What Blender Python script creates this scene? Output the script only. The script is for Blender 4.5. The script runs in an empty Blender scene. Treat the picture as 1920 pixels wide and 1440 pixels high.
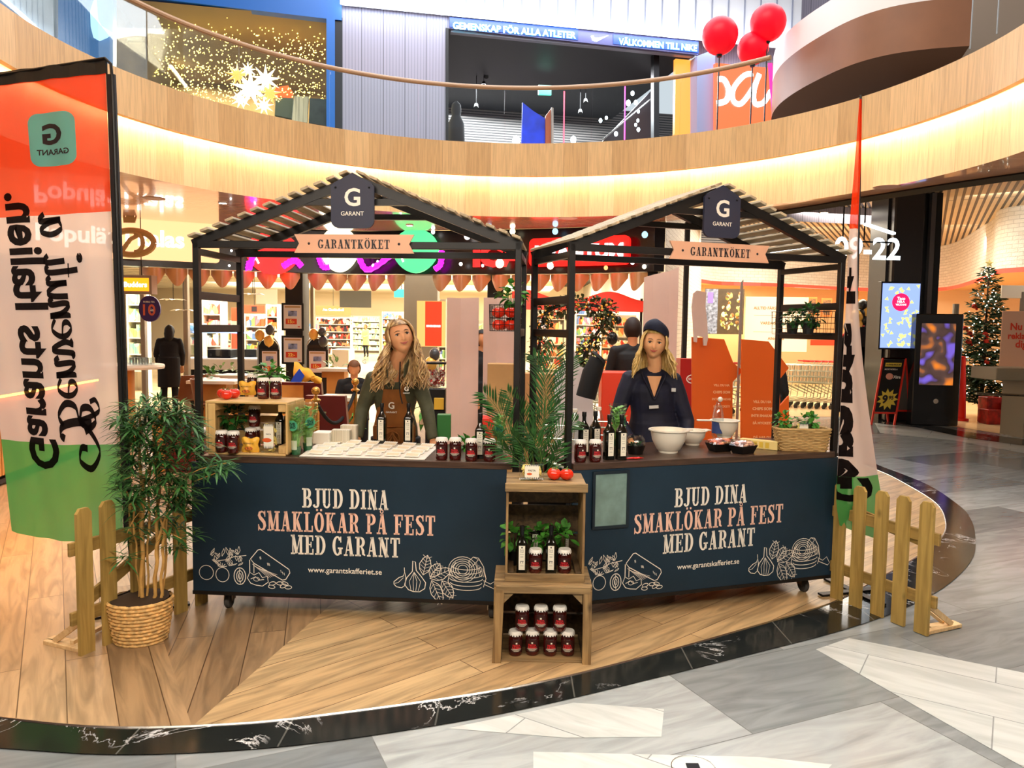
import bpy, bmesh, math, random
from math import sin, cos, pi, radians, sqrt, atan2
from mathutils import Vector, Matrix, noise
sc = bpy.context.scene
COL = sc.collection
rnd = random.Random(11)
# ---------------------------------------------------------------- camera
F, PITCH, ROLL, H = 1452.6, .0741, .0134, 1.7165
cam = bpy.data.objects.new('camera', bpy.data.cameras.new('camera'))
COL.objects.link(cam); sc.camera = cam
cam.location = (0, 0, H)
cam.rotation_mode = 'QUATERNION'
cam.rotation_quaternion = (Matrix.Rotation(pi/2-PITCH, 3, 'X') @ Matrix.Rotation(ROLL, 3, 'Z')).to_quaternion()
cam.data.sensor_width = 36; cam.data.lens = F/1920*36; cam.data.clip_end = 300; cam.data.clip_start = .05
# ---------------------------------------------------------------- world, view and the large lights
sc.view_settings.view_transform = 'Standard'; sc.view_settings.look = 'None'
sc.view_settings.gamma = 1; sc.view_settings.use_curve_mapping = False
sc.view_settings.exposure = 0.55
wd = bpy.data.worlds.new('world'); sc.world = wd; wd.use_nodes = True
wd.node_tree.nodes['Background'].inputs[0].default_value = (.86, .91, 1, 1)
wd.node_tree.nodes['Background'].inputs[1].default_value = .55
def area(name, loc, sx, sy, power, col=(1, .93, .84), rot=(0, 0, 0)):
    l = bpy.data.lights.new(name, 'AREA'); l.shape = 'RECTANGLE'; l.size = sx; l.size_y = sy; l.energy = power; l.color = col
    o = bpy.data.objects.new(name, l); COL.objects.link(o); o.location = loc; o.rotation_euler = rot
    return o
area('atrium_light', (0, 6.2, 10.5), 7, 6, 620, (1, .95, .88))
area('front_fill_light', (0, .9, 3.3), 6, 1.0, 210, (1, .9, .76), (radians(48), 0, 0))  # unseen fill added over the camera to brighten faces and stalls from the front
area('shop_ceiling_light', (-4, 19, 3.75), 12, 5, 1700, (1, .9, .74))
area('shop_ceiling_light', (-4, 32, 3.9), 16, 8, 3600, (1, .92, .78))
area('shop_ceiling_light', (-6, 43, 4.2), 20, 5, 2300, (1, .94, .8))
area('entrance_ceiling_light', (7.2, 18.2, 4.2), 4, 3.5, 420, (1, .88, .7))
area('upper_gallery_light', (1, 13, 8.3), 9, 2.5, 190, (.9, .93, 1))
# ---------------------------------------------------------------- pixel rays (photo frame 1920x1440) -> points in the place
def ray(x, y):
    X = x-960; Y = y-720; c, s = cos(ROLL), sin(ROLL)
    X, Y = c*X+s*Y, -s*X+c*Y
    a = X/F; u = -Y/F
    return Vector((a, cos(PITCH)+u*sin(PITCH), u*cos(PITCH)-sin(PITCH)))
def atz(x, y, z=0.):
    d = ray(x, y); t = (z-H)/d.z; return Vector((d.x*t, d.y*t, z))
def aty(x, y, Y):
    d = ray(x, y); t = Y/d.y; return Vector((d.x*t, Y, H+d.z*t))
def onplane(x, y, p, n):
    d = ray(x, y); o = Vector((0, 0, H)); t = (Vector(p)-o).dot(n)/d.dot(n); return o+d*t
# ---------------------------------------------------------------- materials
def lin(c):
    r = []
    for v in c[:3]:
        v = v/255.; r.append(v/12.92 if v <= .04045 else ((v+.055)/1.055)**2.4)
    return (*r, 1)
class NT:
    def __init__(s, m): m.use_nodes = True; s.t = m.node_tree; s.b = s.t.nodes['Principled BSDF']
    def n(s, typ, **kw):
        nd = s.t.nodes.new(typ)
        for k, v in kw.items():
            if k.startswith('i_'):
                key = k[2:]; key = int(key) if key.isdigit() else key.replace('_', ' ')
                nd.inputs[key].default_value = v
            else: setattr(nd, k, v)
        return nd
    def l(s, a, b): s.t.links.new(a, b)
def setb(b, k, v):
    if k in b.inputs: b.inputs[k].default_value = v
MATS = {}
def coords(nt, stretch=(1, 1, 1), rot=0.):
    tc = nt.n('ShaderNodeTexCoord'); mp = nt.n('ShaderNodeMapping'); mp.inputs['Scale'].default_value = stretch; mp.inputs['Rotation'].default_value = (0, 0, rot)
    nt.l(tc.outputs['Object'], mp.inputs['Vector']); return mp.outputs[0]
def ramp(nt, fac, stops):
    r = nt.n('ShaderNodeValToRGB'); e = r.color_ramp.elements
    while len(e) < len(stops): e.new(.5)
    for i, (p, c) in enumerate(stops): e[i].position = p; e[i].color = lin(c)
    nt.l(fac, r.inputs[0]); return r.outputs[0]
def P(name, col, rough=.5, metal=0., spec=.5, var=0., vs=8., stretch=(1, 1, 1), bump=0., bs=60., emit=0., alpha=1., trans=0., coat=0., ior=1.45, sss=0.):
    if name in MATS: return MATS[name]
    m = bpy.data.materials.new(name); MATS[name] = m; nt = NT(m); b = nt.b
    setb(b, 'Base Color', lin(col)); setb(b, 'Roughness', rough); setb(b, 'Metallic', metal); setb(b, 'Specular IOR Level', spec)
    setb(b, 'Alpha', alpha); setb(b, 'Transmission Weight', trans); setb(b, 'Coat Weight', coat); setb(b, 'IOR', ior); setb(b, 'Subsurface Weight', sss)
    if sss: setb(b, 'Subsurface Radius', (1, .35, .2)); setb(b, 'Subsurface Scale', .01)
    if emit: setb(b, 'Emission Color', lin(col)); setb(b, 'Emission Strength', emit)
    if var:
        v = coords(nt, stretch); nz = nt.n('ShaderNodeTexNoise', i_Scale=vs, i_Detail=4.); nt.l(v, nz.inputs['Vector'])
        c1 = [max(0, x*(1-var)) for x in col]; c2 = [min(255, x*(1+var)) for x in col]
        nt.l(ramp(nt, nz.outputs['Fac'], [(.3, c1), (.7, c2)]), b.inputs['Base Color'])
    if bump:
        v = coords(nt, stretch); nz = nt.n('ShaderNodeTexNoise', i_Scale=bs, i_Detail=3.); nt.l(v, nz.inputs['Vector'])
        bp = nt.n('ShaderNodeBump', i_Strength=bump, i_Distance=.01); nt.l(nz.outputs['Fac'], bp.inputs['Height']); nt.l(bp.outputs[0], b.inputs['Normal'])
    return m
def E(name, col, s=1.):
    """a lamp-like material: something that gives off light itself"""
    if name in MATS: return MATS[name]
    m = bpy.data.materials.new(name); MATS[name] = m; nt = NT(m); b = nt.b
    setb(b, 'Base Color', (0.02, .02, .02, 1)); setb(b, 'Emission Color', lin(col)); setb(b, 'Emission Strength', s); setb(b, 'Roughness', .4)
    return m
def WOOD(name, c1, c2, along='X', sc_=1., rough=.55, knots=True):
    """sawn timber: grain stretched along one axis, a few knots"""
    if name in MATS: return MATS[name]
    m = bpy.data.materials.new(name); MATS[name] = m; nt = NT(m)
    st = {'X': (1.2, 14, 14), 'Y': (14, 1.2, 14), 'Z': (14, 14, 1.2)}[along]
    v = coords(nt, tuple(a*sc_ for a in st)); nz = nt.n('ShaderNodeTexNoise', i_Scale=2.2, i_Detail=6., i_Distortion=.9); nt.l(v, nz.inputs['Vector'])
    out = ramp(nt, nz.outputs['Fac'], [(.3, c1), (.68, c2)])
    if knots:
        v2 = coords(nt, tuple(5*sc_ if a < 2 else 9*sc_ for a in st)); vo = nt.n('ShaderNodeTexVoronoi', i_Scale=1.); nt.l(v2, vo.inputs['Vector'])
        k = ramp(nt, vo.outputs['Distance'], [(.0, (60, 60, 60)), (.16, (255, 255, 255))])
        mx = nt.n('ShaderNodeMix', data_type='RGBA', blend_type='MULTIPLY'); mx.inputs[0].default_value = .75
        nt.l(out, mx.inputs[6]); nt.l(k, mx.inputs[7]); out = mx.outputs[2]
    nt.l(out, nt.b.inputs['Base Color']); setb(nt.b, 'Roughness', rough)
    bp = nt.n('ShaderNodeBump', i_Strength=.25, i_Distance=.004); nt.l(nz.outputs['Fac'], bp.inputs['Height']); nt.l(bp.outputs[0], nt.b.inputs['Normal'])
    return m
def BRICKS(name, ca, cb, mortar, bw, bh, rot=0., msize=.004, rough=.3, grain=(1, 12), gamt=.35, coat=0., offset=.5, bumpy=0., spec=.5, vein=False, gs=3.):
    """boards, tiles or bricks laid in rows; each piece has its own tone"""
    if name in MATS: return MATS[name]
    m = bpy.data.materials.new(name); MATS[name] = m; nt = NT(m); b = nt.b
    v = coords(nt, (1, 1, 1), rot)
    br = nt.n('ShaderNodeTexBrick', offset=offset, i_Scale=1., i_Mortar_Size=msize, i_Bias=0., i_Brick_Width=bw, i_Row_Height=bh)
    br.inputs['Mortar Smooth'].default_value = .1
    br.inputs['Color1'].default_value = lin(ca); br.inputs['Color2'].default_value = lin(cb); br.inputs['Mortar'].default_value = lin(mortar)
    nt.l(v, br.inputs['Vector'])
    mp = nt.n('ShaderNodeMapping'); mp.inputs['Scale'].default_value = (grain[0], grain[1], 1); nt.l(v, mp.inputs[0])
    # each piece gets its own slice of grain
    ad = nt.n('ShaderNodeVectorMath', operation='ADD'); sm = nt.n('ShaderNodeVectorMath', operation='SCALE'); sm.inputs['Scale'].default_value = 37.
    nt.l(br.outputs['Color'], sm.inputs[0]); nt.l(mp.outputs[0], ad.inputs[0]); nt.l(sm.outputs[0], ad.inputs[1])
    nz = nt.n('ShaderNodeTexNoise', i_Scale=gs, i_Detail=6., i_Distortion=1.2); nt.l(ad.outputs[0], nz.inputs['Vector'])
    g = ramp(nt, nz.outputs['Fac'], [(.3, (125, 125, 125)), (.62, (255, 255, 255))])
    mx = nt.n('ShaderNodeMix', data_type='RGBA', blend_type='MULTIPLY'); mx.inputs[0].default_value = gamt
    nt.l(br.outputs['Color'], mx.inputs[6]); nt.l(g, mx.inputs[7]); out = mx.outputs[2]
    if vein:
        nz2 = nt.n('ShaderNodeTexNoise', i_Scale=2.1, i_Detail=11., i_Roughness=.66, i_Distortion=.7); nt.l(v, nz2.inputs['Vector'])
        vn = ramp(nt, nz2.outputs['Fac'], [(.488, (0, 0, 0)), (.5, (255, 255, 255)), (.507, (0, 0, 0))])
        m2 = nt.n('ShaderNodeTexNoise', i_Scale=2., i_Detail=2.); nt.l(v, m2.inputs['Vector'])
        mk = ramp(nt, m2.outputs['Fac'], [(.48, (0, 0, 0)), (.62, (255, 255, 255))])
        mm = nt.n('ShaderNodeMix', data_type='RGBA', blend_type='MULTIPLY'); mm.inputs[0].default_value = 1; nt.l(vn, mm.inputs[6]); nt.l(mk, mm.inputs[7])
        sc2 = nt.n('ShaderNodeMix', data_type='RGBA', blend_type='ADD'); sc2.inputs[0].default_value = .8; nt.l(out, sc2.inputs[6]); nt.l(mm.outputs[2], sc2.inputs[7]); out = sc2.outputs[2]
    nt.l(out, b.inputs['Base Color']); setb(b, 'Roughness', rough); setb(b, 'Coat Weight', coat); setb(b, 'Specular IOR Level', spec)
    if bumpy:
        nb = nt.n('ShaderNodeTexNoise', i_Scale=28., i_Detail=4.); nt.l(v, nb.inputs['Vector'])
        bp = nt.n('ShaderNodeBump', i_Strength=bumpy, i_Distance=.03); nt.l(nb.outputs['Fac'], bp.inputs['Height']); nt.l(bp.outputs[0], b.inputs['Normal'])
    return m
def GLASS(name, col=(235, 245, 242), amt=.9, rough=.02):
    """thin clear sheet: mostly lets light through, reflects at grazing angles"""
    if name in MATS: return MATS[name]
    m = bpy.data.materials.new(name); MATS[name] = m; m.use_nodes = True; t = m.node_tree; t.nodes.clear()
    o = t.nodes.new('ShaderNodeOutputMaterial'); tr = t.nodes.new('ShaderNodeBsdfTransparent'); gl = t.nodes.new('ShaderNodeBsdfGlossy')
    tr.inputs[0].default_value = lin(col); gl.inputs['Roughness'].default_value = rough
    fr = t.nodes.new('ShaderNodeFresnel'); fr.inputs[0].default_value = 1.45; mx = t.nodes.new('ShaderNodeMixShader')
    ma = t.nodes.new('ShaderNodeMath'); ma.operation = 'MULTIPLY_ADD'; ma.inputs[1].default_value = .3; ma.inputs[2].default_value = 1-amt; ma.use_clamp = True
    t.links.new(fr.outputs[0], ma.inputs[0]); t.links.new(ma.outputs[0], mx.inputs[0]); t.links.new(tr.outputs[0], mx.inputs[1]); t.links.new(gl.outputs[0], mx.inputs[2]); t.links.new(mx.outputs[0], o.inputs[0])
    return m
def CLOTH(name, col, see=.12, var=.04):
    """thin printed flag cloth: diffuse, lets light and a little sight through"""
    if name in MATS: return MATS[name]
    m = bpy.data.materials.new(name); MATS[name] = m; m.use_nodes = True; t = m.node_tree; t.nodes.clear()
    o = t.nodes.new('ShaderNodeOutputMaterial'); d = t.nodes.new('ShaderNodeBsdfDiffuse'); tl = t.nodes.new('ShaderNodeBsdfTranslucent'); tr = t.nodes.new('ShaderNodeBsdfTransparent')
    for x in (d, tl): x.inputs[0].default_value = lin(col)
    m1 = t.nodes.new('ShaderNodeMixShader'); m1.inputs[0].default_value = .45; m2 = t.nodes.new('ShaderNodeMixShader'); m2.inputs[0].default_value = see
    t.links.new(d.outputs[0], m1.inputs[1]); t.links.new(tl.outputs[0], m1.inputs[2]); t.links.new(m1.outputs[0], m2.inputs[1]); t.links.new(tr.outputs[0], m2.inputs[2]); t.links.new(m2.outputs[0], o.inputs[0])
    return m
# ---------------------------------------------------------------- mesh builder
MW = {}
def mw(o): return MW.get(o.name, Matrix.Identity(4))
class M:
    def __init__(s): s.v = []; s.f = []; s.mi = []; s.cur = 0
    def mat(s, i): s.cur = i; return s
    def add(s, vs, fs):
        o = len(s.v); s.v += [Vector(v) for v in vs]; s.f += [[o+i for i in f] for f in fs]; s.mi += [s.cur]*len(fs); return s
    def box(s, c, d, R=None, bev=0.):
        x, y, z = d[0]/2, d[1]/2, d[2]/2; c = Vector(c)
        if bev:
            b = bev; vs = []
            for sx in (-1, 1):
                for sy in (-1, 1):
                    for sz in (-1, 1):
                        vs += [Vector((sx*(x-b), sy*(y-b), sz*z)), Vector((sx*(x-b), sy*y, sz*(z-b))), Vector((sx*x, sy*(y-b), sz*(z-b)))]
            bm = bmesh.new()
            for v in vs: bm.verts.new(v)
            bmesh.ops.convex_hull(bm, input=bm.verts[:]); bm.verts.index_update()
            V = [v.co.copy() for v in bm.verts]; Fs = [[v.index for v in f.verts] for f in bm.faces]; bm.free()
            if R is not None: V = [R@v for v in V]
            return s.add([v+c for v in V], Fs)
        vs = [Vector((sx*x, sy*y, sz*z)) for sx in (-1, 1) for sy in (-1, 1) for sz in (-1, 1)]
        if R is not None: vs = [R@v for v in vs]
        return s.add([v+c for v in vs], [(0, 1, 3, 2), (4, 6, 7, 5), (0, 4, 5, 1), (2, 3, 7, 6), (0, 2, 6, 4), (1, 5, 7, 3)])
    def bar(s, a, b, w, t=None, up=(0, 0, 1)):
        """square bar from a to b, w across, t along 'up'"""
        a, b = Vector(a), Vector(b); t = w if t is None else t; d = (b-a); L = d.length; d.normalize(); up = Vector(up)
        if abs(d.dot(up)) > .99: up = Vector((0, 1, 0))
        x = d.cross(up).normalized(); z = x.cross(d).normalized(); R = Matrix((x, d, z)).transposed()
        return s.box((a+b)/2, (w, L, t), R)
    def tube(s, pts, r, n=8, cap=True, flat=None):
        pts = [Vector(p) for p in pts]; k = len(pts); rs = r if isinstance(r, (list, tuple)) else [r]*k
        o = len(s.v); prev = None; ring = []
        for i, p in enumerate(pts):
            d = (pts[min(i+1, k-1)]-pts[max(i-1, 0)])
            if d.length < 1e-9: d = Vector((0, 0, 1))
            d.normalize()
            if prev is None:
                u = Vector((0, 0, 1)) if abs(d.z) < .9 else Vector((0, 1, 0)); x = d.cross(u).normalized()
            else:
                x = prev-d*prev.dot(d); x = x.normalized() if x.length > 1e-6 else d.orthogonal().normalized()
            prev = x; y = d.cross(x)
            fl = 1 if flat is None else flat
            for j in range(n):
                a = 2*pi*j/n; ring.append(p+x*cos(a)*rs[i]+y*sin(a)*rs[i]*fl)
        fs = [(i*n+j, i*n+(j+1) % n, (i+1)*n+(j+1) % n, (i+1)*n+j) for i in range(k-1) for j in range(n)]
        if cap: fs += [tuple(range(n-1, -1, -1)), tuple((k-1)*n+j for j in range(n))]
        return s.add(ring, fs)
    def lathe(s, prof, c=(0, 0, 0), n=20, R=None, sx=1., sy=1., arc=None):
        c = Vector(c); vs = []; fs = []; k = len(prof); full = arc is None; a0, a1 = arc or (0, 2*pi); m = n if full else n+1
        for r, z in prof:
            for j in range(m):
                a = a0+(a1-a0)*j/n; v = Vector((r*cos(a)*sx, r*sin(a)*sy, z)); vs.append((R@v if R is not None else v)+c)
        for i in range(k-1):
            for j in range(n): j2 = (j+1) % m if full else j+1; fs.append((i*m+j, i*m+j2, (i+1)*m+j2, (i+1)*m+j))
        if full:
            if prof[0][0] > 1e-5: fs.append(tuple(range(m-1, -1, -1)))
            if prof[-1][0] > 1e-5: fs.append(tuple((k-1)*m+j for j in range(m)))
        return s.add(vs, fs)
    def ball(s, c, r, n=12, sq=(1, 1, 1), R=None):
        k = max(4, n//2)
        return s.lathe([(max(r*sin(pi*i/k), 1e-6), -r*cos(pi*i/k)) for i in range(k+1)], (0, 0, 0), n).xf(lambda v: (R if R is not None else Matrix.Identity(3))@Vector((v.x*sq[0], v.y*sq[1], v.z*sq[2]))+Vector(c), n*(k+1))
    def xf(s, fn, last=None):
        o = 0 if last is None else len(s.v)-last
        for i in range(o, len(s.v)): s.v[i] = fn(s.v[i])
        return s
    def prism(s, poly, fn0, fn1):
        """poly: 2D outline; fn0/fn1 map (a,b) to the two faces"""
        n = len(poly); vs = [fn0(*p) for p in poly]+[fn1(*p) for p in poly]
        return s.add(vs, [tuple(range(n-1, -1, -1)), tuple(range(n, 2*n))]+[(i, (i+1) % n, n+(i+1) % n, n+i) for i in range(n)])
    def quad(s, a, b, c, d): return s.add([a, b, c, d], [(0, 1, 2, 3)])
    def sheet(s, fn, nu, nv, th=0.):
        """surface fn(a,b), a,b in 0..1; th>0 gives it thickness along its normal"""
        g = [[Vector(fn(i/nu, j/nv)) for j in range(nv+1)] for i in range(nu+1)]
        vs = [p for row in g for p in row]; w = nv+1
        fs = [(i*w+j, (i+1)*w+j, (i+1)*w+j+1, i*w+j+1) for i in range(nu) for j in range(nv)]
        if th:
            N = []
            for i in range(nu+1):
                for j in range(nv+1):
                    du = g[min(i+1, nu)][j]-g[max(i-1, 0)][j]; dv = g[i][min(j+1, nv)]-g[i][max(j-1, 0)]; N.append(du.cross(dv).normalized())
            m = len(vs); vs += [v-nn*th for v, nn in zip(vs, N)]
            fs += [tuple(reversed([i+m for i in f])) for f in fs[:nu*nv]]
            for i in range(nu): fs += [(i*w, i*w+m, (i+1)*w+m, (i+1)*w), (i*w+nv, (i+1)*w+nv, (i+1)*w+nv+m, i*w+nv+m)]
            for j in range(nv): fs += [(j, j+1, j+1+m, j+m), (nu*w+j, nu*w+j+m, nu*w+j+1+m, nu*w+j+1)]
        return s.add(vs, fs)
    def build(s, name, mats, parent=None, smooth=False, world=False, org=None, kind=None, label=None, fixn=True, crease=35):
        me = bpy.data.meshes.new(name); vs = s.v
        if parent is not None and world:
            inv = mw(parent).inverted(); vs = [inv@v for v in vs]
        if org is not None and parent is None: o_ = Vector(org); vs = [v-o_ for v in vs]
        me.from_pydata([tuple(v) for v in vs], [], s.f)
        if not isinstance(mats, (list, tuple)): mats = [mats]
        for m in mats: me.materials.append(m)
        me.polygons.foreach_set('material_index', s.mi)
        if fixn:
            bm = bmesh.new(); bm.from_mesh(me); bmesh.ops.recalc_face_normals(bm, faces=bm.faces[:]); bm.to_mesh(me); bm.free()
        if smooth:
            me.polygons.foreach_set('use_smooth', [True]*len(me.polygons))
            try: me.set_sharp_from_angle(angle=radians(crease))
            except Exception: pass
        o = bpy.data.objects.new(name, me); COL.objects.link(o)
        if parent is not None: o.parent = parent; MW[o.name] = mw(parent)
        elif org is not None: o.location = org
        if kind: o['kind'] = kind
        if label: o['label'] = label
        return o
def tag(o, label=None, cat=None, group=None, kind=None):
    if label: o['label'] = label
    if cat: o['category'] = cat
    if group: o['group'] = group
    if kind: o['kind'] = kind
    return o
def thing(name, label, cat, loc=(0, 0, 0), rz=0., group=None):
    o = bpy.data.objects.new(name, None); COL.objects.link(o); o.location = loc; o.rotation_euler = (0, 0, rz); o.empty_display_size = .05
    MW[o.name] = Matrix.Translation(Vector(loc))@Matrix.Rotation(rz, 4, 'Z')
    return tag(o, label, cat, group)
def dup(root, loc, rz=None, label=None, group=None, scale=None):
    r = root.copy(); COL.objects.link(r); r.location = loc
    if rz is not None: r.rotation_euler = (0, 0, rz)
    if scale is not None: r.scale = (scale,)*3 if not isinstance(scale, tuple) else scale
    if label: r['label'] = label
    if group: r['group'] = group
    for ch in list(root.children):
        c = ch.copy(); COL.objects.link(c); c.parent = r
        for g in list(ch.children):
            d = g.copy(); COL.objects.link(d); d.parent = c
    return r
def struct(name, m, mats, **kw): return m.build(name, mats, kind='structure', **kw)
# ---------------------------------------------------------------- lettering
_tc = {}
def sans(s, bold=0.):
    """2D outline triangles of a word in the built-in face, cap height about .7"""
    k = (s, bold)
    if k not in _tc:
        cu = bpy.data.curves.new('t', 'FONT'); cu.body = s; cu.offset = bold; cu.align_x = 'CENTER'; cu.resolution_u = 3
        o = bpy.data.objects.new('t', cu); COL.objects.link(o); bpy.context.view_layer.update()
        me = o.to_mesh(); vs = [(v.co.x, v.co.y) for v in me.vertices]; fs = [tuple(p.vertices) for p in me.polygons]
        o.to_mesh_clear(); bpy.data.objects.remove(o); bpy.data.curves.remove(cu)
        xs = [v[0] for v in vs]; ys = [v[1] for v in vs]; cx = (min(xs)+max(xs))/2; cy = (min(ys)+max(ys))/2
        _tc[k] = ([(x-cx, y-cy) for x, y in vs], fs, max(xs)-min(xs), max(ys)-min(ys))
    return _tc[k]
def stroke(pts, w, closed=False):
    n = len(pts); ws = w if isinstance(w, (list, tuple)) else [w]*n; L = []; Rr = []
    for i, p in enumerate(pts):
        a = pts[(i-1) % n] if closed or i > 0 else p; b = pts[(i+1) % n] if closed or i < n-1 else p
        dx, dy = b[0]-a[0], b[1]-a[1]; l = sqrt(dx*dx+dy*dy) or 1; nx, ny = -dy/l*ws[i]/2, dx/l*ws[i]/2
        L.append((p[0]+nx, p[1]+ny)); Rr.append((p[0]-nx, p[1]-ny))
    vs = L+Rr; fs = [(i, i+1, n+i+1, n+i) for i in range(n-1)]
    if closed: fs.append((n-1, 0, n, 2*n-1))
    return vs, fs
def ell(cx, cy, rx, ry, a0, a1, n=14): return [(cx+rx*cos(a0+(a1-a0)*i/n), cy+ry*sin(a0+(a1-a0)*i/n)) for i in range(n+1)]
def slab_glyph(ch):
    T, t, sf, sh = .17, .06, .085, .085; out = []
    def v(x, w=T, y0=0, y1=1, top=True, bot=True, so=sf):
        out.append(stroke([(x, y0), (x, y1)], w))
        if bot: out.append(stroke([(x-w/2-so, y0+sh/2), (x+w/2+so, y0+sh/2)], sh))
        if top: out.append(stroke([(x-w/2-so, y1-sh/2), (x+w/2+so, y1-sh/2)], sh))
    def h(x0, x1, y, w=sh): out.append(stroke([(x0, y), (x1, y)], w))
    def ring(cx, cy, rx, ry, a0=0, a1=2*pi, Tk=T, tk=sh, n=22):
        p = ell(cx, cy, rx, ry, a0, a1, n); out.append(stroke(p, [tk+(Tk-tk)*abs(cos(a0+(a1-a0)*i/n))**1.3 for i in range(n+1)]))
    w = .56
    if ch == ' ': return [], .26
    if ch in 'IĪ': v(.17); w = .34
    elif ch == 'B': v(.17); ring(.3, .74, .17, .215, -pi/2, pi/2); ring(.32, .27, .2, .228, -pi/2, pi/2); h(.17, .32, .957); h(.17, .32, .5); h(.17, .33, .043); w = .62
    elif ch in 'DQ': v(.17); ring(.27, .5, .26, .457, -pi/2, pi/2); h(.17, .28, .957); h(.17, .28, .043); w = .63
    elif ch in 'OÖ': ring(.29, .5, .205, .457); w = .58
    elif ch == 'G': ring(.29, .5, .205, .457, .22*pi, 1.72*pi); v(.46, .15, .08, .42, True, False, .07); out.append(stroke([(.49, .98), (.49, .68)], .06)); w = .6
    elif ch == 'J': v(.3, T, .2, 1, True, False); ring(.17, .2, .13, .157, -pi*.95, 0, .15); w = .46
    elif ch == 'U': v(.15, T, .25, 1, True, False); v(.47, .07, .25, 1, True, False, .07); ring(.31, .24, .155, .2, -pi, 0, .13); w = .62
    elif ch == 'N': v(.13, .07); v(.49, .07); out.append(stroke([(.13, 1), (.49, 0)], .2)); w = .62
    elif ch == 'M': v(.12, .07); v(.6, .15); out.append(stroke([(.13, 1), (.34, .05)], .17)); out.append(stroke([(.34, .05), (.56, 1)], .06)); w = .74
    elif ch in 'AÅ': out += [stroke([(.1, 0), (.28, 1)], .06), stroke([(.3, 1), (.46, 0)], .18)]; h(.15, .42, .3, .07); h(0, .22, sh/2); h(.34, .6, sh/2); h(.2, .36, .96, .07); w = .6
    elif ch == 'V': out += [stroke([(.5, 1), (.32, 0)], .06), stroke([(.3, 0), (.12, 1)], .18)]; h(0, .26, 1-sh/2); h(.4, .6, 1-sh/2); w = .6
    elif ch == 'L': v(.17); h(.17, .5, sh/2); out.append(stroke([(.49, 0), (.49, .32)], .07)); w = .54
    elif ch == 'K': v(.17); out += [stroke([(.26, .46), (.47, .97)], .07), stroke([(.3, .56), (.5, 0)], .17)]; h(.38, .6, 1-sh/2); h(.4, .64, sh/2); w = .65
    elif ch == 'R': v(.17); ring(.3, .73, .18, .225, -pi/2, pi/2); h(.17, .32, .957); h(.17, .32, .5); out.append(stroke([(.36, .5), (.46, .3), (.47, .12), (.58, .05)], [.08, .15, .14, .06])); w = .62
    elif ch == 'P': v(.17); ring(.3, .72, .19, .235, -pi/2, pi/2); h(.17, .32, .957); h(.17, .32, .48); w = .57
    elif ch in 'EF':
        v(.17); h(.17, .5, 1-sh/2); h(.17, .4, .52, .07); out += [stroke([(.49, .72), (.49, 1)], .07), stroke([(.39, .38), (.39, .66)], .055)]; w = .56
        if ch == 'E': h(.17, .52, sh/2); out.append(stroke([(.5, 0), (.5, .3)], .07))
    elif ch == 'T': v(.29, T, 0, 1, False); h(.03, .55, 1-sh/2); out += [stroke([(.05, .7), (.05, 1)], .07), stroke([(.53, .7), (.53, 1)], .07)]; w = .58
    elif ch == 'S':
        out.append(stroke([(.44, .8), (.38, .92), (.27, .957), (.14, .9), (.11, .77), (.17, .65), (.29, .54), (.4, .42), (.44, .26), (.38, .1), (.26, .043), (.14, .1), (.07, .24)], [.07, .08, .085, .13, .17, .18, .19, .18, .17, .13, .085, .08, .07]))
        out += [stroke([(.45, 1), (.45, .7)], .06), stroke([(.07, 0), (.07, .32)], .06)]; w = .52
    if ch == 'Ö': out += [stroke([(.17, 1.17), (.17, 1.06)], .11), stroke([(.41, 1.17), (.41, 1.06)], .11)]
    if ch == 'Å': out.append(stroke(ell(.29, 1.13, .085, .085, 0, 2*pi, 12), .05))
    return out, w
def slab(s, gap=.07):
    """condensed slab-serif capitals, height 1, centred"""
    vs = []; fs = []; x = 0
    for ch in s:
        g, w = slab_glyph(ch)
        for gv, gf in g:
            o = len(vs); vs += [(a+x, b) for a, b in gv]; fs += [tuple(o+i for i in f) for f in gf]
        x += w+gap
    W = x-gap; return ([(a-W/2, b-.5) for a, b in vs], fs, W, 1.)
def letter(m, t2, fn, width=None, height=None):
    """lay 2D letter triangles on a surface: fn(a,b) in metres"""
    vs, fs, W, Hh = t2; kx = (width/W) if width else height/Hh; ky = height/Hh if height else kx
    return m.add([fn(a*kx, b*ky) for a, b in vs], fs)
def flatfn(o, x, y): o, x, y = Vector(o), Vector(x), Vector(y); return lambda a, b: o+x*a+y*b
# ================================================================ THE SETTING
V3 = Vector
def cr(pts, n=6):
    """smooth curve through 2D/3D points"""
    pts = [Vector(p) for p in pts]; out = []
    for i in range(len(pts)-1):
        p0 = pts[max(i-1, 0)]; p1 = pts[i]; p2 = pts[i+1]; p3 = pts[min(i+2, len(pts)-1)]
        for k in range(n):
            t = k/n; out.append(.5*((2*p1)+(p2-p0)*t+(2*p0-5*p1+4*p2-p3)*t*t+(3*p1-p0-3*p2+p3)*t**3))
    return out+[pts[-1]]
def poly(m, pts, z): return m.add([(p[0], p[1], z) for p in pts], [tuple(range(len(pts)))])
def strip(m, A, B, fa, fb):
    n = len(A); return m.add([fa(p) for p in A]+[fb(p) for p in B], [(i, i+1, n+i+1, n+i) for i in range(n-1)])
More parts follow.
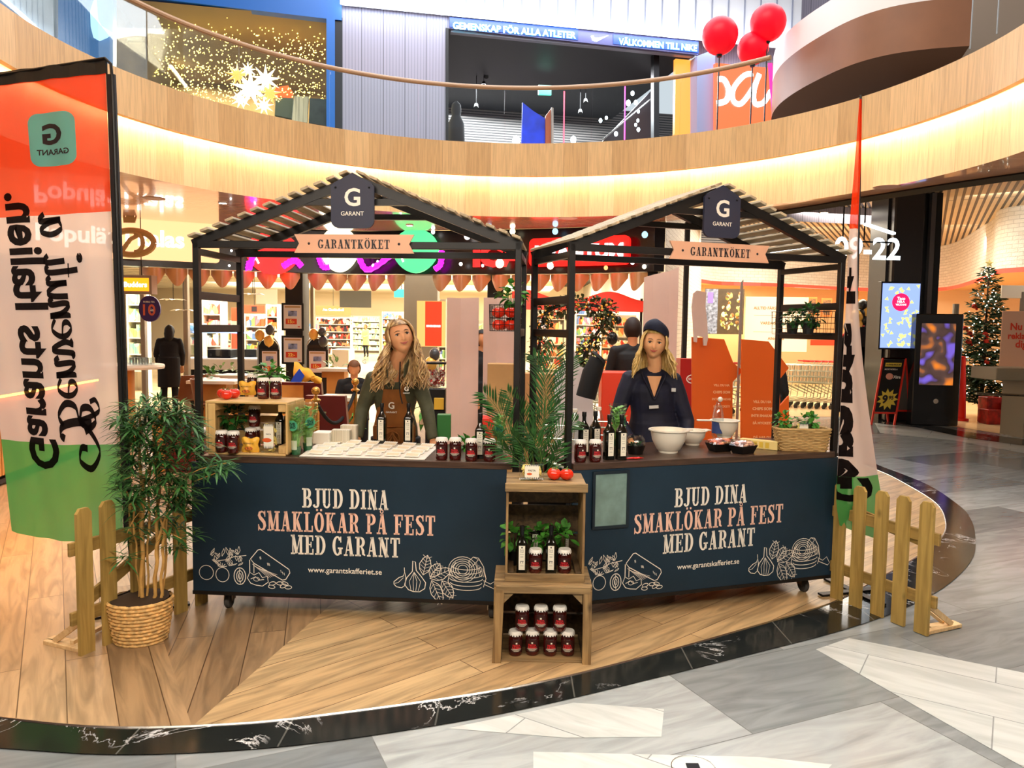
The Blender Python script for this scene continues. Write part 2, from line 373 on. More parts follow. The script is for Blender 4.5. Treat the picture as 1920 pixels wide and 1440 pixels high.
# --- mall floor: big polished stone tiles
tile = BRICKS('stone_tile', (176, 183, 184), (116, 122, 124), (120, 124, 124), 1.5, .62, radians(-24), .003, .16, (1, 5), .4, 0, .5, gs=2.)
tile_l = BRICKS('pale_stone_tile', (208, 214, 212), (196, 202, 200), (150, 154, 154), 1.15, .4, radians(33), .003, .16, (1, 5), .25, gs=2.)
m = M(); poly(m, [(-24, -5), (24, -5), (24, 24), (-24, 24)], 0); struct('floor', m, tile)
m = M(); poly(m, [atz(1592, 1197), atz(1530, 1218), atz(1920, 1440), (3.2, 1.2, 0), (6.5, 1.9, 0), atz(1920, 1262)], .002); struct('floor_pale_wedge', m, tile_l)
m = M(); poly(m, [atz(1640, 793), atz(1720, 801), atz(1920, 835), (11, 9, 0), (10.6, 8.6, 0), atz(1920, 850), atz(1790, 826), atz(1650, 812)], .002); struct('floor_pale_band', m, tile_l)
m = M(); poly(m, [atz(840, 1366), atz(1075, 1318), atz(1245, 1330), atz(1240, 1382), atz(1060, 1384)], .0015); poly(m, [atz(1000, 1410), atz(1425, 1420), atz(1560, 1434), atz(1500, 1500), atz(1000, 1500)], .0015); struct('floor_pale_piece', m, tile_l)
shopfl = BRICKS('shop_floor_tile', (232, 205, 160), (222, 193, 146), (190, 165, 125), .6, .6, 0, .004, .2, (1, 3), .12)
m = M(); poly(m, [(-30, 13.4), (-4, 13.4), (1, 13.2), (3.6, 12.0), (5.2, 15.4)]+[atz(1640, 783), atz(1720, 790), atz(1920, 820), (13, 9), (26, 12), (26, 60), (-34, 60), (-34, 13.4)], .003); struct('floor_shop', m, shopfl)
blk = BRICKS('black_marble', (34, 36, 34), (24, 27, 25), (95, 95, 90), .62, 5, 0, .004, .13, (1, 1), .4, vein=True)
m = M(); strip(m, cr([atz(1600, 780), atz(1660, 787), atz(1720, 793), atz(1920, 824), (12, 9.6, 0)], 3), cr([atz(1600, 786), atz(1660, 796), atz(1720, 802), atz(1920, 836), (11.5, 9.2, 0)], 3), lambda p: (p[0], p[1], .006), lambda p: (p[0], p[1], .006)); struct('trim_1', m, blk)
# --- the wooden island under the stalls, edged by a steel strip and a black marble kerb
EDGE = cr([(-8, 6.2), (-5, 4.2), (-3.2, 3.42), (-2.188, 3.221), (-1.693, 3.154), (-1.253, 3.183), (-.822, 3.276), (.019, 3.561), (.685, 3.913), (1.367, 4.334), (2.036, 4.772), (2.515, 5.222), (3.113, 5.805), (3.597, 6.351), (3.937, 6.897), (4.263, 7.655), (4.439, 8.581), (4.52, 9.385), (4.45, 10.4), (4.0, 11.6), (3.4, 12.6)], 5)
OUT_ = cr([(-8.1, 5.6), (-5.1, 3.8), (-3.2, 3.12), (-2.031, 2.985), (-1.5, 2.95), (-.971, 3.011), (-.5, 3.14), (.02, 3.337), (.641, 3.645), (1.393, 4.042), (1.95, 4.35), (2.478, 4.714), (3.01, 5.186), (3.552, 5.825), (3.988, 6.537), (4.25, 7.05), (4.443, 7.55), (4.687, 8.597), (4.712, 9.649), (4.65, 10.6), (3.9, 12.6)], 5)
pk = dict(msize=.0025, rough=.34, gamt=.62, gs=1.7)
oakA = BRICKS('oak_boards_left', (188, 158, 120), (160, 130, 94), (92, 66, 42), 2.2, .19, radians(-120.5), grain=(1.1, 9), **pk)
oakB = BRICKS('oak_boards_middle', (164, 134, 98), (142, 114, 82), (84, 60, 38), 2.2, .19, radians(-104), grain=(1.1, 9), **pk)
oakC = BRICKS('oak_boards_right', (204, 174, 128), (184, 152, 108), (112, 82, 50), 2.4, .19, radians(-42), grain=(1.1, 9), **pk)
ap = V3((-1.329, 3.205)); u1 = V3((-.517, .877)); u2 = V3((.17, 1.)).normalized()
iA = min(range(len(EDGE)), key=lambda i: (EDGE[i]-ap).length)
m = M(); poly(m, EDGE[:iA+1]+[ap+u1*12, V3((-12, 13.6)), V3((-12, 6))], .004); struct('floor_wood', m, oakA)
m = M(); poly(m, [EDGE[iA], ap+u2*10.4, ap+u1*12], .004); struct('floor_wood_wedge', m, oakB)
m = M(); poly(m, EDGE[iA:]+[V3((3.0, 13.4)), ap+u2*10.4], .004); struct('floor_wood_right', m, oakC)
m = M(); strip(m, EDGE, OUT_, lambda p: (p[0], p[1], .006), lambda p: (p[0], p[1], .006)); struct('trim_2', m, blk)
steel = P('steel', (190, 188, 182), .25, 1)
m = M(); m.tube([(p[0], p[1], .006) for p in EDGE], .006, 5); struct('trim_3', m, steel)
# --- round atrium: two tiers of oak fascia, the upper one overhanging a light cove
CX, CY, RA = 0., 7.28, 4.46
def ARCWOOD(name, c1, c2, w=.36, rough=.5, spec=.4):
    m = bpy.data.materials.new(name); MATS[name] = m; nt = NT(m); tc = nt.n('ShaderNodeTexCoord'); sp = nt.n('ShaderNodeSeparateXYZ'); nt.l(tc.outputs['Object'], sp.inputs[0])
    sx = nt.n('ShaderNodeMath', operation='SUBTRACT'); sx.inputs[1].default_value = CX; sy = nt.n('ShaderNodeMath', operation='SUBTRACT'); sy.inputs[1].default_value = CY
    nt.l(sp.outputs[0], sx.inputs[0]); nt.l(sp.outputs[1], sy.inputs[0]); at = nt.n('ShaderNodeMath', operation='ARCTAN2'); nt.l(sx.outputs[0], at.inputs[0]); nt.l(sy.outputs[0], at.inputs[1])
    mu = nt.n('ShaderNodeMath', operation='MULTIPLY'); mu.inputs[1].default_value = RA; nt.l(at.outputs[0], mu.inputs[0])
    cb = nt.n('ShaderNodeCombineXYZ'); nt.l(sp.outputs[2], cb.inputs[0]); nt.l(mu.outputs[0], cb.inputs[1])
    br = nt.n('ShaderNodeTexBrick', i_Scale=1., i_Mortar_Size=.0015, i_Brick_Width=9., i_Row_Height=w); nt.l(cb.outputs[0], br.inputs[0])
    br.inputs['Color1'].default_value = lin(c1); br.inputs['Color2'].default_value = lin(c2); br.inputs['Mortar'].default_value = lin([x*.8 for x in c2])
    mp = nt.n('ShaderNodeMapping'); mp.inputs['Scale'].default_value = (1.2, 22, 1); nt.l(cb.outputs[0], mp.inputs[0])
    nz = nt.n('ShaderNodeTexNoise', i_Scale=1.6, i_Detail=5., i_Distortion=1.); nt.l(mp.outputs[0], nz.inputs[0]); g = ramp(nt, nz.outputs['Fac'], [(.35, (222, 222, 222)), (.6, (255, 255, 255))])
    mx = nt.n('ShaderNodeMix', data_type='RGBA', blend_type='MULTIPLY'); mx.inputs[0].default_value = .7; nt.l(br.outputs[0], mx.inputs[6]); nt.l(g, mx.inputs[7]); nt.l(mx.outputs[2], nt.b.inputs['Base Color'])
    setb(nt.b, 'Roughness', rough); setb(nt.b, 'Specular IOR Level', spec); return m
oakF = ARCWOOD('oak_fascia', (222, 182, 128), (202, 160, 106)); oakL = ARCWOOD('oak_lower_fascia', (230, 198, 150), (214, 180, 130))
def circ(R, n=120, a0=0, a1=2*pi): return [V3((CX+R*sin(a0+(a1-a0)*i/n), CY+R*cos(a0+(a1-a0)*i/n), 0)) for i in range(n+1)]
def at(z): return lambda p: (p[0], p[1], z)
m = M(); strip(m, circ(RA), circ(RA), at(3.95), at(4.43)); strip(m, circ(RA), circ(RA+.07), at(3.95), at(3.95)); strip(m, circ(RA+.07), circ(RA+.07), at(3.95), at(4.08)); strip(m, circ(RA+.07), circ(RA+.22), at(4.08), at(4.08)); strip(m, circ(RA), circ(RA+.2), at(4.43), at(4.43)); struct('wall_balcony_upper', m, oakF, smooth=True, fixn=False)
m = M(); strip(m, circ(RA+.2), circ(RA+.2), at(3.38), at(4.08)); struct('wall_balcony_lower', m, oakL, smooth=True, fixn=False)
m = M(); m.sheet(lambda a, b: V3((CX+(RA+.085+.035*b)*sin(2*pi*a), CY+(RA+.085+.035*b)*cos(2*pi*a), 4.02)), 120, 1); o = m.build('cove_light_strip', E('warm_led', (255, 240, 218), 48.)); tag(o, 'warm light strip hidden in the cove between the two oak fascia bands', 'light strip')
# --- soffit over the ground floor
SE = cr([(-14, 9.4), (-9, 11.3), (-6.19, 12.70), (-4.94, 13.35), (-3.09, 13.95), (-2.1, 13.85), (-.28, 13.5), (1.367, 12.9), (2.6, 12.0), (3.69, 10.97), (4.48, 9.5), (5.28, 8.19), (6.6, 6.4), (9.5, 3.2)], 6)
soff = P('soffit_gloss', (226, 176, 146), .17, .0, .9, coat=.6, var=.05, vs=3, stretch=(1, 8, 1))
m = M(); n_ = 120; A = circ(RA+.2, n_)
Bp = []
for p in A:
    d = V3((p[0]-CX, p[1]-CY)).normalized(); best = 14.
    for i in range(len(SE)-1):
        a, b = V3(SE[i][:2]), V3(SE[i+1][:2]); e = b-a; den = d.x*e.y-d.y*e.x
        if abs(den) < 1e-9: continue
        w = a-V3((CX, CY)); t = (w.x*e.y-w.y*e.x)/den; s = (w.x*d.y-w.y*d.x)/den
        if t > 0 and 0 <= s <= 1 and t < best: best = t
    Bp.append(V3((CX+d.x*best, CY+d.y*best, 0)))
strip(m, A, Bp, at(3.38), at(3.38)); struct('ceiling', m, soff, fixn=False)
# round ceiling hatches and downlights
wht = P('white_paint', (235, 232, 226), .5); dkm = P('dark_metal', (22, 22, 24), .4, .3)
for (x, y) in ((288, 372), (1663, 350), (1065, 409)):
    c = atz(x, y, 3.38); m = M(); m.lathe([(.14, 0), (.15, -.004), (.135, -.008), (1e-4, -.008)], (0, 0, 0), 24)
    o = m.build('speaker_grille', P('grille', (190, 150, 125), .5)); o.location = c; tag(o, {288: 'round flush ceiling speaker over the left stall, beside the peach sign', 1663: 'round flush ceiling speaker near the black pillar', 1065: 'round flush ceiling speaker above the red sign'}[x], 'speaker')
def downlight(c, label, r=.05, group=None):
    t = thing('downlight', label, 'ceiling light', c, 0, group); m = M(); m.lathe([(r*1.25, 0), (r*1.25, -.012), (r, -.012), (r, -.002)], (0, 0, 0), 18); m.build('ring', wht, t)
    m = M(); m.lathe([(r, -.006), (1e-4, -.006)], (0, 0, 0), 18); m.build('lamp', E('lamp_white', (255, 240, 215), 40), t); return t
d0 = downlight(atz(418, 380, 3.378), 'small round downlight in the glossy soffit over the left stall roof')
dup(d0, atz(768, 422, 3.378), label='small round downlight in the glossy soffit above the right slope of the left stall')
dup(d0, atz(1252, 398, 3.378), label='small round downlight in the soffit behind the peak of the right stall')
dup(d0, atz(1545, 398, 3.378), label='small round downlight in the soffit beside the right flag')
# --- handrail and glass of the balcony
GL = GLASS('balustrade_glass', (250, 254, 253), .995)
t = thing('balustrade', 'curved frameless glass balustrade with a round oak handrail on the upper floor', 'balustrade', (CX, CY, 4.43))
a0, a1 = radians(-100), radians(47)
for k in range(9):
    b0 = a0+(a1-a0)*k/9+.002; b1 = a0+(a1-a0)*(k+1)/9-.002
    m = M(); m.sheet(lambda a, b: V3(((RA+.06)*sin(b0+(b1-b0)*a), (RA+.06)*cos(b0+(b1-b0)*a), .0+.79*b)), 10, 1, .012); m.build('glass_pane', GL, t, smooth=True)
m = M(); m.tube([((RA+.06)*sin(a0+(a1-a0)*i/90), (RA+.06)*cos(a0+(a1-a0)*i/90), .82) for i in range(91)], .032, 10); m.build('handrail', P('rail_oak', (176, 140, 108), .4), t, smooth=True)
# --- walls behind the camera and at the sides so the room closes
wl = P('mall_wall', (214, 206, 194), .6)
m = M(); m.quad((-16, -5, 0), (16, -5, 0), (16, -5, 9), (-16, -5, 9)); struct('wall_back', m, wl, fixn=False)
m = M(); m.quad((14, -5, 0), (14, 9, 0), (14, 9, 9), (14, -5, 9)); struct('wall_right', m, wl, fixn=False)
m = M(); m.quad((-14, -5, 0), (-14, 9, 0), (-14, 9, 9), (-14, -5, 9)); struct('wall_left', m, wl, fixn=False)
# --- upper floor slab behind the balcony
m = M(); oc_ = [V3((CX, CY, 0))+(p-V3((CX, CY, 0)))*(12. if (p.x-CX) < .25 else RA+1.1) for p in circ(1.)]; strip(m, circ(RA+.18), oc_, at(4.1), at(4.1)); struct('floor_upper', m, P('upper_floor', (150, 142, 134), .35), fixn=False)
# --- supermarket shell
cream = P('shop_wall', (236, 218, 184), .6); 
m = M(); m.box((-5, 50, 2.2), (70, .2, 4.6)); struct('wall_shop_back', m, cream)
m = M(); m.box((-30, 32, 2.2), (.2, 36, 4.6)); struct('wall_shop_left', m, cream)
m = M(); m.box((4.6, 35, 2.2), (.2, 30, 4.6)); struct('wall_shop_right', m, P('shop_wall_side', (206, 196, 176), .6))
m = M(); m.quad((-32, 13.9, 4.3), (4.6, 13.9, 4.3), (4.6, 52, 4.3), (-32, 52, 4.3)); struct('ceiling_shop', m, P('shop_ceiling', (60, 56, 50), .7), fixn=False)
m = M()
for k in range(30): m.box((-13.8, 15+k*1.15, 3.86), (32, .3, .07))
struct('ceiling_shop_baffles', m, P('baffle', (238, 226, 196), .6))
# --- slatted ceiling and curved white brick bulkhead of the entrance on the right
slat = BRICKS('slatted_ceiling', (205, 185, 150), (196, 176, 142), (26, 24, 22), 9, .13, radians(-62), .028, .5, (1, 1), .1)
m = M(); m.add([(2.5, 12.4, 4.35), (4.48, 9.6, 4.35), (5.28, 8.3, 4.35), (6.6, 6.5, 4.35), (9.5, 3.4, 4.35), (30, 4, 4.35), (30, 32, 4.35), (4.7, 32, 4.35), (4.7, 20.2, 4.35)], [tuple(range(9))]); struct('ceiling_entrance', m, slat, fixn=False)
SR_ = [p for p in SE if p[0] > 2.9]
m = M(); strip(m, SR_, SR_, at(3.38), at(4.36)); m.tube([(p[0], p[1], 3.36) for p in SR_], .05, 4); struct('trim_4', m, P('black_trim', (16, 16, 18), .3))
m = M()
off = [V3((p[0]+.55, p[1]+.42, 0)) for p in SR_]
strip(m, off, off, at(3.44), at(3.62)); struct('trim_5', m, P('grey_trim', (92, 90, 92), .35, .4))
brick = BRICKS('white_brick', (240, 234, 222), (228, 221, 208), (196, 188, 174), .24, .085, 0, .006, .45, (1, 1), .1, bumpy=.8)
RED = [atz(1232, 528, 3.)]+[atz(x, y, 3.) for x, y in ((1315, 529), (1450, 536), (1583, 543), (1680, 546), (1775, 543), (1850, 523), (1920, 508))]+[V3((14.6, 14.2, 3.)), V3((18, 12.4, 3.))]
RED[0] = V3((2.55, 13.2, 3.))
WC = cr(RED, 6)
def WALLM(base):
    """same brick, laid on an upright curved wall: rows follow height"""
    m = base.copy(); m.name = base.name+'_upright'; t = m.node_tree
    mp = [n for n in t.nodes if n.type == 'MAPPING' and n.inputs[0].links and n.inputs[0].links[0].from_node.type == 'TEX_COORD'][0]
    tc = mp.inputs[0].links[0].from_node; uvn = t.nodes.new('ShaderNodeUVMap'); t.links.new(uvn.outputs[0], mp.inputs[0]); return m
def uvwall(o, pts, z0, z1):
    me = o.data; uv = me.uv_layers.new(name='UVMap'); n = len(pts); L = [0.]
    for i in range(n-1): L.append(L[-1]+(V3(pts[i+1][:2])-V3(pts[i][:2])).length)
    for li, lo in enumerate(me.loops):
        vi = lo.vertex_index; uv.data[li].uv = (L[vi % n], z0 if vi < n else z1)
brickU = WALLM(brick)
m = M(); strip(m, WC, WC, at(3.08), at(4.36)); o = struct('wall_entrance_bulkhead', m, brickU, fixn=False, smooth=True); uvwall(o, WC, 3.08, 4.36)
m = M(); strip(m, WC, WC, at(2.98), at(3.085)); struct('trim_6', m, E('red_led', (255, 52, 30), 2.2), fixn=False)
SIDE = [V3((2.45, 12.6)), V3((2.55, 13.2)), V3(WC[6][:2])]
m = M(); strip(m, SIDE, SIDE, at(0), at(4.36)); o = struct('wall_entrance_side', m, brickU, fixn=False); uvwall(o, SIDE, 0, 4.36)
BK = [V3((p[0]+.15*i/len(WC), p[1]+2.2, 0)) for i, p in enumerate(WC[6:])]; k30 = 24; e_ = BK[k30].copy()
for i in range(k30+1, len(BK)): BK[i] = e_.lerp(V3((36, 24, 0)), (i-k30)/(len(BK)-1-k30))
BK = [V3((WC[6][0]-.15, WC[6][1], 0))]+BK
m = M(); strip(m, BK, BK, at(0), at(3.12)); struct('wall_entrance_recess', m, P('recess_wall', (244, 214, 168), .6), fixn=False)
m = M(); strip(m, WC[6:], BK[1:len(WC[6:])+1], at(3.1), at(3.1)); struct('ceiling_recess', m, P('recess_ceiling', (240, 196, 140), .5), fixn=False)
area('recess_light', (8.6, 23.6, 3.0), 7, .8, 110, (1, .78, .5)); area('recess_light', (15, 20, 3.0), 5, .8, 110, (1, .74, .42))
area('bulkhead_wash', (8.0, 19.6, 3.9), 7, .3, 60, (1, .93, .8), (radians(70), 0, radians(-12)))
area('bulkhead_wash', (10.2, 13.8, 4.2), 4, .3, 40, (1, .93, .8), (radians(60), 0, radians(-40)))
# ================================================================ THE TWO MARKET STALLS
WS, DS, HP, HB, HT, HK = 1.892, .631, .9065, .12, 2.1834, 2.558
SLp = (-.9005, 4.4219, -.0658); SRp = (1.2088, 4.6489, .325)
paint = P('black_stained_wood', (24, 21, 20), .42, 0, .4, var=.25, vs=6, stretch=(1, 1, 1))
roofw = WOOD('grey_roof_slat', (150, 134, 108), (196, 180, 150), 'Y', 1., .7, False)
ctop = WOOD('brown_laminate', (58, 42, 33), (84, 62, 48), 'X', 1.6, .3, False)
navy = P('navy_panel', (28, 48, 64), .42, 0, .35, var=.08, vs=2)
creamt = P('cream_print', (238, 232, 220), .5); pinkt = P('pink_print', (240, 196, 176), .5); ribm = P('pink_ribbon_board', (222, 172, 142), .55, var=.04, vs=3); ink = P('dark_print', (34, 30, 38), .5); signn = P('navy_sign', (42, 46, 68), .55)
HW = WS/2; pw = .036
def stall_point(S, u, v, z): x, y, a = S; return V3((x+u*cos(a)-v*sin(a), y+u*sin(a)+v*cos(a), z))
def stall_ray(S, px, py, v=0.):
    """local (u,z) where the sight line meets the plane v=const of a stall"""
    x, y, a = S; n = V3((-sin(a), cos(a), 0)); p0 = stall_point(S, 0, v, 0); q = onplane(px, py, p0, n)
    d = q-p0; return d.x*cos(a)+d.y*sin(a), q.z
def veg_art(m, o, right):
    """white line drawings of tomatoes, walnut, cheese wedge / garlic, basil leaves and pasta nests"""
    # o: function placing (x,z) from panel left-bottom, units of metres
    def ln(pts, w=.0035, closed=False):
        vs, fs = stroke(pts, w, closed); m.add([o(*p) for p in vs], fs)
    def el(cx, cz, rx, rz, w=.004, n=20, a0=0, a1=2*pi): ln(ell(cx, cz, rx, rz, a0, a1, n), w)
    if not right:
        el(.083, .13, .043, .043); el(.18, .12, .04, .043)
        rr = random.Random(3)
        for k in range(26):
            x = .1+.2*rr.random(); z = .17+.075*rr.random(); a = rr.uniform(.3, 2.6); L = rr.uniform(.03, .05)
            ln([(x, z), (x+cos(a)*L*.5-.006, z+sin(a)*L*.5), (x+cos(a)*L, z+sin(a)*L)], .0028); ln([(x, z), (x+cos(a)*L*.5+.01, z+sin(a)*L*.5), (x+cos(a)*L, z+sin(a)*L)], .0028)
        for k in range(5): a = pi*(.1+.2*k); ln([(.18, .165), (.18+.03*cos(a), .165+.024*sin(a))], .004)
        ln([(.14, .2), (.2, .21), (.25, .23), (.325, .24)], .004)
        el(.285, .115, .035, .05, .005); el(.285, .115, .02, .034, .005, 9); el(.285, .115, .009, .018, .004, 7); ln([(.285, .16), (.28, .12), (.288, .07)], .004)
        ln([(.33, .105), (.345, .14), (.37, .125), (.4, .14), (.42, .11), (.45, .12), (.455, .085), (.42, .06), (.38, .065), (.35, .075)], .0045, True)
        ln([(.35, .1), (.38, .115), (.4, .095), (.43, .1)], .004); el(.385, .1, .018, .012, .003, 10)
        ch = [(.35, .22), (.395, .275), (.41, .278), (.58, .165), (.585, .145), (.56, .105), (.54, .1), (.37, .195)]
        ln(ch, .005, True); ln([(.345, .215), (.345, .14)], .005); ln([(.37, .195), (.37, .135)], .004)
        for k in range(6): ln([(.36+.006*k, .19-.004*k), (.46+.01*k, .11+.004*k)], .002)
        for x, z in ((.405, .235), (.41, .237), (.45, .2), (.456, .2), (.462, .198), (.53, .16), (.54, .15), (.55, .145)): ln([(x, z), (x+.004, z-.016)], .003)
        for x, z, a in ((.48, .078, .2), (.475, .058, -.1), (.525, .08, 0), (.545, .065, .4), (.555, .08, -.3), (.575, .058, .1)):
            ln([(x+.02*cos(t)*cos(a)-.01*sin(t)*sin(a), z+.02*cos(t)*sin(a)+.01*sin(t)*cos(a)) for t in [2*pi*i/12 for i in range(12)]], .004, True)
    if right is False: return
    ln([(1.2, .1), (1.215, .085), (1.245, .08), (1.265, .095), (1.27, .14), (1.262, .175), (1.255, .15), (1.23, .14), (1.2, .115)], .0045, True); ln([(1.205, .105), (1.225, .11), (1.255, .14)], .003); ln([(1.262, .175), (1.26, .2)], .004)
    ln([(1.325, .235), (1.31, .24), (1.308, .18), (1.275, .14), (1.262, .1), (1.285, .07), (1.315, .06), (1.35, .06), (1.38, .08), (1.385, .115), (1.36, .15), (1.33, .185)], .005, True)
    for k in range(4): ln([(1.318, .175), (1.29+.022*k, .12), (1.3+.014*k, .065)], .0028)
    def leaf(x, z, L, W, a):
        P_ = [(0, 0), (.25, .8), (.5, 1), (.8, .6), (1, 0), (.8, -.6), (.5, -1), (.25, -.8)]
        f = lambda s, t: (x+s*L*cos(a)-t*W*sin(a), z+s*L*sin(a)+t*W*cos(a))
        ln([f(s, t) for s, t in P_], .0042, True); ln([f(0, 0), f(1, 0)], .003)
        for k in range(1, 6): s = k/6.; ln([f(s, 0), f(min(1, s+.14), .75)], .0022); ln([f(s, 0), f(min(1, s+.14), -.75)], .0022)
    leaf(1.37, .16, .12, .035, 1.35); leaf(1.41, .15, .1, .032, .95); leaf(1.41, .14, .14, .035, .45); leaf(1.42, .13, .15, .035, -1.15); leaf(1.48, .13, .12, .034, -1.0)
    for r in (.075, .062, .05, .038, .026): el(1.6, .2, r*1.1, r, .0035, 20)
    for k in range(6): el(1.62, .1+.024*k, .095-.004*abs(k-2), .022, .004, 18, pi, 2*pi)
    ln([(1.525, .1), (1.515, .13), (1.53, .2), (1.56, .24)], .004); ln([(1.72, .1), (1.735, .15), (1.72, .22), (1.69, .27), (1.66, .275)], .004)
    ln([(1.66, .275), (1.635, .25), (1.64, .21), (1.66, .225), (1.69, .26)], .004, True)
    for k in range(4): ln([(1.68+.012*k, .24-.01*k), (1.7+.01*k, .16)], .003)
    ln([(1.72, .14), (1.76, .12), (1.79, .14), (1.815, .1), (1.8, .085), (1.765, .1), (1.73, .115)], .004, True)
def make_stall(S, uL, uR, label):
    t = thing('market_stall', label, 'market stall', (S[0], S[1], 0), S[2])
    def prt(name, m, mats, par=None, **k): return m.build(name, mats, par or t, **k)
    # posts
    for sx in (-1, 1):
        for v in (0, DS):
            m = M(); m.box((sx*(HW-pw/2), v+pw/2 if v == 0 else v-pw/2, (HT+.0)/2+.06), (pw, pw, HT-.12), bev=.003); prt('post', m, paint)
    # level beams
    for v in (pw/2, DS-pw/2):
        m = M(); m.box((0, v, HT-.02), (WS, pw*.98, .04), bev=.003); prt('beam', m, paint)
    for sx in (-1, 1):
        m = M(); m.box((sx*(HW-pw/2), DS/2, HT-.06), (pw*.8, DS-2*pw, .036)); prt('side_beam', m, paint)
        for z in (1.872, 1.68):
            m = M(); m.box((sx*(HW-pw/2), DS/2, z), (.022, DS-2*pw, .046), bev=.002); prt('side_rail', m, paint)
    # rafters and collar ties
    sl = atan2(HK-HT, HW)
    for v in (pw/2, DS-pw/2):
        for sx in (-1, 1):
            m = M(); m.bar((sx*(HW-.002), v, HT-.02), (sx*.012, v, HK-.035), pw, .052); prt('rafter', m, paint)
        m = M(); m.box((0, v, HT+.22), (2*HW*(1-.22/(HK-HT))-.06, pw*.8, .035)); prt('collar_tie', m, paint)
    m = M(); m.box((0, DS/2, HK-.045), (pw, DS, .036)); prt('ridge_beam', m, paint)
    # roof slats, thirteen on each slope
    RL = sqrt(HW**2+(HK-HT)**2)
    for sx in (-1, 1):
        for k in range(13):
            d = .03+k*(RL-.035)/12.6; f = d/RL; R = Matrix.Rotation(sx*sl, 3, 'Y')
            c = V3((sx*(HW-f*HW), DS/2-.015, HT+.004+(HK-HT)*f+.012)); m = M(); m.box((0, 0, 0), (.05, DS+.09+.01*rnd.random(), .015), R, bev=.002); m.xf(lambda v: v+c)
            prt('roof_slat', m, roofw)
    # counter and front panel
    m = M(); m.box((uL/2+uR/2 if False else 0, DS/2-.01, HP+.019), (WS-2*pw-.004, DS+.02, .038), bev=.002); prt('countertop', m, ctop)
    pn = M(); pn.box(((uL+uR)/2, -.009, (HP+HB)/2), (uR-uL, .018, HP-HB), bev=.002); pn = prt('front_panel', pn, navy)
    m = M(); m.box(((uL+uR)/2, -.006, HB+.008), (uR-uL+.004, .03, .022)); prt('bottom_trim', m, paint)
    for sx in (-1, 1):
        m = M(); m.box((sx*(HW-.006), DS/2, (HP+HB)/2), (.012, DS-.07, HP-HB)); prt('side_panel', m, paint)
    m = M(); m.box((0, DS/2, HB+.02), (WS-.1, DS-.06, .03)); prt('base_shelf', m, paint)
    pf = lambda a, b: V3((uL+a, -.0195, HB+b))
    def txt(s, cx, cz, w, h, mat): m = M(); letter(m, slab(s), flatfn(pf(cx, cz), (1, 0, 0), (0, 0, 1)), w, h); prt('lettering', m, mat, pn, fixn=False)
    W_ = 1.846; kx = W_/588.; kz = (HP-HB)/250.
    txt('BJUD DINA', 291*kx, (1122-934)*kz, 161*kx, .115, creamt)
    txt('SMAKLÖKAR PÅ FEST', 292*kx, (1122-979)*kz, 333*kx, .118, pinkt)
    txt('MED GARANT', 291*kx, (1122-1022)*kz, 205*kx, .115, creamt)
    m = M(); letter(m, sans('www.garantskafferiet.se', .012), flatfn(pf(290*kx, (1123-1071)*kz), (1, 0, 0), (0, 0, 1)), 139*kx); prt('lettering', m, creamt, pn, fixn=False)
    for rt in (False, True): m = M(); veg_art(m, lambda a, b: pf(a, b)+V3((0, -.0003, 0)), rt); prt('line_drawing', m, creamt, pn, fixn=False)
    # casters
    for sx in (-1, 1):
        for v in (.1, DS-.1):
            m = M(); m.box((sx*(HW-.15), v, HB-.005), (.07, .07, .012)); m.box((sx*(HW-.15)-.024, v, .085), (.004, .05, .07)); m.box((sx*(HW-.15)+.024, v, .085), (.004, .05, .07)); cs = prt('caster', m, steel)
            m = M(); m.lathe([(1e-4, -.016), (.04, -.016), (.047, -.008), (.047, .008), (.04, .016), (1e-4, .016)], (sx*(HW-.15), v-.01, .049), 20, Matrix.Rotation(pi/2, 3, 'Y')); prt('wheel', m, P('grey_rubber', (70, 68, 66), .6), cs, smooth=True)
    return t
stL = make_stall(SLp, -.9657, .8804, 'left wooden market stall with slatted gable roof and navy front, facing the camera squarely')
stR = make_stall(SRp, -.9119, .9451, 'right wooden market stall, turned inward, with a framed pale pane on its navy front')
def gable_sign(S, label):
    g = thing('gable_sign', label, 'sign', stall_point(S, 0, -.03, HK-.02), S[2]); w, h, r = .122, .285, .045
    out = [(0, .02), (.105, -.035)]+[(w, -.055)]+[(w-r+r*cos(a), -h+r+r*sin(a)) for a in [-pi/2*i/6 for i in range(7)]]
    out = out+[(-x, y) for x, y in reversed(out[1:])]
    m = M(); m.prism(out, lambda a, b: V3((a, -.012, b)), lambda a, b: V3((a, .006, b))); m.build('board', signn, g)
    m = M(); letter(m, sans('G', .02), flatfn((0, -.0135, -.115), (1, 0, 0), (0, 0, 1)), height=.1); letter(m, sans('GARANT', .012), flatfn((0, -.0135, -.205), (1, 0, 0), (0, 0, 1)), width=.13); m.build('lettering', creamt, g, fixn=False)
    for sx in (-1, 1): m = M(); m.ball((sx*.095, -.014, -.062), .006, 8); m.build('bolt', dkm, g, smooth=True)
gable_sign(SLp, 'navy house-shaped sign with a cream G on the peak of the left stall')
gable_sign(SRp, 'navy house-shaped sign with a cream G on the peak of the right stall')
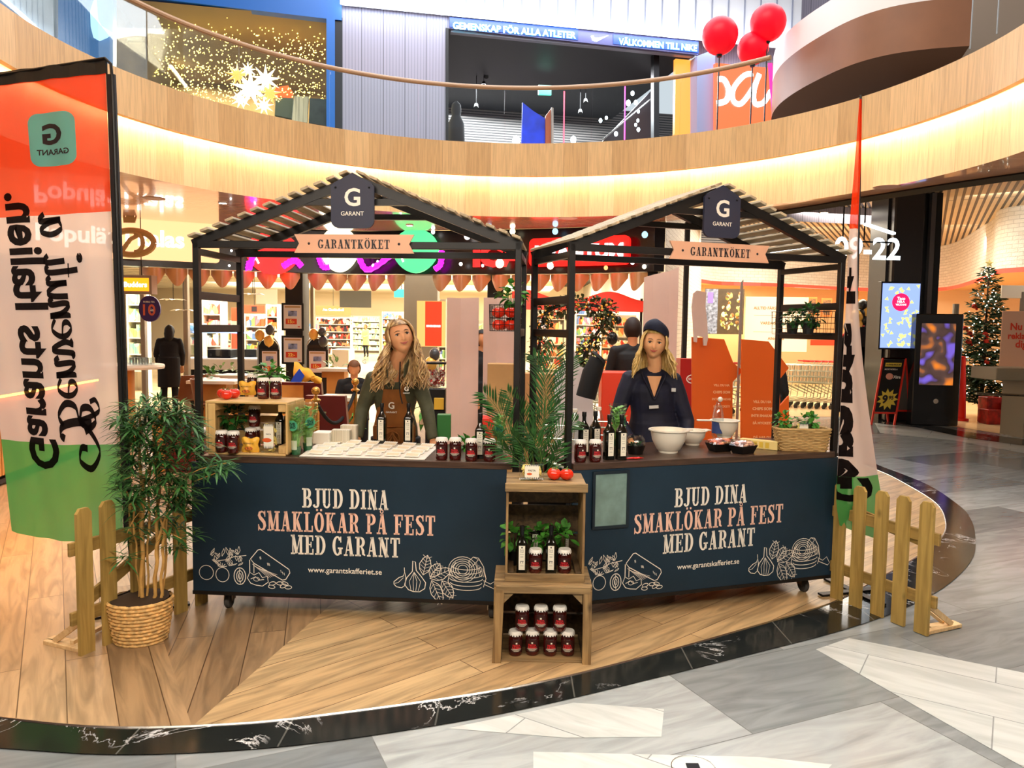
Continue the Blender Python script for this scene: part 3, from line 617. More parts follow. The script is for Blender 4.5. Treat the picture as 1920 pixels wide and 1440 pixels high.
def ribbon_sign(S, pxs, label):
    (x0, y0), (x1, y1) = pxs; u0, z0 = stall_ray(S, x0, y0, -.01); u1, z1 = stall_ray(S, x1, y1, -.01); uc, zc = (u0+u1)/2, (z0+z1)/2; w = (u1-u0)/2; h = .052
    g = thing('ribbon_sign', label, 'sign', stall_point(S, uc, -.01, zc), S[2])
    out = [(-w, h), (w, h), (w-.028, 0), (w, -h), (-w, -h), (-w+.028, 0)]
    m = M(); m.prism(out, lambda a, b: V3((a, -.012, b)), lambda a, b: V3((a, -.001, b))); m.build('board', ribm, g)
    m = M(); letter(m, slab('GARANTKÖKET', .09), flatfn((0, -.0135, -.002), (1, 0, 0), (0, 0, 1)), w*1.2, .05)
    m.build('lettering', ink, g, fixn=False)
    for sx in (-1, 1): m = M(); m.lathe([(.0075, 0), (1e-4, -.004)], (sx*(w-.085), -.0125, 0), 12, Matrix.Rotation(-pi/2, 3, 'X')); m.build('screw', ink, g)
ribbon_sign(SLp, ((553, 457), (777, 458)), 'pale pink ribbon-shaped board on the front beam of the left stall')
ribbon_sign(SRp, ((1254, 468), (1440, 478)), 'pale pink ribbon-shaped board on the front beam of the right stall')
# framed reflective pane stuck to the right panel
u0, z0 = stall_ray(SRp, 1110, 994, -.03); u1, z1 = stall_ray(SRp, 1181, 882, -.03); w, h = (u1-u0)/2, (z1-z0)/2
g = thing('poster_frame', 'empty framed pale pane on the upper left of the right stall front', 'frame', stall_point(SRp, (u0+u1)/2, -.021, (z0+z1)/2+.002), SRp[2])
m = M(); b = .016
for c, d in (((0, 0, h-b/2), (2*w, .012, b)), ((0, 0, -h+b/2), (2*w, .012, b)), ((-w+b/2, 0, 0), (b, .012, 2*h-2*b)), ((w-b/2, 0, 0), (b, .012, 2*h-2*b))): m.box(V3(c)+V3((0, -.006, 0)), d)
m.build('frame', P('frame_dark', (20, 34, 44), .4), g)
m = M(); m.box((0, -.004, 0), (2*w-2*b, .004, 2*h-2*b)); m.build('pane', P('pale_pane', (112, 140, 134), .22, 0, .8, var=.12, vs=9), g)
# ================================================================ GOODS ON AND AROUND THE STALLS
CZ = HP+.0382
AL, AR_ = SLp[2], SRp[2]
sauce = P('tomato_sauce_glass', (64, 11, 8), .12, 0, .6, var=.25, vs=14, coat=.5); lidm = P('lid_white', (236, 234, 226), .4); lidn = P('lid_navy', (22, 24, 34), .4)
redp = P('label_red', (206, 36, 44), .5); jarlab = P('label_dark', (52, 16, 14), .5)
oil = P('dark_glass', (12, 14, 10), .08, 0, .6, coat=.4); labw = P('label_cream', (236, 232, 214), .55); cap = P('black_cap', (14, 14, 14), .35)
def flat_on_cyl(m, t2, r, z0, w, n0=-pi/2):
    vs, fs, W, Hh = t2; k = w/W; m.add([(r*cos(n0+a*k/r), r*sin(n0+a*k/r), z0+b*k) for a, b in vs], fs)
def make_jar(label, white=True, group=None):
    t = thing('sauce_jar', label, 'jar', (0, 0, 0), 0, group)
    m = M(); m.lathe([(1e-4, 0), (.03, 0), (.034, .006), (.035, .02), (.035, .088), (.031, .102), (.027, .106), (.027, .118), (1e-4, .118)], (0, 0, 0), 18); m.build('jar_body', sauce, t, smooth=True)
    m = M(); n = 32; vs = []; r = .0315
    vs += [(r*1.0*cos(2*pi*i/n), r*1.0*sin(2*pi*i/n), .1265) for i in range(n)]
    vs += [(.0355*cos(2*pi*i/n), .0355*sin(2*pi*i/n), .117) for i in range(n)]
    vs += [((.0375 if i % 2 else .0358)*cos(2*pi*i/n), (.0375 if i % 2 else .0358)*sin(2*pi*i/n), .103 if i % 2 else .112) for i in range(n)]
    m.add(vs, [tuple(range(n))]+[(i, (i+1) % n, n+(i+1) % n, n+i) for i in range(n)]+[(n+i, n+(i+1) % n, 2*n+(i+1) % n, 2*n+i) for i in range(n)])
    m.build('lid', lidm, t)
    m = M(); m.lathe([(.0356, .022), (.0356, .084)], (0, 0, 0), 14, arc=(-pi/2-.95, -pi/2+.95)); lb = m.build('label_band', jarlab, t, smooth=True, fixn=False)
    m = M(); flat_on_cyl(m, sans('PASTA', .04), .0361, .058, .04); flat_on_cyl(m, sans('SÅSEN', .04), .0361, .047, .046); m.build('lettering', redp, lb, fixn=False)
    m = M(); m.lathe([(.0363, .066), (.0363, .074)], (0, 0, 0), 3, arc=(-pi/2-.12, -pi/2+.12))
    for z, w in ((.04, .7), (.036, .8), (.032, .6), (.028, .4)): m.lathe([(.0362, z), (.0362, z+.0014)], (0, 0, 0), 8, arc=(-pi/2-w, -pi/2+w))
    m.build('small_print', labw, lb, fixn=False)
    return t
def make_bottle(label, group=None):
    t = thing('olive_oil_bottle', label, 'bottle', (0, 0, 0), 0, group)
    m = M(); n = 4; prof = [(.029, 0), (.029, .165), (.027, .178), (.013, .205), (.0115, .215)]
    vs = []; k = 8
    for r, z in prof:
        sq = 1 if z < .17 else (.8 if z < .18 else 0)
        for j in range(16):
            a = 2*pi*j/16+pi/16; c_, s_ = cos(a), sin(a); q = max(abs(c_), abs(s_)); f = 1/q if sq == 1 else (1/q)*.9 if sq else 1
            f = min(f, 1.3); vs.append((r*c_*f*(1 if sq else 1), r*s_*f, z))
    m.add(vs, [tuple(range(15, -1, -1)), tuple(64+j for j in range(16))]+[(i*16+j, i*16+(j+1) % 16, (i+1)*16+(j+1) % 16, (i+1)*16+j) for i in range(4) for j in range(16)])
    m.build('bottle_body', oil, t, smooth=True)
    m = M(); m.lathe([(.0115, .213), (.0115, .235), (.0135, .237), (.0135, .262), (.0125, .265), (1e-4, .265)], (0, 0, 0), 16); m.build('cap', cap, t, smooth=True)
    m = M(); m.box((0, -.0296, .092), (.034, .0012, .135)); lb = m.build('label', labw, t)
    m = M()
    for z, w, h in ((.15, .007, .008), (.112, .022, .0012), (.098, .016, .002), (.074, .02, .003), (.066, .003, .008), (.048, .018, .0015)): m.box((0 if w > .004 else -.006, -.0303, z), (w, .0006, h))
    m.box((.006, -.0303, .066), (.003, .0006, .008))
    letter(m, sans('OLIV', .0), flatfn((0, -.0305, .136), (1, 0, 0), (0, 0, 1)), .022); letter(m, sans('OLJA', .0), flatfn((0, -.0305, .125), (1, 0, 0), (0, 0, 1)), .022)
    m.build('print', ink, lb, fixn=False)
    return t
def put(px, py, z=CZ, r=.034): p = atz(px, py, z); d = V3((p.x, p.y, 0)).normalized(); return p+d*r
face = lambda p: atan2(p.x, p.y)*-1     # turn towards the camera
j0 = make_jar('jar of red tomato sauce with zigzag lid, leftmost of four at the right end of the left counter', group=None)
jg = 'tomato sauce jars at the right end of the left counter'
spots = [(828, 863, None), (853.6, 863, 'sauce jar beside the green box, second from the left of four on the left counter'), (883.7, 865.5, 'sauce jar left of the lone oil bottle on the left counter'), (917.6, 866, 'sauce jar at the very right end of the left counter, by the palm')]
for i, (x, y, lb) in enumerate(spots):
    p = put(x, y)
    if i == 0: j0.location = p; j0['group'] = jg; j0['label'] = 'leftmost of four sauce jars at the right end of the left counter'
    else: dup(j0, p, AL, lb, jg)
j0.rotation_euler = (0, 0, AL)
g = 'tomato sauce jars on the right stall counter'
dup(j0, put(1087.6, 867.5), AR_, 'sauce jar at the left corner of the right counter beside the post', g); dup(j0, put(1115.5, 867), AR_, 'sauce jar on the right counter between the corner jar and two oil bottles', g)
b0 = make_bottle('dark olive oil bottle in front of the woman in the apron, left of two'); b0.location = put(716, 833, CZ, .03); b0.rotation_euler = (0, 0, AL)
g = 'olive oil bottles standing on the counters'; b0['group'] = g
dup(b0, put(766, 833, CZ, .03), AL, 'dark olive oil bottle in front of the woman in the apron, right of two', g)
dup(b0, put(900, 861, CZ, .04), AL, 'olive oil bottle standing between jars at the right end of the left counter', g)
dup(b0, put(1094, 855, CZ, .03), AR_, 'olive oil bottle behind the jar nearest the post on the right counter', g)
dup(b0, put(1115, 853, CZ, .03), AR_, 'olive oil bottle on the right counter, second from the post, behind a jar', g)
dup(b0, put(1141, 863, CZ, .03), AR_, 'olive oil bottle third from the post on the right counter', g)
dup(b0, put(1164, 863, CZ, .03), AR_, 'olive oil bottle on the right counter nearest the white bowl', g)
# ---- crates
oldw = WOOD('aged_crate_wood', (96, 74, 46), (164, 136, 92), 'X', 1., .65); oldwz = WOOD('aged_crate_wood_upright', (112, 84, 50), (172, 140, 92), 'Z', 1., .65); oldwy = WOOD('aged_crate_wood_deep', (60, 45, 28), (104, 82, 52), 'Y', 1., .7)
pine = WOOD('pine', (206, 168, 104), (228, 196, 136), 'X', 1., .5); pinez = WOOD('pine_upright', (200, 160, 96), (224, 190, 128), 'Z', 1., .5); piney = WOOD('pine_deep', (190, 152, 92), (214, 178, 118), 'Y', 1., .5)
def make_crate(name, label, loc, rz, w, d, h, mats, n_side=2, n_back=3, th=.013, post=.03, wob=.002, lipped=True, tri=False):
    """wooden crate lying on its side, open to the front"""
    t = thing(name, label, 'crate', loc, rz); wx, wz, wy = mats; r = random.Random(int(w*1000))
    def board(c, dd, mt):
        m = M(); R = Matrix.Rotation(r.uniform(-wob, wob), 3, 'Y'); m.box((0, 0, 0), dd, R, bev=.002); m.xf(lambda v: v+V3(c)); m.build('board', mt, t)
    bd = d/n_side
    for k in range(n_side):
        y = (k+.5)*bd
        board((0, y, th/2), (w-2*th, bd-.006, th), wx); board((0, y, h-th/2), (w, bd-.006, th), wx)
        for s in (-1, 1): board((s*(w/2-th/2), y, h/2), (th, bd-.006, h-2*th-.001), wz)
    bh = (w-2*th)/n_back if n_back < 0 else (h-2*th)/n_back
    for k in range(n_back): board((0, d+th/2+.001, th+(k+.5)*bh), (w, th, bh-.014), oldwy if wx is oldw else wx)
    for sx in (-1, 1):
        for z0 in (0, 1):
            z = th+post/2 if z0 == 0 else h-th-post/2; m = M(); m.box((sx*(w/2-th-post/2-.001), d/2, z), (post, d-.02, post), bev=.002); m.build('corner_post', wy, t)
    return t
pL = atz(1016, 1244); LW, LH, LD = .5, .408, .33
crate_lo = make_crate('wooden_crate', 'aged wooden crate on the floor holding seven sauce jars, lower of two', (pL.x, pL.y, 0), -.01, LW, LD, LH, (oldw, oldwz, oldwy), wob=.006)
for s, tilt in ((-1, .035), (1, -.004)):
    m = M(); m.box((0, 0, 0), (.045, .014, LH-.02), Matrix.Rotation(tilt, 3, 'Y'), bev=.002); m.xf(lambda v: v+V3((s*(LW/2-.024), -.009, LH/2-.01))); m.build('front_post', oldwz, crate_lo)
m = M(); m.box((0, -.009, LH-.02), (LW-.02, .014, .038), bev=.002); m.build('front_board', oldw, crate_lo)
for s in (-1, 1): m = M(); m.prism([(0, 0), (s*.05, 0), (0, .05)], lambda a, b: V3((-s*(LW/2-.05)+a, -.004, LH-.045-b)), lambda a, b: V3((-s*(LW/2-.05)+a, .012, LH-.045-b))); m.build('corner_block', oldw, crate_lo)
pU = atz(1021, 1089, LH+.002); UW = .408; pt = atz(1021, 907, 0); UH = .5
UH = (aty(1021, 907, pU.y).z-LH)
crate_up = make_crate('wooden_crate', 'aged upright wooden crate stacked on top, with oil bottles and basil inside', (pU.x, pU.y, LH+.003), 0., UW, .29, UH, (oldw, oldwz, oldwy), wob=.004)
m = M(); m.box((0, -.008, .018), (UW+.002, .014, .042), bev=.002); m.build('front_board', oldw, crate_up)
m = M(); m.box((.002, -.008, UH-.022), (UW+.014, .014, .044), bev=.002); m.build('front_board', oldw, crate_up)
iz = .0135
g = 'sauce jars stacked inside the lower crate'
for i, (x, y) in enumerate(((966, 1231.6), (997.7, 1230.5), (1031, 1231.6), (1064, 1231.6))):
    p = put(x, y, iz); dup(j0, p, face(p)+rnd.uniform(-.2, .2), ['bottom row jar at the far left of the lower crate', 'second jar from the left in the bottom row of the lower crate', 'third jar from the left in the bottom row of the lower crate', 'bottom row jar at the far right of the lower crate'][i], g, 1.02)
for i, x in enumerate((978.5, 1013.7, 1049)):
    p = put(x, 1184, iz+.131, .02); p.y = pL.y+.085; p.x = aty(x, 1184, p.y).x; dup(j0, p, face(p), ['left jar of the three in the upper row of the lower crate', 'middle jar of the three in the upper row of the lower crate', 'right jar of the three in the upper row of the lower crate'][i], g, 1.02)
# thin board carrying the second row
uz = LH+.003+.0135
g = 'oil bottles inside the upper crate'
for i, (x, y, dy) in enumerate(((978, 1076, .02), (1032.5, 1076, .02), (1003, 1062, .12), (1060, 1062, .12))):
    p = put(x, y, uz, dy); dup(b0, p, face(p), ['left front oil bottle inside the upper crate', 'right front oil bottle inside the upper crate', 'oil bottle behind the left basil inside the upper crate', 'oil bottle behind the right basil inside the upper crate'][i], g, .95)
for i, x in enumerate((1003.5, 1058)):
    p = put(x, 1076, uz, .03); dup(j0, p, face(p), ['left sauce jar inside the upper crate between two bottles', 'right sauce jar inside the upper crate'][i], 'sauce jars inside the upper crate')
# ---- leaf helpers
grn = P('leaf_green', (66, 128, 44), .45, 0, .4, var=.3, vs=30, trans=0); grd = P('leaf_dark_green', (30, 74, 26), .5, 0, .3, var=.35, vs=25)
def leaf(m, p, d, L, W, up=None, curl=.25, seg=3):
    p = V3(p); d = V3(d).normalized(); up = V3(up) if up else V3((0, 0, 1)); s = d.cross(up)
    if s.length < 1e-3: s = V3((1, 0, 0))
    s.normalize(); nn = s.cross(d); o = len(m.v); vs = [p]
    for i in range(1, seg+1):
        t = i/seg; c = p+d*L*t-nn*0-V3((0, 0, 1))*curl*L*t*t; w = W*sin(pi*min(.97, t*.86+.06))
        if i < seg: vs += [c+s*w/2+nn*w*.14, c-nn*w*.0, c-s*w/2+nn*w*.14]
        else: vs.append(c)
    fs = [(0, 1, 2), (0, 2, 3)]
    for i in range(seg-2): a = 1+3*i; b = a+3; fs += [(a, b, b+1, a+1), (a+1, b+1, b+2, a+2)]
    a = 1+3*(seg-2); e = len(vs)-1; fs += [(a, e, a+1), (a+1, e, a+2)]
    m.add(vs, fs)
def bush(m, c, r, n, L, W, rr, sq=(1, 1, 1), out=.7):
    for _ in range(n):
        v = V3((rr.gauss(0, 1), rr.gauss(0, 1), rr.gauss(0, 1))).normalized(); q = V3(c)+V3((v.x*sq[0], v.y*sq[1], v.z*sq[2]))*r*rr.uniform(.45, 1)
        d = (v*out+V3((rr.uniform(-.5, .5), rr.uniform(-.5, .5), rr.uniform(-.2, .5)))); leaf(m, q, d, L*rr.uniform(.7, 1.2), W*rr.uniform(.7, 1.2), V3((rr.uniform(-.4, .4), rr.uniform(-.4, .4), 1)), rr.uniform(.1, .5))
def herb(name, label, loc, h, r, n, L, W, seed, pot=None, mat_=None, group=None, potmat=None, ph=.07, pr=.04):
    t = thing(name, label, 'plant', loc, 0, group); rr = random.Random(seed)
    m = M(); m.lathe([(pr*.8, 0), (pr, ph), (pr*.92, ph), (pr*.88, ph-.008), (1e-4, ph-.008)], (0, 0, 0), 16); m.build('pot', potmat or P('black_pot', (24, 24, 24), .5), t, smooth=True)
    m = M()
    for _ in range(7): a = rr.uniform(0, 2*pi); m.tube([(0.01*cos(a), .01*sin(a), ph-.008), (r*.5*cos(a), r*.5*sin(a), h*.8)], .0018, 5)
    m.build('stems', grn, t)
    m = M(); bush(m, (0, 0, h-r*.6), r, n, L, W, rr); m.build('foliage', mat_ or grn, t, smooth=True)
    return t
for i, (x, y, s) in enumerate(((961, 1066, 3), (1008, 1066, 4), (1051, 1066, 5))):
    p = put(x, y, uz, .07); herb('basil_plant', ['basil plant at the left side inside the upper crate', 'basil plant in the middle of the upper crate', 'basil plant at the right inside the upper crate'][i], p, .2, .055, 34, .06, .035, s, group='basil plants inside the upper crate', pr=.03, ph=.08)
# ---- tomatoes
tomm = P('tomato_skin', (222, 44, 18), .18, 0, .6, var=.1, vs=6, coat=.4); calyx = P('tomato_calyx', (96, 130, 50), .6)
def make_tomato(label, r=.04):
    t = thing('tomato', label, 'tomato', (0, 0, 0), 0); m = M()
    m.lathe([(max(1e-4, r*sin(pi*i/12)*(1.04 if i else 1)), r*.88-r*.88*cos(pi*i/12)-(.1*r if i > 10 else 0)) for i in range(13)], (0, 0, 0), 24)
    m.xf(lambda v: V3((v.x*(1+.03*cos(5*atan2(v.y, v.x))), v.y*(1+.03*cos(5*atan2(v.y, v.x))), v.z))); m.build('flesh', tomm, t, smooth=True)
    m = M()
    for k in range(5): a = 2*pi*k/5; leaf(m, (0, 0, r*1.64), (cos(a), sin(a), .25), r*.75, r*.2, None, .3)
    m.tube([(0, 0, r*1.6), (.004, 0, r*1.85), (.012, 0, r*2.0)], .002, 5); m.build('calyx', calyx, t)
    return t
tz = LH+.003+UH+.0005
tm = make_tomato('left ripe tomato on top of the upper crate', .036); tm.location = put(1037, 901, tz, .03); tm.rotation_euler = (.1, .15, 0)
dup(tm, put(1062, 902, tz, .03), 1., 'right ripe tomato on top of the upper crate', scale=.97)
# ---- pasta bags, mozzarella bags
clear = GLASS('clear_film', (252, 253, 250), .93, .08); pastam = P('fresh_pasta', (240, 216, 128), .55, var=.1, vs=20)
def make_pasta(label, w=.1, h=.075, d=.06, vertical=False):
    t = thing('pasta_pack', label, 'pasta pack', (0, 0, 0)); rr = random.Random(5)
    m = M()
    for k in range(26): m.lathe([(.011, -.004), (.015, 0), (.011, .004), (.008, 0)], (rr.uniform(-w/2+.017, w/2-.017), rr.uniform(-d/2+.016, d/2-.016), rr.uniform(.014, h-.018)), 10, Matrix.Rotation(rr.uniform(0, 3), 3, 'X')@Matrix.Rotation(rr.uniform(0, 3), 3, 'Y'))
    o = m.build('pasta', pastam, t, smooth=True); o['kind'] = 'stuff'
    m = M(); m.box((0, 0, h/2), (w, d, h), bev=.006); m.build('wrapper', clear, t)
    m = M(); m.box((0, -d/2-.0012, h*.55), (w*.58, .001, h*.8)); lb = m.build('label', labw, t)
    m = M(); n = 8
    for zz, s in ((h*.95, -1), (h*.15, 1)):
        for k in range(n): x = -w*.27+w*.54*k/(n-1); m.add([(x-w*.026, -d/2-.0022, zz), (x+w*.026, -d/2-.0022, zz), (x, -d/2-.0022, zz+s*h*.1)], [(0, 1, 2)])
    letter(m, sans('PASTA', .02), flatfn((0, -d/2-.0022, h*.62), (1, 0, 0), (0, 0, 1)), w*.3); m.build('print', ink, lb, fixn=False)
    m = M(); m.lathe([(h*.12, 0), (1e-4, -.0006)], (-w*.1, -d/2-.002, h*.42), 14, Matrix.Rotation(-pi/2, 3, 'X'), sx=1.3, sy=.6); m.build('picture', P('print_orange', (214, 92, 40), .5), lb, fixn=False)
    return t
pp = make_pasta('clear pack of fresh pasta on top of the upper crate beside tomatoes', .128, .088, .075); pp.location = put(996.5, 902, tz, .04); pp.rotation_euler = (0, 0, .02)
mozm = P('yellow_bag', (240, 178, 62), .35, var=.12, vs=12); 
def make_moz(label):
    t = thing('mozzarella_bag', label, 'bag', (0, 0, 0)); m = M()
    def f(a, b):
        x = (a-.5)*.1; z = b*.085; bul = sin(pi*min(1, max(0, a)))**.6*sin(pi*min(1, b*.9+.05))**.6
        return V3((x*(1+.08*sin(b*9)), -.026*bul-.004*sin(a*11+b*7), z+.006*sin(a*9)*b))
    m.sheet(f, 14, 10); m.sheet(lambda a, b: V3((f(a, b).x, -f(a, b).y*.8, f(a, b).z)), 14, 10); m.build('bag', mozm, t, smooth=True)
    m = M(); letter(m, sans('MOZZARELLA', .02), flatfn((0, -.031, .056), (1, .0, 0), (0, .06, 1)), .062); m.build('lettering', ink, t, fixn=False)
    m = M(); m.lathe([(.018, 0), (1e-4, -.001)], (0, -.0295, .026), 14, Matrix.Rotation(-pi/2, 3, 'X'), sx=1.4, sy=.6); m.build('picture', P('print_salad', (186, 96, 40), .5, var=.5, vs=90), t, fixn=False)
    return t
# ---- light pine crate on the left counter
pc0 = put(382, 853.5, CZ, .0); pc1 = put(541, 855, CZ, .0); pcw = (pc1-pc0).length; pcc = (pc0+pc1)/2
PCH = .315; yaw = AL
pc = make_crate('pine_crate', 'pale pine crate lying on its side on the left counter, filled with groceries', (pcc.x, pcc.y+.006, CZ+.0005), yaw, pcw, .3, PCH, (pine, pinez, piney), n_side=2, n_back=3, post=.045)
for s in (-1, 1):
    m = M(); m.box((s*(pcw/2-.038), -.002+.008, PCH/2), (.042, .012, PCH-.03), bev=.002) if s < 0 else m.box((s*(pcw/2-.006), .006, PCH/2), (.012, .012, PCH-.02), bev=.002); m.build('front_post', pinez, pc)
def inpc(px, py, dy, z=.0145):
    p = put(px, py, CZ+.0005+z, 0.); d = V3((p.x, p.y, 0)).normalized(); return p+d*dy
dup(j0, inpc(416, 850, .06), AL, 'left sauce jar in the front of the pine crate'); dup(j0, inpc(438, 851, .05), AL+.1, 'second sauce jar from the left inside the pine crate')
dup(j0, inpc(471, 848, .14), AL, 'sauce jar behind the yellow bag inside the pine crate')
jx = inpc(478, 848, .2); dup(j0, jx, AL, 'lower of two stacked sauce jars at the back of the pine crate'); dup(j0, jx+V3((0, 0, .1285)), AL, 'upper of two stacked sauce jars at the back of the pine crate')
dup(b0, inpc(526, 845, .15), AL, 'olive oil bottle at the back right inside the pine crate', scale=.98)
p = inpc(435, 846, .16); herb('parsley_pot', 'dark green potted herb at the back left inside the pine crate', p, .24, .085, 90, .045, .03, 8, mat_=grd)
mz = make_moz('yellow mozzarella bag leaning inside the pine crate'); mz.location = inpc(470, 849, .03); mz.rotation_euler = (0, 0, AL)
dup(mz, V3((0, 0, 0))+put(464, 742, CZ+PCH+.001, .05), AL+.1, 'yellow mozzarella bag on top of the pine crate')
pq = make_pasta('upright clear pack of pasta with checkered label inside the pine crate', .1, .18, .05); pq.location = inpc(507, 850, .035); pq.rotation_euler = (0, 0, AL)
tpz = CZ+PCH+.001
g = 'tomatoes on the pine crate'
t1 = dup(tm, put(418, 748, tpz, .05), .3, 'leftmost tomato on top of the pine crate, half hidden', g, .95); dup(tm, put(421, 748, tpz, -.035)+V3((.012, 0, 0)), .8, 'middle tomato of three on top of the pine crate', g, .97); dup(tm, put(439, 748, tpz, .03), 2., 'right tomato on top of the pine crate beside the yellow bag', g, 1.)
g = 'sauce jars on top of the pine crate'
dup(j0, put(494, 748.5, tpz, .03), AL-.1, 'left of two front sauce jars on the pine crate top', g); dup(j0, put(517.5, 748.5, tpz, .03), AL+.1, 'right of two front sauce jars on the pine crate top', g); dup(j0, put(474, 741, tpz, .1), AL, 'sauce jar behind the yellow bag on the pine crate top', g)
herb('parsley_pot', 'bright green parsley plant behind the jars on the pine crate top', put(508, 741, tpz, .13), .17, .075, 70, .06, .045, 9)
# ---- herb sleeves beside the pine crate
def make_sleeve(label, seed):
    t = thing('herb_sleeve', label, 'herb bag', (0, 0, 0)); rr = random.Random(seed)
    m = M(); m.lathe([(.026, 0), (.03, .045), (1e-4, .045)], (0, 0, 0), 14); m.build('pot', P('green_pot', (40, 110, 66), .5), t, smooth=True)
    m = M()
    for _ in range(90): a = rr.uniform(0, 2*pi); r0 = rr.uniform(0, .02); r1 = rr.uniform(.0, .042); h = rr.uniform(.1, .26); m.tube([(r0*cos(a), r0*sin(a), .045), (r1*cos(a), r1*sin(a), h)], .0012, 4); leaf(m, (r1*cos(a), r1*sin(a), h), (cos(a), sin(a), .8), .045, .024)
    m.build('herbs', P('chive_green', (136, 192, 96), .5, var=.25, vs=30), t, smooth=True)
    m = M(); m.lathe([(.029, .004), (.036, .08), (.05, .2), (.062, .29)], (0, 0, 0), 20); m.build('plastic_sleeve', clear, t, smooth=True, fixn=False)
    m = M(); n0 = -pi/2-.15
    m.lathe([(.0, 0), (1e-4, 0)], (0, -.05, .175), 3)
    R = Matrix.Rotation(-pi/2+.12, 3, 'X'); m = M(); m.lathe([(.032, 0), (1e-4, -.0005)], (-.004, -.0505, .175), 22, R); dd = m.build('label_disc', P('mint_label', (74, 168, 128), .5), t, fixn=False)
    m = M(); letter(m, sans('SVE', .04), flatfn((-.004, -.0545, .184), (1, 0, 0), (0, -.12, 1)), .04); letter(m, sans('GRO', .04), flatfn((-.004, -.053, .166), (1, 0, 0), (0, -.12, 1)), .042); m.build('lettering', P('dark_green_print', (14, 60, 48), .5), dd, fixn=False)
    m = M(); m.lathe([(.0315, .03), (.0355, .085)], (0, 0, 0), 8, arc=(-pi/2-.6, -pi/2+.5)); m.build('paper_label', P('pale_green_label', (196, 210, 186), .5), t, fixn=False)
    return t
s0 = make_sleeve('plastic sleeve of chives with round mint label, beside the pine crate', 3); s0.location = put(555, 853, CZ, .03); s0.rotation_euler = (0, 0, AL)
s1 = make_sleeve('second plastic herb sleeve behind and right of the chives', 4); s1.location = put(577, 846, CZ, .04); s1.rotation_euler = (0, 0, AL+.7)
# ---- napkin blocks, sample cards on a sheet
pap = P('paper_white', (238, 234, 222), .6); papn = BRICKS('napkin_edges', (232, 226, 208), (214, 206, 186), (190, 182, 160), 5, .006, pi/2, .0012, .7, (1, 1), .05)
def block(name, label, px0, py0, w, d, h, rz, mat_, z=CZ, group=None, bev=.004, cat='napkins'):
    p = atz(px0, py0, z); m = M(); m.box((w/2, d/2, h/2+.0006), (w, d, h), bev=bev); m.xf(lambda v: Matrix.Rotation(rz, 3, 'Z')@v+p); o = m.build(name, mat_, org=p); return tag(o, label, cat, group)
block('napkin_stack', 'low stack of white paper napkins beside the herb sleeves', 585, 833, .11, .12, .075, AL, pap)
block('napkin_stack', 'upright pack of cream napkins in the front beside the sample cards', 621, 832, .12, .06, .09, AL+.05, papn)
block('napkin_stack', 'upright pack of cream napkins behind the front pack', 638, 829, .105, .06, .112, AL, papn)
a_, b_, c_, d_ = atz(561, 856, CZ), atz(796, 862.5, CZ), atz(822, 838, CZ), atz(604, 826, CZ)
m = M(); m.sheet(lambda a, b: (a_*(1-a)+b_*a)*(1-b)+(d_*(1-a)+c_*a)*b+V3((0, 0, .003)), 6, 4, .002); o = m.build('paper_sheet', pap, org=a_+V3((0, 0, 0))); tag(o, 'large white paper sheet under the rows of sample cards on the left counter', 'paper')
cg = 'sample cards laid out in rows on the paper sheet'; first = None; lab_r = ['front', 'second', 'third', 'back']
for r in range(4):
    for k in range(6):
        a = .05+k*.155+.012*r; b = .04+r*.235; f = lambda a, b: (a_*(1-a)+b_*a)*(1-b)+(d_*(1-a)+c_*a)*b
        p = f(a+.06, b+.1); e = f(a+.13, b+.1)-p; rz = atan2(e.y, e.x)+rnd.uniform(-.05, .05); lb = f'white sample card, {["first","second","third","fourth","fifth","last"][k]} from the left in the {lab_r[r]} row'
        if first is None:
            t = thing('sample_card', lb, 'card', (0, 0, 0), 0, cg); m = M(); R = Matrix.Rotation(.25, 3, 'X'); m.box((0, 0, 0), (.088, .052, .002), R); m.xf(lambda v: v+V3((0, 0, .012))); m.build('card', pap, t); m = M(); m.box((0, 0, .0014), (.074, .034, .0006), R); m.xf(lambda v: v+V3((0, 0, .012))); m.build('sachet', P('sachet_cream', (228, 214, 184), .4), t); m = M(); m.sheet(lambda a, b: V3(((a-.5)*.088, .026, .0175+.006*b+.0015*sin(a*40))), 16, 1, .001); m.build('crimped_edge', lidm, t); first = t; t.location = p+V3((0, 0, .004)); t.rotation_euler = (0, 0, rz)
        else: dup(first, p+V3((0, 0, .004)), rz, lb, cg)
# ---- green box, leaves, red box
p = atz(832, 826, CZ); m = M(); m.box((0, .045, .087), (.09, .09, .172), bev=.002); m.xf(lambda v: Matrix.Rotation(AL+.1, 3, 'Z')@v+p); o = m.build('green_box', P('box_green', (44, 112, 48), .45, var=.06, vs=5), org=p); tag(o, 'plain green upright cardboard box behind the sauce jars on the left counter', 'box')
m = M(); rr = random.Random(2); bush(m, (0, 0, .04), .06, 60, .06, .035, rr, (1.3, .8, .5)); o = m.build('loose_herbs', grn, smooth=True); o.location = put(872, 846, CZ, .04); tag(o, 'loose heap of green herb leaves behind the jars on the left counter', 'herbs')
p = atz(901, 838, CZ); m = M(); m.box((.05, .03, .1), (.12, .06, .2), bev=.02); o = m.build('red_box', P('box_red', (226, 52, 34), .45, var=.08, vs=4)); o.location = p; tag(o, 'rounded red box behind the oil bottle at the right end of the left counter', 'box')
s2 = dup(s1, put(936, 850, CZ, .05), AL+.1, 'herb sleeve with mint label behind the palm leaves at the counter end', scale=.85)
m = M()
for k in range(5): a = .5*k; m.tube([(.01*k-.02, .004*k, .006+.004*(k % 2)), (.01*k+.01, .01*k-.01, .012), (.01*k+.035, .012*k-.02, .008)], [.004, .006, .001], 7)
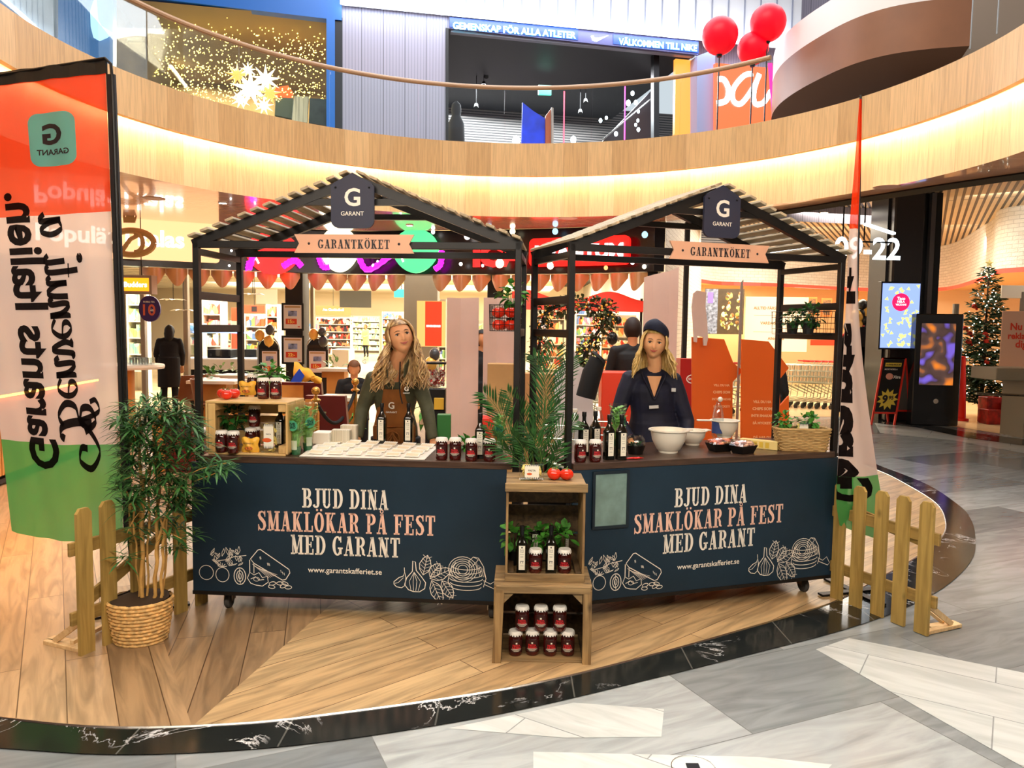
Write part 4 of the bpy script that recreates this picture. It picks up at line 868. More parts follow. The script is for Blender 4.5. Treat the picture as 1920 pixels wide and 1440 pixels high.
o = m.build('chili_peppers', P('chili_red', (206, 30, 20), .25), smooth=True); o.location = put(940, 860, CZ, .02); tag(o, 'small bunch of red chili peppers at the right end of the left counter', 'chili')
# ---- right counter
bowlm = P('white_plastic', (238, 232, 216), .35)
def make_bowl(label, r, h, handle=False):
    t = thing('mixing_bowl', label, 'bowl', (0, 0, 0)); m = M(); k = 28
    m.lathe([(1e-4, 0), (r*.5, 0), (r*.52, .012), (r*.62, .02), (r*.88, h*.55), (r*.96, h*.93), (r*1.08, h*.95), (r*1.08, h), (r*.93, h), (r*.86, h*.6), (r*.55, .035), (1e-4, .03)], (0, 0, 0), k); m.build('bowl', bowlm, t, smooth=True)
    m = M()
    if handle: m.box((-r*1.5, 0, h*.965), (r*1.1, .035, .01), bev=.003)
    else: m.box((r*1.12, 0, h*.965), (.05, .06, .008), bev=.003)
    m.build('handle', bowlm, t)
    return t
w0 = make_bowl('large white mixing bowl in the middle of the right counter', .118, .145); w0.location = put(1253, 851, CZ, .07); w0.rotation_euler = (0, 0, AR_)
w1 = make_bowl('white bowl with long side handle behind the plastic water bottle', .098, .125, True); w1.location = put(1358, 822, CZ, .06); w1.rotation_euler = (0, 0, AR_-.3)
w2 = make_bowl('second white bowl stacked under the long handled bowl', .09, .1); w2.location = put(1298, 838, CZ, .1); w2.rotation_euler = (0, 0, AR_); w2['label'] = 'small white bowl half hidden behind the large mixing bowl'
# plastic water bottle
t = thing('water_bottle', 'clear plastic water bottle with blue label and white cap on the right counter', 'bottle', put(1345, 822, CZ, .035))
pet = GLASS('clear_plastic', (246, 251, 252), .9, .05)
m = M(); m.lathe([(1e-4, .004), (.03, 0), (.041, .015), (.041, .14), (.04, .16), (.03, .215), (.015, .245), (.014, .26)], (0, 0, 0), 20); m.build('bottle_body', pet, t, smooth=True)
m = M(); m.lathe([(.0418, .035), (.0418, .115)], (0, 0, 0), 20); m.build('label', P('blue_label', (56, 76, 130), .4, var=.3, vs=6), t, smooth=True, fixn=False)
m = M(); m.ball((.012, 0, .275), .018, 12); m.build('cap', bowlm, t, smooth=True)
for i, (x, y) in enumerate(((1068, 842), (1113, 836))):
    t = thing('water_bottle', ['clear plastic bottle behind the oil bottles beside the stall post', 'clear plastic bottle with red tinted neck behind the oil bottles'][i], 'bottle', put(x+8, y+8, CZ, .04)); m = M(); m.lathe([(1e-4, .004), (.03, 0), (.04, .015), (.04, .14), (.038, .16), (.028, .215), (.015, .245), (.014, .255)], (0, 0, 0), 18); m.build('bottle_body', pet, t, smooth=True); m = M(); m.lathe([(.0175, .25), (.0175, .27), (1e-4, .272)], (0, 0, 0), 14); m.build('cap', bowlm, t, smooth=True)
# meat trays
def make_tray(label, col, seed, w=.15):
    t = thing('meat_tray', label, 'food tray', (0, 0, 0)); rr = random.Random(seed); m = M()
    vs = []; 
    for z, s in ((0, .72), (.05, 1.), (.05, .96), (.006, .7)): vs += [(-w/2*s, -w*.36*s, z), (w/2*s, -w*.36*s, z), (w/2*s, w*.36*s, z), (-w/2*s, w*.36*s, z)]
    m.add(vs, [(3, 2, 1, 0), (12, 13, 14, 15)]+[(i*4+j, i*4+(j+1) % 4, (i+1)*4+(j+1) % 4, (i+1)*4+j) for i in range(3) for j in range(4)]); m.build('tray', P('black_plastic', (18, 18, 18), .25), t)
    m = M()
    for k in range(24): c = V3((rr.uniform(-w*.4, w*.4), rr.uniform(-w*.26, w*.26), .048+rr.uniform(0, .025))); m.ball(c, .02, 8, (1.2, .9, .45), Matrix.Rotation(rr.uniform(-.5, .5), 3, 'X')@Matrix.Rotation(rr.uniform(0, 3), 3, 'Z'))
    o = m.build('cold_cuts', P('meat_'+str(seed), col, .3, 0, .6, var=.25, vs=30, coat=.4), t, smooth=True); o['kind'] = 'stuff'
    m = M(); m.sheet(lambda a, b: V3(((a-.5)*w*1.06, (b-.5)*w*.78, .052+.034*sin(pi*a)**.5*sin(pi*b)**.5+.004*sin(a*23)*sin(b*17))), 14, 10); m.build('film', clear, t, smooth=True)
    return t
q = make_tray('black tray of pink sliced cold cuts under film on the right counter', (226, 120, 96), 21); q.location = put(1349, 848, CZ, .055); q.rotation_euler = (0, 0, AR_)
q = make_tray('black tray of pale ham slices under film, nearer the wicker basket', (232, 160, 148), 22); q.location = put(1393, 852, CZ, .055); q.rotation_euler = (0, 0, AR_+.3)
# yellow patterned box
p = atz(1386, 838, CZ); q = atz(1457, 845, CZ); yb = P('yellow_box', (226, 190, 70), .45); L = (q-p).length; rz = atan2((q-p).y, (q-p).x)
t = thing('paper_box', 'long low box with yellow window pattern beside the wicker basket', 'box', p, rz); m = M(); m.box((L/2, .03, .028), (L, .06, .055), bev=.002); m.build('box', P('box_cream', (236, 214, 140), .45), t)
m = M()
for k in range(5): m.box((L*(.1+.16*k), -.0006, .028), (L*.1, .001, .036))
m.build('pattern', yb, t)
# dark salad bowl with domed lid
t = thing('salad_bowl', 'dark round bowl with green salad under a clear dome on the right counter', 'bowl', put(1191, 853, CZ, .05))
m = M(); m.lathe([(1e-4, 0), (.045, 0), (.062, .055), (.058, .055), (.042, .006), (1e-4, .006)], (0, 0, 0), 20); m.build('bowl', P('black_plastic', (18, 18, 18), .25), t, smooth=True)
m = M(); bush(m, (0, 0, .05), .045, 40, .03, .02, random.Random(6), (1, 1, .5)); m.build('salad', grd, t, smooth=True)
m = M(); m.lathe([(.062, .056), (.058, .09), (.04, .115), (1e-4, .122)], (0, 0, 0), 20); m.build('dome_lid', clear, t, smooth=True)
s3 = dup(s0, put(1157, 838, CZ, .06), AR_+.6, 'herb sleeve with round mint label standing behind the oil bottles on the right counter', scale=.95)
m = M()
for k in range(3): m.tube([(.02*k-.02, .01*k, .005), (.02*k+.02, .004*k, .009), (.02*k+.05, .015*k, .004)], [.004, .006, .001], 7)
o = m.build('chili_peppers', P('chili_red', (206, 30, 20), .25), smooth=True); o.location = put(1180, 862, CZ, .01); tag(o, 'few red chili peppers beside the oil bottles on the right counter', 'chili')
# wicker basket with herbs and pasta
p0, p1 = atz(1461, 846, CZ), atz(1556, 848, CZ); L = (p1-p0).length; rz = atan2((p1-p0).y, (p1-p0).x)
wick = WOOD('wicker', (150, 116, 66), (204, 170, 110), 'X', 3., .6, False)
t = thing('wicker_basket', 'rectangular wicker basket with herb pots at the right end of the right counter', 'basket', (p0+p1)/2, rz)
m = M(); w, d, h = L/2, .075, .14; rows = 13
def loop(z, sc_, ph):
    W, D = w*sc_, d*(.9+.1*sc_); per = []
    N = 84
    for i in range(N):
        a = 2*pi*i/N; c_, s_ = cos(a), sin(a); q = (abs(c_)**8+abs(s_)**8)**(-1/8); o = 1+.03*cos(a*14+ph)*1.
        per.append((W*c_*q*o, d+D*s_*q*(1+.05*cos(a*14+ph)), z))
    return per
for r in range(rows): z = .006+h*r/rows; pts = loop(z, .9+.14*r/rows, pi*(r % 2)); m.tube(pts+[pts[0]], .0062, 6, False)
m.build('weave', wick, t, smooth=True)
m = M(); pts = loop(h, 1.05, 0); m.tube(pts+[pts[0]], .009, 7, False); m.build('rim', wick, t, smooth=True)
m = M(); m.box((0, d, .008), (2*w*.86, 2*d*.8, .008)); m.build('base', wick, t)
bk = t
def inb(fx, fy, z=.013): c_, s_ = cos(rz), sin(rz); o = (p0+p1)/2; x, y = fx*w, d+fy*d; return V3((o.x+x*c_-y*s_, o.y+x*s_+y*c_, CZ+z))
herb('parsley_pot', 'parsley plant at the left end of the wicker basket', inb(-.72, .1), .21, .05, 60, .04, .03, 31)
herb('parsley_pot', 'light green herb plant at the right side of the wicker basket', inb(.42, .2), .2, .045, 34, .045, .034, 32)
herb('basil_plant', 'small basil plant in the middle of the wicker basket behind the pasta', inb(.05, .45), .2, .04, 26, .045, .03, 33)
pq2 = dup(pq, inb(-.02, -.4), rz, 'clear pack of pasta standing in the middle of the wicker basket', scale=.95)
# wire baskets hanging on the side rails
def wire_basket(S, side, label, seed, fill):
    u = side*(HW-.075 if side > 0 else HW-.075); c = stall_point(S, side*(HW-.10), DS*.35 if S is SLp else DS*.42, 1.69); t = thing('wire_basket', label, 'basket', c, S[2]); m = M(); W, D, Hh = .085, .1 if S is SLp else .2, .15
    for k in range(5): z = Hh*k/4; s = 1+.05*k/4; pts = [(-W*s, -D*s, z), (W*s, -D*s, z), (W*s, D*s, z), (-W*s, D*s, z)]; m.tube(pts+[pts[0]], .002, 5)
    for k in range(7): x = -W+2*W*k/6; m.tube([(x, -D*1.05, Hh), (x, -D, 0), (x, D, 0), (x, D*1.05, Hh)], .0016, 5)
    for k in range(6): y = -D+2*D*k/5; m.tube([(-W*1.05, y, Hh), (-W, y, 0), (W, y, 0), (W*1.05, y, Hh)], .0016, 5)
    m.build('wire_frame', P('black_wire', (14, 14, 14), .4, .5), t)
    m = M(); 
    for y in (-.04, .04): m.tube([(side*W, y, Hh), (side*(.078), y, Hh+.045), (side*.09, y, Hh+.04)], .003, 5)
    m.build('hook', dkm, t); return t, c
t, c = wire_basket(SLp, 1, 'black wire basket of tomatoes and basil on the right side rail of the left stall', 1, 0)
k = 0; names = ['lower left', 'lower right', 'upper left', 'upper right', 'back lower', 'back upper']
for (dx, dy, dz) in ((-.04, -.055, .004), (.035, -.05, .004), (-.042, -.05, .075), (.035, -.055, .077), (-.03, .045, .004), (-.04, .03, .08)):
    dup(tm, c+Matrix.Rotation(AL, 3, 'Z')@V3((dx, dy, dz)), k, f'{names[k]} tomato inside the black wire basket of the left stall', 'tomatoes in the wire basket', 1.0); k += 1
herb('basil_plant', 'bushy basil plant rising from the tomato wire basket', c+Matrix.Rotation(AL, 3, 'Z')@V3((.038, .05, .003)), .26, .075, 60, .06, .042, 41)
t, c = wire_basket(SRp, 1, 'black wire basket with dark herbs on the right side rail of the right stall', 2, 1)
herb('parsley_pot', 'dark parsley pot inside the wire basket of the right stall', c+Matrix.Rotation(AR_, 3, 'Z')@V3((-.01, -.07, .003)), .17, .08, 110, .04, .03, 42, mat_=grd)
herb('parsley_pot', 'second dark herb pot at the back of the right stall wire basket', c+Matrix.Rotation(AR_, 3, 'Z')@V3((.0, .1, .003)), .14, .06, 60, .04, .03, 43, mat_=grd)
# ================================================================ PLANTS, FENCES, FLAGS
bam = P('bamboo_leaf', (52, 96, 46), .45, 0, .4, var=.3, vs=22); cane = P('bamboo_cane', (196, 152, 84), .5, var=.15, vs=12)
bp = atz(265, 1215); bp = bp+V3((bp.x, bp.y, 0)).normalized()*.12
t = thing('potted_bamboo', 'tall leafy artificial bamboo in a woven seagrass basket beside the left stall', 'plant', bp)
BL = bp
seag = P('seagrass', (214, 172, 108), .6, var=.18, vs=40)
m = M(); rows, N = 12, 132
def bk_r(z): return .122+.03*min(1, z/.2)**.8
for r in range(rows):
    z0 = .235*r/rows
    def f(a, b, r=r, z0=z0):
        th = 2*pi*a; q = (th*16/(2*pi)+.5*(r % 2)+b*.55) % 1.; lump = sin(pi*q)**.6; R_ = bk_r(z0)+.012*sin(pi*b)*(.35+.65*lump)+.004*(q-.5)
        return V3((R_*cos(th)*1.05, R_*sin(th)*.95, z0+.0205*b+.004*(q-.5)))
    m.sheet(f, N, 5)
m.build('basket', seag, t, smooth=True, crease=60)
m = M(); m.lathe([(bk_r(.23)*.96, .235), (bk_r(.2)*.9, .2), (.1, .01), (1e-4, .005)], (0, 0, 0), 30); m.build('liner', P('dark_liner', (60, 44, 30), .8), t, smooth=True, fixn=False)
m = M(); m.lathe([(.13, .17), (.06, .185), (1e-4, .18)], (0, 0, 0), 20); m.build('moss', P('moss', (96, 74, 46), .9, var=.3, vs=40), t)
def loc_(px, py, Y): return aty(px, py, Y)-bp
for (x0, y0, x1, y1, r, dy) in ((265, 1120, 268, 905, .010, 0), (268, 1120, 262, 800, .008, .03), (275, 1120, 281, 870, .006, .04), (287, 1118, 296, 1010, .009, -.01), (291, 1116, 298, 860, .009, .03), (300, 1115, 308, 1000, .008, .0), (305, 1112, 320, 840, .006, .05), (262, 1118, 250, 960, .005, .02)):
    a = loc_(x0, y0, bp.y+dy*.5); b = loc_(x1, y1, bp.y+dy); a.z = .17; m = M(); n = 9
    pts = [a.lerp(b, i/n)+V3((.006*sin(i*1.7+x0), 0, 0)) for i in range(n+1)]; m.tube(pts, [r*(1.12 if i % 2 else 1) for i in range(n+1)], 8)
    top = pts[-1]; m.tube([top, top+V3((rnd.uniform(-.05, .05), rnd.uniform(-.04, .04), .12))], [r, .003], 6); m.build('cane', cane, t, smooth=True)
m = M(); rr = random.Random(77)
cl = []
for (cx, cy, rx, ry, n) in ((300, 800, 62, 50, 74), (265, 780, 50, 30, 26), (335, 860, 60, 55, 44), (255, 850, 38, 55, 34), (305, 905, 60, 40, 34), (245, 930, 22, 50, 14), (255, 1000, 22, 30, 10), (315, 960, 36, 40, 18), (330, 1010, 36, 26, 9), (240, 1040, 14, 18, 3), (385, 880, 22, 14, 9), (415, 872, 14, 10, 7), (232, 800, 14, 30, 7), (345, 795, 26, 26, 16), (260, 900, 50, 60, 20), (350, 915, 20, 30, 8)):
    for _ in range(n):
        a = rr.uniform(0, 2*pi); q = sqrt(rr.random()); cl.append((cx+rx*q*cos(a), cy+ry*q*sin(a)))
for x, y in cl:
    c = loc_(x, y, bp.y+rr.uniform(-.13, .16)); base = rr.uniform(0, 2*pi); k = rr.randint(6, 9); out = V3((c.x, c.y, 0)); 
    for i in range(k):
        a = base+i*2.4; d = V3((cos(a), sin(a)*.8, rr.uniform(-.35, .75)))+out*1.2; leaf(m, c, d, rr.uniform(.07, .125), rr.uniform(.011, .017), None, rr.uniform(.1, .5))
m.build('foliage', bam, t, smooth=True)
m = M()
for (x0, y0, x1, y1) in ((330, 900, 425, 868), (320, 930, 410, 885), (300, 850, 240, 790), (300, 880, 232, 900), (300, 1000, 340, 1010), (262, 960, 238, 1000), (290, 820, 345, 790)):
    a, b = loc_(x0, y0, bp.y), loc_(x1, y1, bp.y-.04); m.tube([a, a.lerp(b, .5)+V3((0, 0, .015)), b], .0028, 5)
m.build('twig', cane, t, smooth=True)
# palm between the stalls
pp_ = V3((.12, 4.62, 0))
t = thing('palm_plant', 'green palm with long feathered fronds rising in the gap between the two stalls', 'plant', pp_)
m = M(); m.lathe([(.08, 0), (.11, .3), (.1, .3), (.09, .27), (1e-4, .27)], (0, 0, 0), 22); m.build('pot', P('black_pot', (24, 24, 24), .5), t, smooth=True)
palm = P('palm_leaf', (44, 88, 42), .42, 0, .4, var=.28, vs=18); palml = P('palm_rachis', (84, 116, 54), .5)
def frond(pxs, Y0, Y1, L, n, name='frond', wid=.008):
    pts = cr([loc2(x, y, Y0+(Y1-Y0)*i/(len(pxs)-1)) for i, (x, y) in enumerate(pxs)], 8); m = M(); m.tube(pts, [.004*(1-.8*i/(len(pts)-1)) for i in range(len(pts))], 6); fr = m.build(name, palml, t, smooth=True)
    m = M(); k = len(pts)
    for i in range(n):
        u = .18+.82*i/(n-1); j = min(k-2, int(u*(k-1))); p = pts[j].lerp(pts[j+1], u*(k-1)-j); d = (pts[j+1]-pts[j]).normalized(); s = d.cross(V3((0, 1, 0))).normalized()
        LL = L*sin(pi*(.12+.8*u))**.7
        for sg in (-1, 1): leaf(m, p, d*1.0+s*sg*rr.uniform(.55, .8)+V3((0, rr.uniform(-.35, .2), 0)), LL*rr.uniform(.85, 1.1), wid, V3((0, -1, .3)), rr.uniform(.02, .2))
    m.build('leaflets', palm, fr, smooth=True)
def loc2(x, y, Y): return aty(x, y, Y)-pp_
for pxs, Y0, Y1, L, n in (
    ([(1012, 885), (1018, 800), (1028, 720), (1042, 655)], 4.55, 4.45, .2, 34), ([(1005, 885), (985, 800), (972, 770), (952, 735)], 4.5, 4.35, .15, 24),
    ([(995, 885), (960, 830), (935, 770), (908, 738)], 4.4, 4.15, .17, 30), ([(1000, 885), (1000, 830), (1015, 790), (1048, 760)], 4.45, 4.4, .15, 24),
    ([(1010, 890), (1030, 850), (1050, 810), (1080, 790)], 4.45, 4.35, .14, 22), ([(995, 890), (970, 862), (940, 840), (915, 800)], 4.35, 4.2, .12, 22),
    ([(1000, 890), (985, 850), (975, 830), (960, 815)], 4.3, 4.2, .12, 20), ([(1008, 892), (1015, 860), (1005, 830), (985, 800)], 4.3, 4.2, .13, 22), ([(1015, 892), (1035, 872), (1045, 850), (1052, 835)], 4.35, 4.3, .11, 18), ([(1008, 880), (1022, 780), (1018, 700), (1000, 668)], 4.7, 4.7, .15, 24), ([(1012, 880), (1040, 760), (1062, 700), (1075, 670)], 4.75, 4.75, .14, 22)):
    frond(pxs, Y0, Y1, L, n)
# ---- picket fences
fw = WOOD('green_pine', (146, 118, 58), (186, 156, 84), 'Z', .9, .6); fwx = WOOD('green_pine_rail', (130, 104, 50), (168, 138, 74), 'X', .9, .6); raw = WOOD('raw_pine', (216, 178, 124), (236, 206, 156), 'X', 1., .6, False)
def fence(label, gp, zt, rails, diag, side, fl, lens, thick=.02, pwd=.085):
    """gp: ground points of the pickets; side: which way the rails sit"""
    a, b = gp[0], gp[-1]; rz = atan2((b-a).y, (b-a).x); t = thing('picket_fence', label, 'fence', a, rz); L = (b-a).length
    for i, p in enumerate(gp):
        x = (p-a).length; h = zt[i]; w = pwd/2; ch = .02; m = M()
        m.prism([(-w, 0), (w, 0), (w, h-ch*1.3), (w-ch, h), (-w+ch, h), (-w, h-ch*1.3)], lambda A, B: V3((x+A, -thick/2, .004+B)), lambda A, B: V3((x+A, thick/2, .004+B))); m.build('picket', fw, t)
    for z in rails: m = M(); m.box(((lens[0]+lens[1])/2, side*(thick+.002), z), (lens[1]-lens[0], thick, .07), bev=.003); m.build('rail', fwx, t)
    m = M(); m.bar((diag[0], side*(thick+.022), diag[1]), (diag[2], side*(thick+.022), diag[3]), .018, .065, up=(0, 0, 1)); m.build('brace', fwx, t)
    m = M(); m.box((fl[0], side*.02+fl[1]*.15, .014), (.035, .3, .022), bev=.002); m.bar((fl[0], side*.03, .17), (fl[0], fl[1]*.26, .03), .018, .03); m.build('foot', raw, t)
    return t
gR = [atz(1568, 1124), atz(1605, 1138), atz(1644, 1155), atz(1684, 1171), atz(1727, 1189)]
def ztop(px, y, g): return aty(px, y, g.y).z
zR = [ztop(1570, 906, gR[0]), ztop(1606, 913, gR[1]), ztop(1645, 922, gR[2]), ztop(1685, 931, gR[3]), ztop(1730, 942, gR[4])]
LR = (gR[-1]-gR[0]).length
fR = fence('weathered picket fence at the right end of the right stall, five pickets', gR, zR, (.2, .56), (-.05, .62-.02, LR*.95, .52), 1, (LR*.99+.02, .9), (-.12, LR+.07))
gLf = [atz(163, 1226), atz(211, 1208), atz(262, 1184), atz(336, 1149), atz(378, 1133)]
zL = [ztop(160, 954, gLf[0]), ztop(210, 941, gLf[1]), .76, .76, .76]; LL_ = (gLf[-1]-gLf[0]).length
fL_ = fence('weathered picket fence behind the bamboo basket, left of the left stall', gLf, zL, (.2, .56), (.06, .27, LL_*.95, .58), 1, (.0, .9), (-.07, LL_+.05))
m = M(); q0, q1 = atz(160, 1222), atz(88, 1207); m.bar(q0+V3((0, .03, .014)), q1+V3((0, .03, .014)), .05, .022); m.bar(atz(205, 1175)+V3((0, 0, .02)), atz(135, 1217)+V3((0, 0, .035)), .022, .02); m.build('foot', raw, fL_, world=True)
q0, q1 = atz(1740, 1180), atz(1792, 1172); m = M(); m.bar(q0+V3((0, 0, .012)), q1+V3((0, .0, .012)), .045, .022); m.bar(atz(1742, 1165)+V3((0, 0, .06)), atz(1768, 1176)+V3((0, 0, .03)), .02, .02); m.build('foot', raw, fR, world=True)
# ---- printed beach flags
redf = CLOTH('flag_red', (236, 62, 22), .10); whf = CLOTH('flag_white', (232, 212, 200), .10); grf = CLOTH('flag_green', (92, 176, 92), .08); mint = CLOTH('flag_mint', (112, 206, 196), .03)
fblack = CLOTH('flag_black', (26, 20, 20), .02); pole = P('flag_pole', (14, 14, 15), .4, .2); sleeve = P('flag_sleeve', (17, 16, 17), .7)
def dense(t2, L):
    """split long triangles so that lettering can follow the cloth"""
    vs, fs, W, Hh = t2; bm = bmesh.new(); bv = [bm.verts.new((a, b, 0)) for a, b in vs]
    for f in fs:
        try: bm.faces.new([bv[i] for i in f])
        except Exception: pass
    for _ in range(7):
        es = [e for e in bm.edges if e.calc_length() > L]
        if not es: break
        bmesh.ops.subdivide_edges(bm, edges=es, cuts=1); bmesh.ops.triangulate(bm, faces=bm.faces[:])
    bm.verts.index_update(); r = ([(v.co.x, v.co.y) for v in bm.verts], [tuple(v.index for v in f.verts) for f in bm.faces], W, Hh); bm.free(); return r
def brush(s):
    """flowing script capitals and small letters drawn as brush strokes (x along reading, y up)"""
    G = {'e': ([(.1, .5), (.45, .6), (.5, .85), (.32, 1), (.12, .75), (.1, .35), (.3, .02), (.6, .2)], .58), 'n': ([(.05, 1), (.14, .9), (.12, 0), (.2, .6), (.42, 1), (.5, .8), (.46, .1), (.56, 0), (.66, .2)], .64),
         'v': ([(.02, .9), (.14, 1), (.2, .1), (.3, .0), (.48, .6), (.4, 1), (.56, .9)], .56), 'u': ([(.06, 1), (.08, .2), (.2, 0), (.42, .5), (.46, 1), (.45, .15), (.54, 0), (.66, .2)], .64),
         't': ([(.2, 1.6), (.14, .3), (.22, 0), (.36, .15)], .34), 'i': ([(.14, 1), (.1, .2), (.18, 0), (.32, .2)], .3), 'a': ([(.5, .9), (.25, 1), (.08, .5), (.2, 0), (.42, .4), (.52, 1), (.48, .1), (.56, 0), (.7, .25)], .7)}
    vs, fs = [], []
    def put_(pts, w):
        c = cr([(a, b, 0) for a, b in pts], 6); n = len(c); p = [(q[0], q[1]) for q in c]; ws = []
        for i in range(n):
            a, b = p[max(i-1, 0)], p[min(i+1, n-1)]; dy = abs(b[1]-a[1]); l = sqrt((b[0]-a[0])**2+dy*dy) or 1; ws.append(w*(.35+.75*dy/l))
        v, f = stroke(p, ws); o = len(vs); vs.extend(v); fs.extend(tuple(o+i for i in q) for q in f)
    x = 0
    # capital B with big swashes
    put_([(.25, 1.6), (.3, .9), (.2, .1), (-.05, -.1), (-.2, .1)], .24); put_([(.0, 1.2), (.3, 1.8), (.7, 1.6), (.7, 1.15), (.35, .95), (.75, .8), (.85, .3), (.5, -.1), (.2, .1)], .2)
    put_([(.3, .95), (.0, 1.5), (-.6, 1.9), (-1.1, 1.4), (-.9, .8), (-.5, .9), (-.5, 1.25)], .2); put_([(.35, 1.0), (.6, 2.0), (.95, 1.9), (.9, 1.6)], .15)
    x = 1.0
    for ch in s:
        if ch == ' ': x += .55; continue
        g, w = G[ch]; put_([(x+a, b) for a, b in g], .165)
        if ch == 't': put_([(x-.02, 1.12), (x+.4, 1.16)], .14)
        if ch == 'i': v, f = stroke(ell(x+.2, 1.75, .08, .08, 0, 2*pi, 10), .15); o = len(vs); vs.extend(v); fs.extend(tuple(o+i for i in q) for q in f)
        x += w
    return vs, fs, x, 1.
def flag_left():
    top, bot = 3.2, .42
    pt = aty(206, 128, 4.36); pb = aty(245, 1000, 4.33)      # pole edge
    base = atz(253, 1150)
    t = thing('beach_flag', 'large red, white and green flag seen from behind at the far left', 'flag', base)
    q = lambda x, y, Y: aty(x, y, Y)
    TL, TR, BLc, BR = q(-75, 168, 4.72), q(198, 137, 4.36), q(22, 995, 4.66), q(232, 1012, 4.34)
    off = V3((.35, -.9, 0)).normalized()
    def S(a, b, d=0.):
        """a 0..1 free edge to pole, b 0..1 bottom to top"""
        p = (BLc*(1-a)+BR*a)*(1-b)+(TL*(1-a)+TR*a)*b; sag = (1-b)**3
        p = p+V3((0, 0, -.035*sin(pi*a)*sag)); w = .012*sin(a*15+b*3)*(.35+.65*(1-b))+.018*sin(a*6.5-b*9)*(1-a)*.8+.006*sin(a*31+b*13)
        return p+off*(w+d)
    n = 64; bg, br_ = .212, .712
    for nm, b0, b1, mt in (('green_field', 0, bg, grf), ('white_field', bg, br_, whf), ('red_field', br_, 1., redf)):
        m = M(); m.sheet(lambda a, b: S(a, b0+(b1-b0)*b), n, 24); m.build(nm, mt, t, smooth=True, world=True, fixn=False)
    W = .83; Ht = 2.78
    fn = lambda a, b: S(a/W, b/Ht, .004)
    fn2 = lambda a, b: S(a/W, b/Ht, .007)
    # logo
    cx, cz, hw, hh, r = W*.625, Ht*.873, .133, .158, .06
    pts = [(cx+sx*(hw-r)+r*cos(a0_+pi/2*i/6), cz+sy*(hh-r)+r*sin(a0_+pi/2*i/6)) for sx, sy, a0_ in ((1, 1, 0), (-1, 1, pi/2), (-1, -1, pi), (1, -1, 1.5*pi)) for i in range(7)]
    m = M(); k = len(pts); T2 = dense(([(0, 0)]+[(x-cx, z-cz) for x, z in pts], [(0, 1+i, 1+(i+1) % k) for i in range(k)], 1, 1), .02); m.add([fn(cx+a, cz+b) for a, b in T2[0]], T2[1]); m.build('logo_patch', mint, t, world=True, smooth=True, fixn=False)
    gm = CLOTH('flag_grey_print', (70, 60, 60), .03)
    m = M(); T2 = dense(sans('G', .035), .12); kx_ = .125/T2[3]; m.add([fn2(cx-a*kx_, cz+.03+b*kx_) for a, b in T2[0]], T2[1]); T2 = dense(sans('GARANT', .025), .3); kx_ = .185/T2[2]; m.add([fn2(cx-a*kx_, cz-.075+b*kx_) for a, b in T2[0]], T2[1]); m.build('logo_print', gm, t, world=True, fixn=False)
    # reversed lettering reading upwards: along = up, letter tops to the right
    m = M(); T2 = dense(sans('Garants Italien.', .03), .15); Lh = 1.69; k = Lh/T2[2]; m.add([fn2(W*(.375)+b*k*1.05, Ht*.4605+a*k) for a, b in T2[0]], T2[1]); m.build('bold_lettering', fblack, t, world=True, fixn=False)
    vs, fs, X, _ = brush('envenuti a'); k = 1.32/X
    m = M(); m.add([fn2(W*.615+(y-.45-.06*x)*k*.62, Ht*.24+x*k) for x, y in vs], fs); m.build('script_lettering', fblack, t, world=True, fixn=False)
    # pole, sleeve and cross foot
    m = M(); m.sheet(lambda a, b: S(1, .02+.98*b)+(V3((.045*1.0*(a-.0), 0, 0)))-off*.012, 2, 24, .02); m.build('pole_sleeve', sleeve, t, world=True, smooth=True)
    m = M(); m.sheet(lambda a, b: S(a, 1.)+V3((0, 0, .075*b)), 30, 1, .012); m.build('top_sleeve', sleeve, t, world=True)
    m = M(); e = S(1, 1.); pts = [base+V3((0, 0, .03)), S(1, 0)+V3((.03, 0, 0)), e+V3((.035, 0, -.03)), e+V3((.03, 0, .05)), e+V3((.0, 0, .08)), S(0, 1.)+V3((0, 0, .05))]; m.tube(pts, .0085, 8); m.build('pole', pole, t, world=True, smooth=True)
    m = M()
    for a_ in (0, pi/2): R = Matrix.Rotation(a_+.5, 3, 'Z'); d = R@V3((.3, 0, 0)); m.bar(base+d+V3((0, 0, .012)), base-d+V3((0, 0, .012)), .05, .012)
    m.tube([base, base+V3((0, 0, .1))], .018, 10); m.build('cross_foot', dkm, t, world=True)
flag_left()
